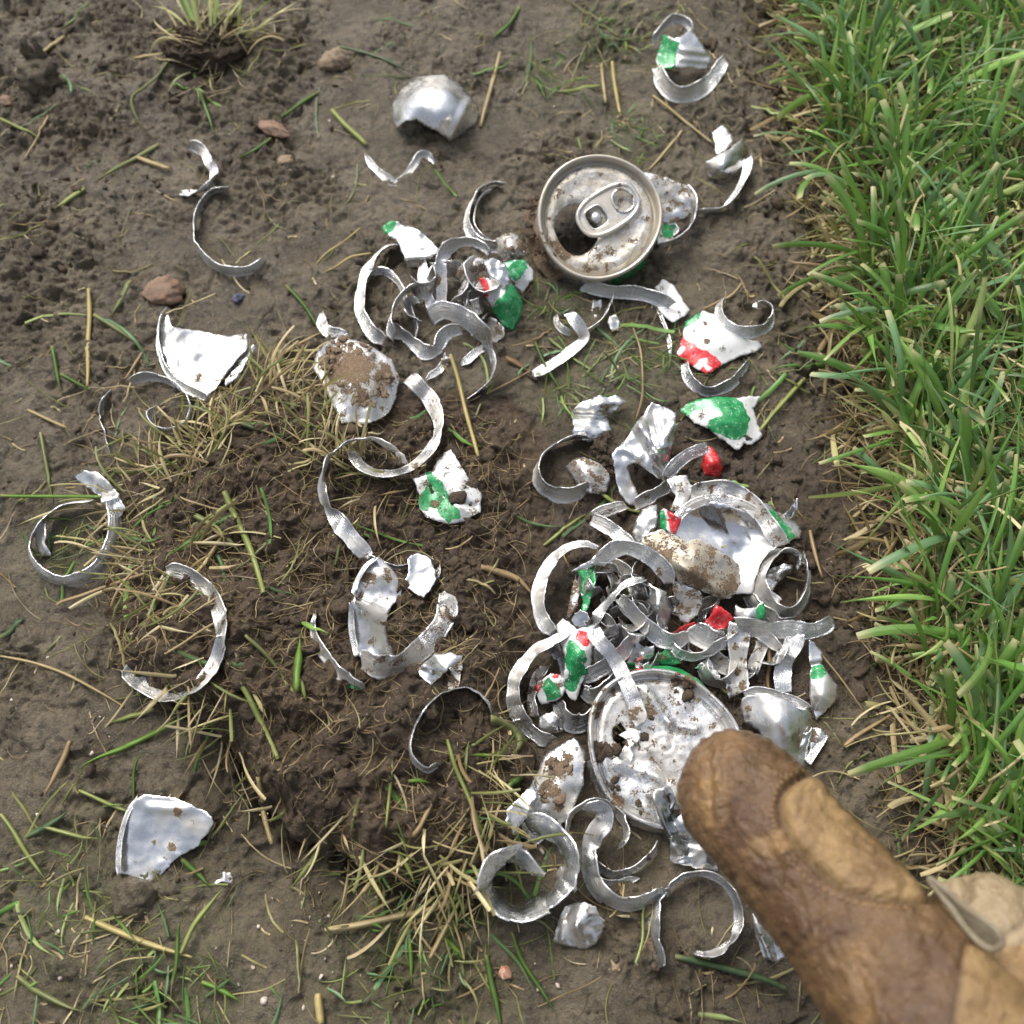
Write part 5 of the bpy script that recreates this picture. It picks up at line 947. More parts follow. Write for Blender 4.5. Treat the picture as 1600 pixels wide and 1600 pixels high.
ribbon('muddy curved strip cupped inside the hooked strip', [(925, 1345), (940, 1357), (962, 1366), (986, 1360), (1008, 1344), (1022, 1328), (1028, 1314)], W=7.4, roll=70, h=1.5, dirt=0.42, taper=(.4, .4))
ribbon('short jagged sliver below the muddy curved strip', [(926, 1370), (942, 1378), (962, 1380), (982, 1375), (998, 1371)], W=4, roll=50, h=1.2, dirt=0.24, jag=2.5, taper=(.5, .3))
ribbon('round dark-centred ring beside the gloved finger', [(1042, 1396), (1050, 1380), (1070, 1368), (1094, 1364), (1118, 1370), (1138, 1386), (1151, 1408), (1155, 1434), (1150, 1458), (1134, 1480), (1110, 1492), (1084, 1488)], W=7.2, roll=74, h=2, dirt=0.24, taper=(.8, .3))
ribbon('thin strand dropping from the ring beside the gloved finger', [(1038, 1392), (1028, 1412), (1023, 1440), (1024, 1466), (1032, 1490), (1033, 1512)], W=5, roll=60, h=1.5, dirt=0.3, taper=(.8, .8))
shard('muddy triangular tip at the foot of the thin strand', [(995, 1476, 2), (1006, 1470, 3), (1018, 1464, 3), (1022, 1482, 3), (1030, 1500, 2), (1030, 1518, 1), (1020, 1514, 1), (1012, 1494, 2)], dirt=0.56, crumple=.5)
shard('crumpled silver square at the bottom centre, below the spiral curl', [(882, 1417, 7), (896, 1412, 8), (915, 1410, 8), (932, 1417, 8), (936, 1430, 7), (945, 1438, 6), (942, 1450, 5), (940, 1462, 4), (930, 1474, 3), (920, 1480, 2), (912, 1484, 2), (900, 1480, 2), (880, 1477, 2), (864, 1470, 2), (868, 1454, 4), (872, 1440, 5)], ctrl=[(905, 1445, 9)], creases=[(900, 1445, 912, 1475, 2, 7), (880, 1440, 878, 1470, 1.5, 6)], dirt=0.22, crumple=1.1, ncr=7, spots=[(918, 1424, 7, .6), (882, 1432, 5, .5)])
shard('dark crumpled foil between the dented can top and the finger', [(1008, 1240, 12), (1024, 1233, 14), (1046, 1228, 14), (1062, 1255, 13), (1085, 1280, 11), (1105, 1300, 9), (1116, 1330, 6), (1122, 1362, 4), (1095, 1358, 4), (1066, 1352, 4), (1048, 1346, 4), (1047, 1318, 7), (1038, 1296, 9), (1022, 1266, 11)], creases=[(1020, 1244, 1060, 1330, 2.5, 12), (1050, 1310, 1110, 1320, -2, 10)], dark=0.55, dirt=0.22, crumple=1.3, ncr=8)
shard('white shard half hidden under the gloved finger at the bottom', [(1176, 1426, 4), (1184, 1440, 4), (1198, 1456, 4), (1212, 1468, 3), (1227, 1494, 2), (1210, 1503, 2), (1192, 1495, 2), (1180, 1462, 3)], dirt=0.26, crumple=.8, creases=[(1182, 1440, 1205, 1498, 2, 7)], spots=[(1190, 1460, 5, .8), (1200, 1480, 5, .8), (1210, 1490, 4, .7)])

rp = np.random.default_rng(4242)
def filler(n, label, cx, cy, rx, ry, hlo, hhi, mask=None):
    k = 0
    while k < n:
        a = rp.uniform(0, 6.28); q = math.sqrt(rp.random()); x = cx + rx * q * math.cos(a); y = cy + ry * q * math.sin(a)
        if mask and mask(x, y): continue
        r = rp.uniform(16, 34); a0 = rp.uniform(0, 6.28); sp = rp.uniform(1.6, 4.2) * (1 if rp.random() < .5 else -1); m = 6
        pts = [(x + r * (1 - .25 * i / m) * math.cos(a0 + sp * i / m), y + r * (1 - .25 * i / m) * math.sin(a0 + sp * i / m), rp.uniform(hlo, hhi)) for i in range(m + 1)]
        ribbon(label, pts, W=rp.uniform(4.5, 7), roll=rp.uniform(35, 75), dirt=rp.uniform(.22, .4), dark=rp.uniform(0, .25)); k += 1
filler(18, 'short silver curl packed deep among the others in the big pile', 985, 965, 130, 85, 1, 6)
filler(6, 'short silver curl packed deep among the others in the big pile', 1130, 1010, 70, 45, 1, 5)
filler(7, 'small thin curl wedged inside the upper tangle', 700, 465, 75, 60, 1, 6)
# ================================================================== grass, straw and roots
def blade_mesh(Pc, Wv, width, fold, col):
    """Pc (N,S,3) centre lines, Wv (N,S,3) unit width vectors, width (N,S) m, col (N,S,3)"""
    N, S, _ = Pc.shape; up = np.cross(Wv, np.gradient(Pc, axis=1)); up /= np.linalg.norm(up, axis=2, keepdims=True) + 1e-12
    l = Pc - Wv * width[..., None] / 2 + up * (fold * width[..., None]); r = Pc + Wv * width[..., None] / 2 + up * (fold * width[..., None])
    V = np.stack([l, Pc, r], 2).reshape(-1, 3)
    idx = np.arange(N * S * 3).reshape(N, S, 3)
    F = np.stack([idx[:, :-1, :-1], idx[:, 1:, :-1], idx[:, 1:, 1:], idx[:, :-1, 1:]], -1).reshape(-1, 4)
    C = np.repeat(col[:, :, None, :], 3, 2); C[:, :, 1] *= 1.18
    rib = np.tile(np.array([0.0, 1.0, 0.0]), (N * S,))
    return V, F, C.reshape(-1, 3), rib
def join(parts):
    V, F, C, R, o = [], [], [], [], 0
    for v, f, c, r in parts:
        V.append(v); F.append(f + o); C.append(c); R.append(r); o += len(v)
    return np.vstack(V), np.vstack(F), np.vstack(C), np.concatenate(R)
GREENS = np.array([(0.095, 0.235, 0.045), (0.140, 0.300, 0.060), (0.140, 0.280, 0.125), (0.220, 0.385, 0.090), (0.085, 0.175, 0.060), (0.33, 0.42, 0.14)])
STRAW = np.array([(0.50, 0.40, 0.22), (0.40, 0.30, 0.16), (0.60, 0.51, 0.30), (0.28, 0.195, 0.10), (0.45, 0.40, 0.19), (0.20, 0.14, 0.075)])
MIXED = np.array([(0.20, 0.22, 0.075), (0.28, 0.28, 0.10), (0.14, 0.17, 0.05), (0.33, 0.29, 0.13)])
def rooted(n, rg, x, y, az, el, L, Wd, curl, twist, col, tipcol, S=9, droop=0.0, fold=0.16, z0=None):
    t = np.linspace(0, 1, S)[None, :]; e = el[:, None] - curl[:, None] * t ** 1.3; a = az[:, None] + twist[:, None] * t ** 1.5
    ds = (L / (S - 1))[:, None]; dx = np.cos(e) * np.cos(a) * ds; dy = np.cos(e) * np.sin(a) * ds; dz = np.sin(e) * ds
    X_ = x[:, None] + np.concatenate([0 * x[:, None], np.cumsum(dx[:, :-1], 1)], 1); Y_ = y[:, None] + np.concatenate([0 * x[:, None], np.cumsum(dy[:, :-1], 1)], 1)
    z = (surf(x, y) if z0 is None else z0)[:, None] + np.concatenate([0 * x[:, None], np.cumsum(dz[:, :-1], 1)], 1)
    g = base(X_.ravel(), Y_.ravel()).reshape(X_.shape); z = np.maximum(z, g + 0.0012 + 0.0025 * t)
    Pc = np.stack([X_, Y_, z], -1); b = rg.uniform(-0.9, 0.9, n)[:, None] + rg.normal(0, .6, n)[:, None] * t
    Wh = np.stack([-np.sin(a), np.cos(a), 0 * a], -1); T = np.gradient(Pc, axis=1); T /= np.linalg.norm(T, axis=2, keepdims=True) + 1e-12
    Bn = np.cross(T, Wh); Wv = np.cos(b)[..., None] * Wh + np.sin(b)[..., None] * Bn
    prof = np.where(t < 0.6, 0.75 + 0.42 * t, 1.0); w = Wd[:, None] * prof
    return Pc, Wv, w, t
def tipped(w, t, blunt):
    """blunt: 0 runs to a point, 1 cut off by the mower"""
    k = np.where(blunt[:, None] > 0.5, 1 - 0.2 * sstep(0.9, 1, t), 1 - sstep(0.45, 1.0, t) * 0.95); return w * k
rg = np.random.default_rng(21)
# ---- lawn
def lawn_xy(n, lo, hi, rg, yl=-0.24, yh=0.34, f=None):
    y = rg.uniform(yl, yh, n); d = rg.uniform(lo, hi, n) if f is None else f(n)
    return np.interp(y, _lw[:, 1], _lw[:, 0]) + d, y, d
parts = []
for (n, dens_hi) in ((900, 0.03), (2300, 0.14), (2000, 0.45)):
    x, y, d = lawn_xy(n, 0.0005, dens_hi, rg, -0.3, 0.42)
    near_edge = np.exp(-(d / 0.016))
    az = rg.uniform(-np.pi, np.pi, n); pref = np.where(rg.random(n) < 0.55, R_(75) + rg.normal(0, .8, n), az)
    az = np.where(rg.random(n) < 0.45 * near_edge + 0.1, np.pi + rg.normal(0, 0.9, n), pref)
    el = rg.uniform(R_(18), R_(80), n); L = rg.uniform(0.020, 0.060, n) * (1 - 0.15 * near_edge); W_ = 0.0012 + 0.0024 * rg.random(n) ** 1.2
    curl = rg.uniform(0.1, 1.5, n); tw = rg.normal(0, 0.35, n)
    Pc, Wv, w, t = rooted(n, rg, x, y, az, el, L, W_, curl, tw, None, None)
    blunt = (rg.random(n) < 0.5).astype(float); w = tipped(w, t, blunt)
    c0 = GREENS[rg.choice(len(GREENS), n, p=[.24, .24, .18, .14, .12, .08])] * rg.uniform(0.75, 1.3, (n, 1)); col = np.repeat(c0[:, None], t.shape[1], 1)
    base_ = np.array((0.32, 0.33, 0.14)); col = col + (base_ - col) * (0.65 * sstep(0.28, 0.0, t))[..., None]
    tipc = np.array((0.55, 0.50, 0.27)); col = col + (tipc - col) * (sstep(0.86, 1.0, t) * (blunt[:, None] * 0.85 + 0.1))[..., None]
    parts.append(blade_mesh(Pc, Wv, w, rg.uniform(0.05, 0.25), col))
# fine thin stems and cut pale bits among the blades
n = 3600; x, y, d = lawn_xy(n, 0.0, 0.16, rg, -0.3, 0.42); az = rg.uniform(-np.pi, np.pi, n); el = rg.uniform(0.1, 1.3, n); L = rg.uniform(0.010, 0.038, n)
Pc, Wv, w, t = rooted(n, rg, x, y, az, el, L, rg.uniform(0.0005, 0.0013, n), rg.uniform(0, 1.6, n), rg.normal(0, .8, n), None, None)
c0 = np.where((rg.random(n) < 0.45)[:, None], STRAW[rg.choice(5, n)] * 1.25, MIXED[rg.choice(4, n)]); col = np.repeat(c0[:, None], t.shape[1], 1)
parts.append(blade_mesh(Pc, Wv, w, 0.1, col))
V, F, C, Rb_ = join(parts)
tag(mesh_obj('lawn_grass', V, F, M_BLADE, attrs={'rib': Rb_}, colors=C), 'thick green mown lawn grass along the right side', kind='stuff')
# ---- dry thatch at the lawn edge
n = 2300; x, y, d = lawn_xy(n, 0, 0, rg, -0.26, 0.36, f=lambda n: rg.normal(0.003, 0.0085, n)); x = np.concatenate([x, lawn_xy(1500, 0.0, .12, rg)[0]]); y = np.concatenate([y, rg.uniform(-.24, .34, 1500)]); n = len(x)
az = np.where(rg.random(n) < 0.6, np.pi + rg.normal(0, 1.0, n), rg.uniform(-np.pi, np.pi, n))
Pc, Wv, w, t = rooted(n, rg, x, y, az, rg.uniform(-0.1, 0.9, n), rg.uniform(0.006, 0.028, n), 0.0004 + 0.0020 * rg.random(n) ** 2, rg.uniform(-.3, 1.5, n), rg.normal(0, .45, n), None, None)
w = tipped(w, t, (rg.random(n) < .5).astype(float))
c0 = STRAW[rg.choice(6, n, p=[.24, .24, .16, .16, .1, .1])] * rg.uniform(0.65, 1.2, (n, 1)); col = np.repeat(c0[:, None], t.shape[1], 1)
V, F, C, Rb_ = blade_mesh(Pc, Wv, w, 0.12, col)
tag(mesh_obj('dry_thatch', V, F, M_BLADE, attrs={'rib': Rb_}, colors=C), 'dry tan thatch and dead stems fringing the cut edge of the lawn', kind='stuff')

# ---- straw and blades lying on the mud
def lying(n, rg, x, y, az, L, Wd, bend, S=10, lift=0.0004, tilt=None):
    t = np.linspace(0, 1, S)[None, :]; a = az[:, None] + bend[:, None] * (t - 0.5) + 0.07 * rg.normal(0, 1, (n, 1)) * np.sin(t * 7 + rg.uniform(0, 6, (n, 1)))
    ds = (L / (S - 1))[:, None]; X_ = x[:, None] + np.cumsum(np.cos(a) * ds, 1) - (L / 2 * np.cos(az))[:, None]; Y_ = y[:, None] + np.cumsum(np.sin(a) * ds, 1) - (L / 2 * np.sin(az))[:, None]
    g = surf(X_.ravel(), Y_.ravel()).reshape(X_.shape)
    lin = np.stack([np.linspace(a_, b_, S) for a_, b_ in zip(g[:, 0], g[:, -1])])
    z = np.maximum(0.45 * g + 0.55 * lin, g - 0.0002) + lift
    if tilt is not None: z = z + tilt[:, None] * t ** 1.5
    Pc = np.stack([X_, Y_, z], -1); b = rg.uniform(-0.5, 0.5, n)[:, None] * np.ones_like(t)
    Wh = np.stack([-np.sin(a), np.cos(a), 0 * a], -1); Wv = np.cos(b)[..., None] * Wh; Wv[..., 2] += np.sin(b)
    return Pc, Wv, np.repeat(Wd[:, None], S, 1), t
def px_dens(x, y):
    px, py = to_px(np.stack([x, y, base(x, y)], 1)); d = np.full(x.shape, 0.16)
    for cx, cy, rx, ry, s in [(330, 640, 230, 90, .8), (250, 850, 200, 200, .7), (480, 700, 200, 140, .7), (640, 1330, 330, 110, .9), (700, 960, 180, 180, .45), (300, 1050, 200, 120, .6), (150, 1500, 260, 160, .7), (60, 700, 120, 250, .35),
                              (700, 1480, 260, 100, .8), (960, 100, 180, 160, .55), (1000, 230, 130, 60, .5), (900, 560, 170, 110, .6), (1200, 650, 90, 120, .4), (450, 60, 200, 120, .35), (800, 1230, 110, 120, .8), (1150, 1540, 110, 80, .5), (480, 620, 120, 120, .6)]:
        d = np.maximum(d, s * np.exp(-((px - cx) / rx) ** 2 - ((py - cy) / ry) ** 2))
    d = np.where((px > 150) & (px < 850) & (py < 420), d * 0.45, d)
    return np.where(lawn_d(x, y) > 0.0, 0, d)
parts = []
def bunch(n, Lr, Wr, pal, probs, seed, lift=0.0004, bend=0.6, tiltmax=0.0, dens=px_dens):
    rg = np.random.default_rng(seed); xy = scatter(n, rg, dens)
    L = rg.uniform(*Lr, n); Wd = rg.uniform(*Wr, n); Pc, Wv, w, t = lying(n, rg, xy[:, 0], xy[:, 1], rg.uniform(0, 6.28, n), L, Wd, rg.normal(0, bend, n), lift=lift, tilt=rg.uniform(0, tiltmax, n) * (rg.random(n) < .4))
    blunt = (rg.random(n) < .5).astype(float); w = tipped(w, t, blunt); c0 = pal[rg.choice(len(pal), n, p=probs)] * rg.uniform(.7, 1.15, (n, 1)); col = np.repeat(c0[:, None], t.shape[1], 1)
    col = col * (1 + 0.25 * np.sin(t * 7 + rg.uniform(0, 6, (n, 1))))[..., None]
    parts.append(blade_mesh(Pc, Wv, w, 0.14, np.clip(col, 0, 1)))
bunch(520, (0.006, 0.024), (0.00025, 0.0009), STRAW, [.22, .22, .12, .18, .14, .12], 31, tiltmax=0.007)
bunch(380, (0.006, 0.026), (0.0003, 0.0010), MIXED, None, 32, tiltmax=0.008)
bunch(120, (0.010, 0.034), (0.0008, 0.0019), GREENS, None, 33, tiltmax=0.008)
bunch(700, (0.002, 0.009), (0.0003, 0.0009), STRAW, [.2, .25, .1, .2, .1, .15], 34)
V, F, C, Rb_ = join(parts)
tag(mesh_obj('loose_straw', V, F, M_BLADE, attrs={'rib': Rb_}, colors=C), 'loose bits of straw and cut grass strewn over the mud', kind='stuff')
# tufts half rooted in the clod edge, and curly dead roots
parts = []
def tuft(px, py, n, Lr, Wr, pal, seed, az0=None, spread=3.1, el=(0.2, 1.1), curl=(0.2, 1.6), sig=7, h=0):
    rg = np.random.default_rng(seed); c = P(px, py, 0); x = c[0] + rg.normal(0, sig / 4000, n); y = c[1] + rg.normal(0, sig / 4000, n)
    az = (az0 if az0 is not None else 0) + rg.uniform(-spread, spread, n)
    Pc, Wv, w, t = rooted(n, rg, x, y, az, rg.uniform(*el, n), rg.uniform(*Lr, n), rg.uniform(*Wr, n), rg.uniform(*curl, n), rg.normal(0, .5, n), None, None, z0=surf(x, y) + h / 1000)
    w = tipped(w, t, (rg.random(n) < .3).astype(float)); c0 = pal[rg.choice(len(pal), n)] * rg.uniform(.75, 1.2, (n, 1)); col = np.repeat(c0[:, None], t.shape[1], 1)
    return blade_mesh(Pc, Wv, w, .15, col)
for i, (px, py, n, az0) in enumerate([(440, 1275, 3, 4.3), (520, 1320, 5, 4.5), (690, 1330, 12, 4.7), (760, 1250, 14, 5.2), (340, 685, 22, 1.2), (420, 585, 12, 1.0), (300, 715, 30, 2.2), (240, 730, 14, 2.6), (470, 640, 16, 1.0), (230, 850, 16, 3.0), (330, 860, 12, 0.5), (280, 930, 14, 3.4), (360, 665, 24, 1.8), (250, 740, 20, 2.8), (430, 610, 16, 0.9), (440, 570, 12, 0.8), (180, 800, 16, 3.0), (200, 900, 14, 3.3), (300, 1100, 18, 3.8), (350, 1140, 16, 4.2), (560, 1345, 8, 4.6), (640, 1375, 18, 4.7), (720, 1375, 18, 4.9), (780, 1310, 14, 5.4), 
                                      (770, 1180, 16, 5.5), (540, 720, 20, 2.0), (620, 780, 8, 4.0), (250, 970, 10, 0.3), (480, 680, 18, 2.0)]):
    parts.append(tuft(px, py, n, (0.008, 0.027), (0.0003, 0.0015), STRAW * 1.15, 700 + i, az0, 1.3, sig=22))
    parts.append(tuft(px, py, n // 3, (0.009, 0.027), (0.0004, 0.0014), MIXED, 800 + i, az0, 1.6, sig=22))
def dens_root(x, y):
    c = clod_h(x, y) > 0.002; ld = lawn_d(x, y); return np.where(ld > 0, 0, 0.9 * c + 0.5 * np.exp(-((ld + 0.008) / .012) ** 2) + 0.04)
bunch(2600, (0.004, 0.020), (0.00015, 0.00040), STRAW, [.1, .3, .0, .3, .1, .2], 35, lift=0.0006, bend=1.6, tiltmax=0.004, dens=dens_root)
V, F, C, Rb_ = join(parts)
tag(mesh_obj('dry_roots', V, F, M_BLADE, attrs={'rib': Rb_}, colors=C), 'curly dead roots and stubble poking from the upturned clod', kind='stuff')
# short new grass in the damp patches
parts = []; rg = np.random.default_rng(91)
def dens_moss(x, y): return np.where(lawn_d(x, y) > 0, 0, moss_at(x, y) ** 2)
xy = scatter(420, rg, dens_moss); n = len(xy)
Pc, Wv, w, t = rooted(n, rg, xy[:, 0], xy[:, 1], rg.uniform(0, 6.28, n), rg.uniform(0.0, 0.7, n), rg.uniform(0.005, 0.016, n), rg.uniform(0.0004, 0.0012, n), rg.uniform(0, 1, n), rg.normal(0, .6, n), None, None)
w = tipped(w, t, np.zeros(n)); c0 = np.vstack([GREENS, MIXED])[rg.choice(10, n)] * rg.uniform(.6, 1.0, (n, 1)); V, F, C, Rb_ = blade_mesh(Pc, Wv, w, .15, np.repeat(c0[:, None], t.shape[1], 1))
tag(mesh_obj('sparse_new_grass', V, F, M_BLADE, attrs={'rib': Rb_}, colors=C), 'sparse short new grass in the damp green patches of the mud', kind='stuff')

# the pale tuft at the top
r_ = empty('grass_tuft', (TC[0], TC[1], 0.0), 'pale green grass tuft growing from the small clod at the top left', 'grass tuft')
for i, (px, py, az, el, Ln, wd, cu, tw, ci) in enumerate([(312, 52, 2.0, .5, .034, .0030, .4, .1, 3), (316, 54, 1.75, .7, .036, .0028, .4, 0, 5), (330, 58, 1.5, .6, .032, .0022, .5, .2, 6), (372, 58, 1.45, .6, .036, .0030, .5, -.1, 5), (340, 50, .8, .5, .030, .0018, .6, .3, 6),
                                                      (365, 62, .9, .4, .032, .0020, .7, 0, 3), (300, 75, 2.6, .5, .026, .0014, 1.8, 1.6, 7), (296, 70, 2.9, .6, .028, .0012, 1.4, -1.5, 7), (310, 60, 2.3, .6, .030, .0016, 1.0, .8, 6), (380, 60, .5, .4, .036, .0020, .5, .2, 6), (385, 50, .2, .4, .030, .0012, .9, .2, 7),
                                                      (335, 52, 1.3, .8, .030, .0020, .6, 0, 3), (290, 66, 2.0, .6, .025, .0012, .5, .5, 7), (330, 118, 4.9, .2, .012, .0008, .6, .4, 7), (365, 105, 5.2, .2, .010, .0007, .6, .4, 7), (300, 110, 3.8, .2, .016, .0010, .6, .8, 6)]):
    pal = np.vstack([GREENS, [(0.42, 0.42, 0.18), (0.46, 0.38, 0.20)]]); rg1 = np.random.default_rng(950 + i); c = P(px, py + 8, 0)
    a1 = lambda v: np.array([v])
    Pc, Wv, w, t = rooted(1, rg1, a1(c[0]), a1(c[1]), a1(az), a1(el), a1(Ln), a1(wd), a1(cu), a1(tw), None, None, S=14, z0=a1(c[2] + 0.002))
    w = tipped(w, t, np.zeros(1)); cc = np.repeat((pal[ci] * 1.25)[None, None], 14, 1); cc = cc + (np.array((.55, .52, .28)) - cc) * (sstep(.4, 0, t) * .8)[..., None]
    V, F, C, Rb_ = blade_mesh(Pc, Wv, w, .18, cc); mesh_obj('blade', V, F, M_BLADE, parent=r_, attrs={'rib': Rb_}, colors=C)

parts = [tuft(318, 62, 46, (0.012, 0.034), (0.0004, 0.0016), np.vstack([MIXED, STRAW[:3]]) * 1.15, 990, 1.7, 1.5, (0.1, 0.9), (0.2, 1.9), 22, 3), tuft(372, 66, 26, (0.010, 0.030), (0.0004, 0.0014), STRAW, 991, 1.0, 1.6, (0.1, 0.8), (0.2, 1.9), 16, 3), tuft(335, 108, 30, (0.006, 0.014), (0.0002, 0.0006), STRAW, 992, 4.7, 1.4, (-0.4, 0.3), (0, 1.0), 30, 2)]
V, F, C, Rb_ = join(parts)
tag(mesh_obj('dead_stems', V, F, M_BLADE, parent=r_, attrs={'rib': Rb_}, colors=C), kind='stuff')
# ---- single blades and straws one can pick out
CL = {'green': (0.075, 0.15, 0.030), 'bright': (0.13, 0.26, 0.035), 'pale': (0.28, 0.32, 0.10), 'olive': (0.17, 0.19, 0.07), 'straw': (0.46, 0.36, 0.19), 'tan': (0.38, 0.27, 0.15), 'brown': (0.25, 0.155, 0.085), 'yellow': (0.52, 0.42, 0.18), 'blue': (0.065, 0.12, 0.055)}
def stalk(name, cat, label, pts, wpx, c, tip=0.0, hs=2.0, round_=False):
    SEED[0] += 1; sd = SEED[0]; A = [(p[0], p[1], p[2] if len(p) > 2 else hs) for p in pts]
    Cc = catmull(A, step=7); S = len(Cc); M = []
    for a, b, h in Cc:
        p = P(a, b, h); g = float(surf(p[0], p[1])); p[2] = max(p[2], g + 0.0006); M.append(p)
    M = np.array(M); t = np.linspace(0, 1, S); T = np.gradient(M, axis=0); T /= np.linalg.norm(T, axis=1)[:, None]
    N = np.cross([0, 0, 1.], T); N /= np.linalg.norm(N, axis=1)[:, None]; B = np.cross(T, N); b = 0.5 * perlin(t * 2, t * 0 + sd * .7, sd)
    Wv = np.cos(b)[:, None] * N + np.sin(b)[:, None] * B; sc = ((M - CP) @ FW).mean() / FPX
    w = 0.86 * wpx * sc * (1 + 0.12 * perlin(t * 6, t * 0 + sd, sd)) * (0.75 + .25 * sstep(0, .15, t)) * (1 - (1 - tip) * sstep(0.55, 1.0, t) * 0.92)
    c = np.array(CL[c]); cc = np.repeat(c[None, None], S, 1) * (1 + 0.22 * perlin(t * 5, t * 0 + sd * 1.3, sd))[None, :, None]
    if name == 'grass_blade': cc = cc + (np.array((.42, .36, .18)) - cc) * (0.5 * sstep(.12, 0, t) + 0.35 * sstep(.93, 1, t))[None, :, None]
    V, F, C, Rb_ = blade_mesh(M[None], Wv[None], w[None], 0.2, np.clip(cc, 0, 1))
    o = mesh_obj(name, V, F, M_BLADE, attrs={'rib': Rb_}, colors=C); o.modifiers.new('thickness', 'SOLIDIFY').thickness = 0.00025
    i = np.argmin(M[:, 2]); recenter(o, M[i]); return tag(o, label, cat, {'straw': 'loose straws lying on the mud', 'grass blade': 'single grass blades lying on the mud'}[cat])
GB = lambda l, p, w, c, tip=0.0, hs=2.0: stalk('grass_blade', 'grass blade', l, p, w, c, tip, hs)
ST = lambda l, p, w, c, tip=0.7, hs=2.0: stalk('straw', 'straw', l, p, w, c, tip, hs)
GB('wide green blade slanting down from the top edge at the centre right of the tuft', [(812, 10), (795, 35), (775, 55), (762, 68)], 9, 'green')
ST('straight pale straw leaning right of the big domed white shard', [(781, 80), (772, 120), (760, 160), (751, 197)], 8, 'straw')
GB('long grey-green blade arching above the big domed white shard', [(527, 72), (560, 78), (600, 92), (645, 115)], 7, 'blue')
GB('thick bright green stalk left of the big domed white shard', [(517, 170), (535, 190), (555, 208), (572, 225)], 10, 'pale', .9)
GB('long green blade crossing between the tuft and the domed shard, upper half', [(497, 143), (470, 160), (445, 178), (425, 192)], 8, 'green')
GB('long green blade below the elongated brown chip', [(423, 215), (405, 228), (385, 240), (368, 249)], 8, 'green')
GB('dark blade hanging down below the tuft clod', [(303, 113), (315, 150), (328, 185), (335, 216)], 8, 'green')
GB('crooked olive blade left of the tuft clod, with a kinked middle', [(283, 73), (255, 108), (225, 135), (206, 150), (208, 170), (220, 195), (227, 216)], 7, 'olive')
ST('short thick straw at the left, upper of two near the corner', [(100, 55), (80, 70), (58, 84), (38, 95)], 9, 'straw')
GB('green blade tip at the top edge near the left corner', [(138, 5), (118, 28), (88, 50)], 7, 'green')
ST('short straw below the left side of the tuft clod', [(210, 90), (235, 86), (262, 81)], 7, 'straw')
GB('long flat olive blade left of the thin C-shaped curl', [(248, 224), (215, 243), (180, 262), (145, 286)], 11, 'olive')
GB('yellow-green blade tip continuing below the long flat olive blade', [(132, 293), (110, 308), (80, 329)], 9, 'pale')
ST('pale cut straw above the thin C-shaped curl', [(213, 244), (235, 253), (264, 262)], 9, 'straw', 1)
GB('green blade at the left edge below the rough lumps', [(0, 184), (25, 196), (48, 208), (66, 218)], 7, 'pale')
ST('thin crossed straw at the left, above the other', [(75, 180), (60, 210), (45, 235), (38, 248)], 5, 'straw')
GB('narrow green blade standing below the reddish pebble', [(205, 438), (195, 460), (182, 478), (172, 496)], 12, 'olive')
ST('upright pale stalk left of the white triangular shard', [(138, 450), (139, 490), (137, 530), (137, 572), (136, 603)], 9, 'yellow', .6)
GB('long olive blade pointing at the white triangular shard', [(146, 490), (168, 503), (195, 522), (222, 544)], 10, 'olive')
ST('straw joining the long olive blade to the thin curl', [(225, 546), (210, 570), (195, 592)], 6, 'tan')
GB('green blade bent left of the upright pale stalk', [(80, 540), (86, 570), (92, 600), (98, 618)], 8, 'green')
GB('green blade lying right of the bent one at the left', [(94, 584), (115, 595), (145, 612)], 7, 'green')
ST('short light straw at the left edge level with the thin curl', [(42, 640), (70, 653), (103, 668)], 6, 'straw', 1)
GB('pale blade upright between the thin curl and the little white scrap', [(62, 675), (68, 710), (75, 745), (85, 795)], 8, 'olive')
GB('round green stalk running in from the left edge to the little white scrap', [(0, 774), (50, 775), (100, 775), (158, 776)], 7, 'bright', 1, 5)
GB('wide dull green blade lying across the clod right of the wide ring', [(285, 797), (315, 812), (350, 836), (382, 872)], 13, 'olive')
GB('broad green blade crossing under the wide dull one', [(372, 806), (330, 825), (290, 850), (258, 873)], 13, 'green')
ST('long cut stalk standing steeply on the clod, left of the S-shaped strip', [(350, 767), (365, 800), (385, 845), (405, 905), (410, 925)], 12, 'pale', .8, 4)
ST('yellowish stalk crossing the wide dull green blade', [(356, 823), (335, 855), (318, 880), (302, 898)], 9, 'yellow', .8)
GB('grey-green blade above the clod left of the mud-caked shard', [(378, 662), (405, 670), (450, 683)], 11, 'blue')
ST('thin straw inside the big smooth C-shaped strip', [(334, 973), (310, 988), (285, 1005), (257, 1022)], 5, 'straw', 1, 4)
ST('orange-brown curved stem above the big smooth C-shaped strip', [(225, 896), (195, 905), (160, 918), (128, 930), (95, 940), (88, 946)], 8, 'tan', .9, 4)
GB('slanting olive blade right of the big smooth C-shaped strip', [(383, 992), (405, 1012), (430, 1040), (450, 1065)], 8, 'olive')
ST('long cut stalk lower right of the big smooth C-shaped strip', [(373, 1062), (390, 1090), (410, 1135), (433, 1186)], 11, 'pale', .9, 3)
GB('bright green sprout between the C-shaped strip and the slim curved sliver', [(463, 1080), (462, 1055), (466, 1030), (469, 990)], 14, 'bright', 0, 4)
GB('smaller leaf of the bright sprout pointing left', [(460, 1082), (450, 1070), (438, 1052)], 8, 'pale')
GB('smaller leaf of the bright sprout pointing down right', [(468, 1060), (473, 1078), (479, 1097)], 9, 'pale')
ST('split tan stick on the mud at the left', [(110, 1158), (98, 1185), (85, 1212), (70, 1240)], 11, 'tan', .4)
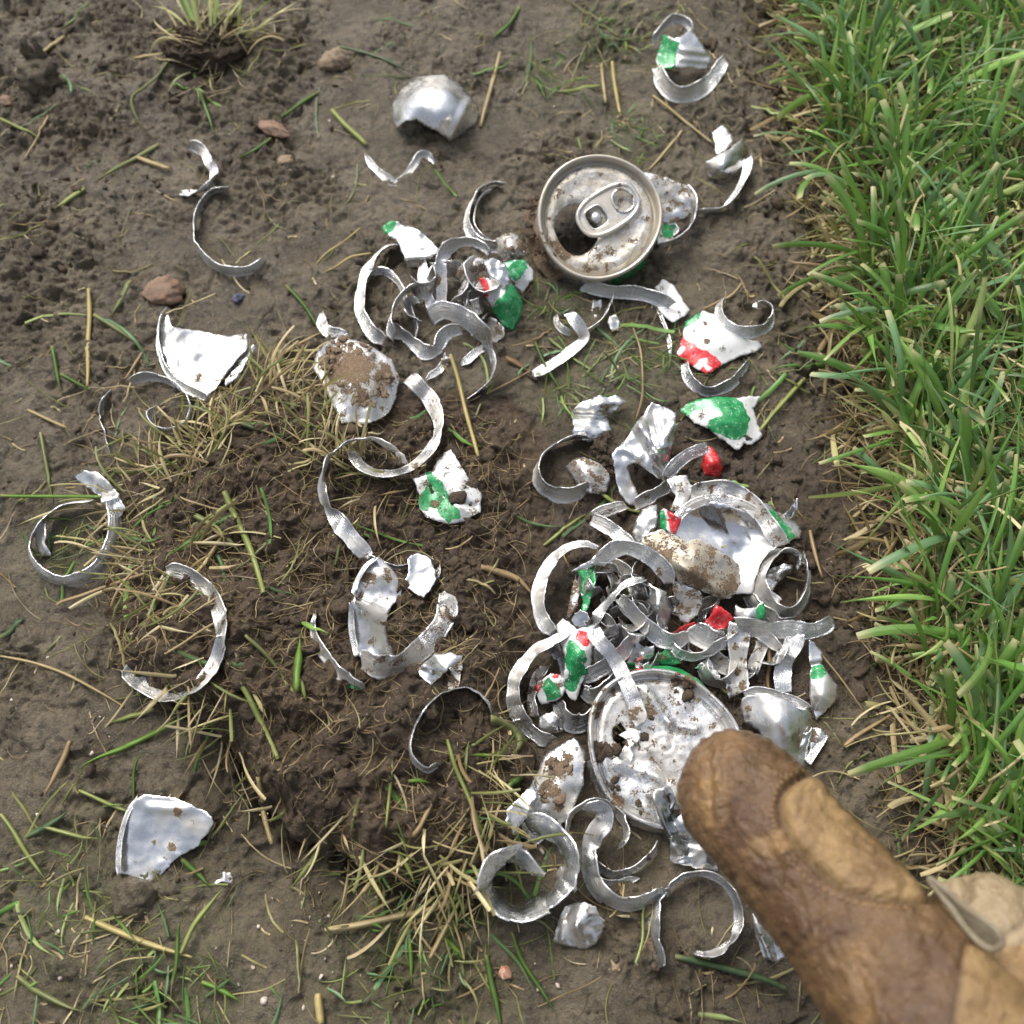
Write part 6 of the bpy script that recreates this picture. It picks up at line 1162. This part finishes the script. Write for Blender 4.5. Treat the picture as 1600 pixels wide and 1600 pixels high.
GB('long bright green blade lower left of the clod', [(275, 1126), (240, 1145), (195, 1168), (150, 1185), (114, 1205)], 10, 'bright')
GB('short bright green blade above the long bright one', [(240, 1108), (215, 1116), (190, 1124), (160, 1134)], 9, 'pale')
GB('curved green blade left of the bowl-shaped shard', [(208, 1250), (208, 1210), (215, 1185), (232, 1170)], 6, 'green')
ST('long pale stem curving in from the left edge toward the clod', [(0, 1025), (50, 1035), (100, 1052), (150, 1078), (195, 1105)], 6, 'straw', .5)
GB('green blade at the far left edge below the wide ring', [(0, 995), (15, 985), (30, 972), (38, 964)], 14, 'blue')
GB('wide green blade left of the bowl-shaped shard', [(40, 1308), (65, 1295), (90, 1280), (110, 1264)], 12, 'blue')
GB('yellow-green blade pointing at the bowl-shaped shard', [(68, 1292), (95, 1300), (130, 1308), (158, 1310)], 8, 'pale')
ST('thin stalk pointing at the bowl-shaped shard from upper left', [(122, 1235), (145, 1245), (175, 1258), (197, 1268)], 7, 'pale', 1)
GB('long blade running down from the left edge at the bottom', [(0, 1272), (20, 1300), (45, 1338), (75, 1380)], 9, 'pale')
ST('long yellowish stalk lying below the mud lump at the bottom left', [(132, 1433), (175, 1452), (230, 1475), (300, 1496)], 11, 'yellow', .4, 3)
GB('green blade leaning up right over the long yellowish stalk', [(282, 1490), (300, 1450), (330, 1410), (353, 1382)], 10, 'pale', 0, 4)
GB('narrower green blade left of the leaning one', [(268, 1540), (275, 1500), (279, 1443)], 9, 'green', .5, 4)
GB('short green blade lying under the tiny dull silver chip', [(283, 1342), (305, 1362), (332, 1390)], 11, 'green')
GB('long grey-green stem crossing the bottom left corner', [(25, 1525), (60, 1550), (100, 1572), (138, 1583)], 11, 'olive')
GB('short bright green blade at the bottom, left of centre', [(315, 1535), (345, 1548), (378, 1566)], 10, 'bright')
ST('pale split straw standing on the bottom edge', [(497, 1552), (499, 1575), (500, 1600)], 15, 'yellow', 1)
ST('thick cut stem lying under the clod at the bottom centre', [(507, 1453), (560, 1446), (620, 1432), (680, 1418), (738, 1388)], 12, 'straw', .9, 5)
ST('slanting cut straw crossing the thick stem at the bottom centre', [(720, 1405), (702, 1440), (686, 1470), (671, 1497)], 8, 'straw', 1, 6)
GB('bright green blade at the bottom centre, slanting right', [(692, 1460), (712, 1482), (732, 1507)], 11, 'bright')
GB('upright green blade left of the slanting bright one', [(640, 1460), (642, 1500), (643, 1538)], 8, 'bright', .3)
GB('pale green blade reaching out of the dark cleft under the clod', [(502, 1322), (485, 1350), (470, 1368), (454, 1388)], 11, 'pale')
ST('long pale stalk hanging over the left lip of the clod', [(402, 1215), (408, 1250), (416, 1290), (424, 1319)], 10, 'straw', .9, 6)
ST('tan stem slanting on the lower part of the clod', [(683, 1240), (670, 1265), (656, 1290), (644, 1308)], 9, 'tan', 1, 3)
GB('straight green-yellow blade on the lower part of the clod', [(615, 1178), (611, 1215), (607, 1255), (603, 1295)], 7, 'pale', .6, 3)
GB('short green blade on the lower part of the clod', [(638, 1220), (655, 1219), (674, 1224)], 8, 'bright')
ST('long grass stem bending over the lower right of the clod', [(698, 1155), (710, 1195), (730, 1240), (750, 1290), (768, 1330)], 8, 'pale', .6, 3)
GB('folded green leaf between the C-shaped strip and the big left loop', [(768, 1122, 6), (785, 1128, 6), (805, 1142, 6), (812, 1160, 5), (800, 1178, 3)], 16, 'olive', .6)
GB('green blade running left below the folded leaf', [(800, 1184), (770, 1180), (733, 1180)], 9, 'bright')
GB('short dark green leaf below the folded leaf', [(828, 1205), (812, 1215), (795, 1228)], 16, 'green', .5)
GB('dark green blade at the bottom edge below the spiral curl', [(760, 1492), (766, 1530), (774, 1560), (782, 1600)], 11, 'green', .6)
GB('long dark green blade curving below the crumpled silver square', [(800, 1455), (815, 1500), (845, 1545), (872, 1590)], 9, 'green')
GB('dark green blade pointing at the glove near the bottom', [(1055, 1494), (1090, 1502), (1130, 1512), (1190, 1528), (1230, 1545)], 13, 'blue', .8, 3)
ST('reddish dead leaf between the upper tangle and the flat pale strip', [(790, 557), (806, 566), (822, 578)], 12, 'brown', .4)
ST('long tan twig running from the upper tangle to the flat pale strip', [(731, 627), (765, 612), (800, 595), (830, 578)], 5, 'tan', .6)
ST('tall cut stem right of the curling strip on the clod', [(704, 553), (718, 600), (730, 650), (747, 712)], 8, 'yellow', .8, 6)
ST('thin golden stem left of the upper tangle', [(563, 356), (535, 378), (510, 395), (494, 412)], 4, 'yellow')
ST('second golden stem just left of the thick left arc', [(580, 395), (550, 400), (530, 412), (510, 425)], 5, 'yellow')
GB('thin green blade curving down left of the mud-caked shard', [(447, 445), (470, 470), (490, 500), (505, 530)], 7, 'green')
ST('pale hollow straw upper right of the pull-tab top', [(1065, 207), (1045, 230), (1030, 248), (1014, 265)], 6, 'straw')
ST('long straw lying between the green-and-white piece and the grey folded piece', [(1020, 148), (1050, 172), (1085, 200), (1115, 224)], 6, 'straw')
ST('pair of pale straws right of centre at the top, left one', [(940, 98), (943, 130), (947, 160)], 7, 'straw', .9)
ST('pair of pale straws right of centre at the top, right one', [(956, 95), (960, 130), (970, 180)], 7, 'yellow', .8)
ST('flat pale straw lying level beside the pair of pale straws', [(874, 145), (905, 138), (938, 133)], 10, 'pale', .6)
GB('small green blade near the top, right of the domed white shard', [(835, 118), (845, 135), (853, 155)], 8, 'green')
ST('thin dead stem curving beside the matt white scrap', [(990, 512), (1001, 545), (1004, 580), (1003, 620), (994, 655)], 5, 'tan', .8, 3)
ST('dry twig touching the hooked curl at the right', [(1160, 442), (1145, 460), (1125, 470), (1100, 482)], 6, 'tan', .8, 3)
GB('thick green stem among the weeds right of the bright green shard', [(1258, 590), (1235, 615), (1210, 645), (1188, 672)], 9, 'pale', .8)
GB('thin green blade above the crumpled wing-like scrap', [(835, 532), (850, 565), (870, 600), (888, 630)], 6, 'green')
ST('pale straw lying under the twisted silver sheet', [(940, 770, 2), (965, 788, 2), (1000, 800, 3)], 8, 'pale', .8)
GB('split green blade pointing into the big pile from the left', [(850, 852), (875, 832), (900, 812), (922, 800)], 7, 'pale')
ST('wide dead leaf touching the big smooth arc', [(752, 885), (780, 893), (808, 905), (832, 928)], 13, 'tan', .4, 3)
ST('curved brown root on the soil right of the big pile', [(1320, 1165), (1340, 1150), (1365, 1135), (1392, 1118)], 9, 'tan', .6, 3)
ST('woody brown stick between the broad dirty band and the pale blue-grey strip', [(1202, 1010), (1203, 1035), (1200, 1060), (1202, 1082)], 8, 'brown', .8, 3)
ST('dry split stem standing right of the can bottom', [(1266, 828), (1272, 855), (1280, 885), (1285, 902)], 8, 'tan', .5, 4)
ST('thin straw running right from the pointed shard with a green spot', [(1285, 1024), (1310, 1055), (1335, 1090), (1350, 1112)], 4, 'straw', .5, 3)
# ================================================================== the gloved hand reaching in from the lower right
def leather():
    t = NT('worn_leather'); big = t.noise(42, 4, 0.6); med = t.noise(170, 5, 0.65, dist=0.6); fine = t.noise(900, 4, 0.7); wr = t.noise(75, 3, 0.55, dist=2.5)
    tan = t.attr('tan_leather'); lt = t.attr('suede')
    dark = t.mix(t.rng(big, .32, .68), (0.078, 0.042, 0.022), (0.170, 0.100, 0.048)); dark = t.mix(t.math('MULTIPLY', t.rng(t.noise(60, 5, 0.6, dist=1.0), .50, .75), .6), dark, (0.34, 0.205, 0.075))
    tanc = t.mix(t.rng(big, .35, .65), (0.20, 0.125, 0.057), (0.34, 0.225, 0.10)); tanc = t.mix(t.math('MULTIPLY', t.rng(t.noise(55, 5, 0.65, dist=1.2), .48, .72), .6), tanc, (0.17, 0.098, 0.045))
    su = t.mix(t.rng(med, .35, .65), (0.27, 0.20, 0.12), (0.35, 0.27, 0.165))
    k = t.rng(t.math('ADD', tan, t.math('MULTIPLY', t.math('SUBTRACT', t.noise(120, 5, .7), .5), .5)), .38, .64)
    col = t.mix(k, dark, tanc); col = t.mix(t.rng(lt, .4, .6), col, su)
    col = t.mix(t.math('MULTIPLY', t.attr('seam'), 0.65), col, (0.05, 0.03, 0.018))
    ro = t.rng(t.math('ADD', med, t.math('MULTIPLY', t.math('SUBTRACT', k, .5), .4)), .3, .9, .26, .56)
    h = t.math('ADD', t.math('MULTIPLY', wr, 1.0), t.math('ADD', t.math('MULTIPLY', fine, .3), t.math('MULTIPLY', t.noise(260, 4, .7, dist=1.0), .5)))
    t.set(Base_Color=col, Roughness=ro, Specular_IOR_Level=0.4, Normal=t.bump(h, 0.0022, 0.75)); return t.m
M_LEATHER = leather()
import bmesh
def capsule_chain(bm, pts):
    """pts: (centre, radius): overlapping spheres between consecutive joints"""
    for (c0, r0), (c1, r1) in zip(pts[:-1], pts[1:]):
        L = float(np.linalg.norm(c1 - c0)); k = max(2, int(L / (0.18 * min(r0, r1))))
        for j in range(k + 1):
            u = j / k; c = c0 + (c1 - c0) * u; r = r0 + (r1 - r0) * u
            V0, F0 = ICO4; vs = [bm.verts.new(Vector(c + v * r)) for v in V0[:]] if False else None
            yield c, r
tip_d, = (0.272,)
J = [Pd(1158, 1242, 0.272), Pd(1222, 1312, 0.262), Pd(1305, 1408, 0.250), Pd(1390, 1512, 0.238), Pd(1480, 1640, 0.226), Pd(1600, 1800, 0.214)]
Rr = [0.0178, 0.0182, 0.0189, 0.0199, 0.0225, 0.024]
wrist = Pd(1950, 2150, 0.175)
K2 = Pd(1545, 1478, 0.250); K3 = Pd(1690, 1560, 0.235)
chains = [list(zip(J, Rr))]
side = np.array([0.78, 0.62, 0.0]); side /= np.linalg.norm(side)
pal = [J[5] + side * d + np.array([0, 0, -0.002 * i]) for i, d in enumerate((0.0, 0.022, 0.044, 0.064))]
chains += [[(K2, 0.0178), (Pd(1640, 1600, 0.238), 0.0185), (Pd(1800, 1800, 0.215), 0.022)], [(K2, 0.0175), (K2 + np.array([0.012, -0.004, -0.026]), 0.016), (K2 + np.array([0.030, -0.018, -0.034]), 0.015)]]
chains += [[(K3 + np.array([0.012, 0, 0]), 0.0175), (Pd(1900, 1850, 0.21), 0.022)], [(K3 + np.array([0.012, 0, 0]), 0.017), (K3 + np.array([0.026, -0.008, -0.026]), 0.0155), (K3 + np.array([0.040, -0.022, -0.032]), 0.0145)]]
K4 = K3 + np.array([0.034, -0.008, -0.004]); chains += [[(K4, 0.016), (Pd(2000, 1900, 0.21), 0.021)], [(K4, 0.0155), (K4 + np.array([0.012, -0.010, -0.024]), 0.014), (K4 + np.array([0.020, -0.024, -0.028]), 0.013)]]
a_, b_, c_, d_ = Pd(1600, 1800, 0.214), Pd(1800, 1800, 0.215), Pd(1900, 1850, 0.21), Pd(2000, 1900, 0.21)
chains += [[(a_, 0.024), (wrist, 0.029)], [(b_, 0.023), (wrist, 0.029)], [(c_, 0.023), (wrist, 0.029)], [(d_, 0.022), (wrist, 0.029)], [(wrist, 0.029), (wrist + (wrist - J[4]) * 0.5, 0.034)]]
th0 = J[4] + np.array([-0.006, -0.03, -0.022]); chains += [[(J[5] + np.array([0, -0.02, -0.012]), 0.021), (th0, 0.0175), (th0 + np.array([0.004, 0.02, -0.022]), 0.0155), (th0 + np.array([0.016, 0.036, -0.034]), 0.0145)]]
V0, F0 = ICO2 if False else ico(3); BV = []; BF = []; off = 0
for ch in chains:
    for (c0, r0), (c1, r1) in zip(ch[:-1], ch[1:]):
        L = float(np.linalg.norm(c1 - c0)); k = max(2, int(L / 0.0022))
        for j in range(k + 1):
            u = j / k; BV.append(V0 * (r0 + (r1 - r0) * u) + (c0 + (c1 - c0) * u)); BF.append(F0 + off); off += len(V0)
bo = mesh_obj('tmp_hand', np.vstack(BV), np.vstack(BF), M_LEATHER)
m = bo.modifiers.new('remesh', 'REMESH'); m.mode = 'VOXEL'; m.voxel_size = 0.00095
m = bo.modifiers.new('smooth', 'SMOOTH'); m.factor = 0.6; m.iterations = 18
dg = bpy.context.evaluated_depsgraph_get(); ev = bo.evaluated_get(dg); me = bpy.data.meshes.new_from_object(ev); old = bo.data
bpy.data.objects.remove(bo); bpy.data.meshes.remove(old)
nv = len(me.vertices); v = np.empty(nv * 3, dtype=np.float32); me.vertices.foreach_get('co', v); v = v.reshape(-1, 3).astype(float)
nn = np.empty(nv * 3, dtype=np.float32); me.vertices.foreach_get('normal', nn); nn = nn.reshape(-1, 3)
qx, qy = to_px(v); up = sstep(-0.05, 0.35, (nn * ((CP - v) / np.linalg.norm(CP - v, axis=1)[:, None])).sum(1))
inset = catmull([(1218, 1262), (1232, 1228), (1272, 1205), (1330, 1205), (1410, 1260), (1490, 1330), (1510, 1400), (1470, 1404), (1400, 1404), (1340, 1396), (1280, 1364), (1238, 1316)], n=6, closed=True)
sdi = sd_poly(qx, qy, inset)
handp = [(1512, 1470), (1540, 1480), (1600, 1440), (1700, 1300), (2400, 1300), (2400, 2400), (1450, 2400), (1478, 1640), (1488, 1600)]
sdh = sd_poly(qx, qy, handp); k2 = [(1455, 1340), (1700, 1300), (1800, 1500), (1640, 1470), (1575, 1480), (1540, 1440), (1480, 1392), (1450, 1372)]
sdk = sd_poly(qx, qy, k2)
tanv = np.maximum(np.clip(0.5 + sdi / 10, 0, 0.57), np.clip(0.5 + sdh / 10, 0, 1)) * up + (1 - up) * np.where(sdh > -30, 1.0, 0.0)
seam_l = np.abs(sdi); near = np.exp(-(sdi / 5.0) ** 2) * up; nearh = np.exp(-((sdh) / 5.0) ** 2) * up * (qx > 1440)
arc = lambda cx, cy, r, w_: np.exp(-((np.hypot(qx - cx, qy - cy) - r) / w_) ** 2)
dist = -0.0021 * near + 0.0011 * sstep(0, 18, sdi) * sstep(60, 20, sdi) * up - 0.0011 * nearh
for o_, s_ in ((12, 0.0007), (24, 0.0005)):       # wrinkles round the inset panel
    dist += s_ * np.exp(-((sdi + o_) / 4.2) ** 2) * up * (qx < 1330)
# folds across the finger and a bunched tip seam
ax = ((v - J[0]) @ ((J[3] - J[0]) / np.linalg.norm(J[3] - J[0]))) * 1000
dist += 0.0004 * perlin(ax / 5.5 + 0.6 * perlin(qx / 60, qy / 60, 5), qx / 90, 901) + 0.0007 * perlin(qx / 90, qy / 90, 902) + 0.0007 * (0.3 - np.abs(perlin(qx / 34, qy / 26, 903))) * up - 0.0006 * up * np.exp(-(perlin(ax / 16 + 0.5 * perlin(qx / 50, qy / 50, 8), qx / 160, 905) / 0.07) ** 2) + 0.0003 * perlin(qx / 13, qy / 13, 904)
d1 = np.hypot((qx - 1120) / 22, (qy - 1205) / 60); dist += 0.0008 * np.exp(-d1 ** 2) * np.cos((qx - 1120) / 4.0 + 1.2 * perlin(qx / 20, qy / 20, 3))
v = v + nn * dist[:, None]
me.vertices.foreach_set('co', v.astype(np.float32).ravel()); me.update()
me.polygons.foreach_set('use_smooth', np.ones(len(me.polygons), bool))
for k_, a in (('tan_leather', tanv), ('suede', np.clip(0.5 + sdk / 12, 0, 1)), ('seam', np.clip(np.exp(-(sdi / 3.0) ** 2) * up + nearh * .8, 0, 1))):
    at = me.attributes.new(k_, 'FLOAT', 'POINT'); at.data.foreach_set('value', a.astype(np.float32))
me.materials.clear(); me.materials.append(M_LEATHER); me.name = 'leather_glove'
hand = empty('gloved_hand', tuple(J[0] - np.array([0, 0, 0.0182])), 'hand in a worn brown and tan leather work glove pointing at the dented can top', 'gloved hand')
bo = bpy.data.objects.new('glove', me); COL.objects.link(bo); bo.parent = hand; bo.location = -Vector(hand.location)
# rolled suede edge in the gap between the fingers
loop = catmull([(1452, 1374), (1470, 1398), (1490, 1424), (1510, 1452), (1532, 1474), (1552, 1484), (1565, 1474), (1560, 1456), (1538, 1438), (1512, 1420), (1486, 1398), (1464, 1380)], n=6, closed=True)
dz = np.interp(loop[:, 0], [1450, 1565], [0.2365, 0.2225])
path = np.array([Pd(a, b, d) for (a, b), d in zip(loop[:, :2], dz)])
vv, ff = tube_loop(path, 0.0008, k=10, flat=1.0)
M_SUEDE = mat_stone('suede_edge', (0.26, 0.225, 0.155), (0.19, 0.155, 0.10), 0.85)
wo = mesh_obj('rolled_edge', vv, ff, M_SUEDE, parent=hand)
V2, F = cdt(loop[:, :2], []); vv = np.array([Pd(a, b, float(np.interp(a, [1450, 1565], [0.2395, 0.2275]))) for a, b in V2])
mesh_obj('gusset', vv, F, M_SUEDE, parent=hand)

st = catmull([(1210, 1300), (1207, 1262), (1222, 1222), (1262, 1203), (1312, 1212)], n=14)
st2 = catmull([(1222, 1330), (1268, 1378), (1332, 1410), (1400, 1418), (1464, 1416)], n=16)
from mathutils.bvhtree import BVHTree
bv = BVHTree.FromPolygons([tuple(p) for p in v], [tuple(p.vertices) for p in me.polygons])
VV, FF, off = [], [], 0
for C_ in (st, st2):
    hits = []
    for a, b in C_[:, :2]:
        d = ray(a, b); d = d / np.linalg.norm(d); h_ = bv.ray_cast(Vector(CP), Vector(d), 1.0)
        if h_[0] is not None: hits.append(np.array(h_[0]) - d * 0.0003)
    for k in range(0, len(hits) - 2, 3):
        pth = np.array([hits[k], (hits[k] + hits[k + 1]) / 2, hits[k + 1]]); vv, ff = tube_loop(pth, 0.00038, closed=False, k=6, flat=.8); VV.append(vv); FF.append(ff + off); off += len(vv)
stc = mesh_obj('stitching', np.vstack(VV), np.vstack(FF), mat_stone('waxed_thread', (0.33, 0.20, 0.09), (0.22, 0.13, 0.06), .6), parent=hand)
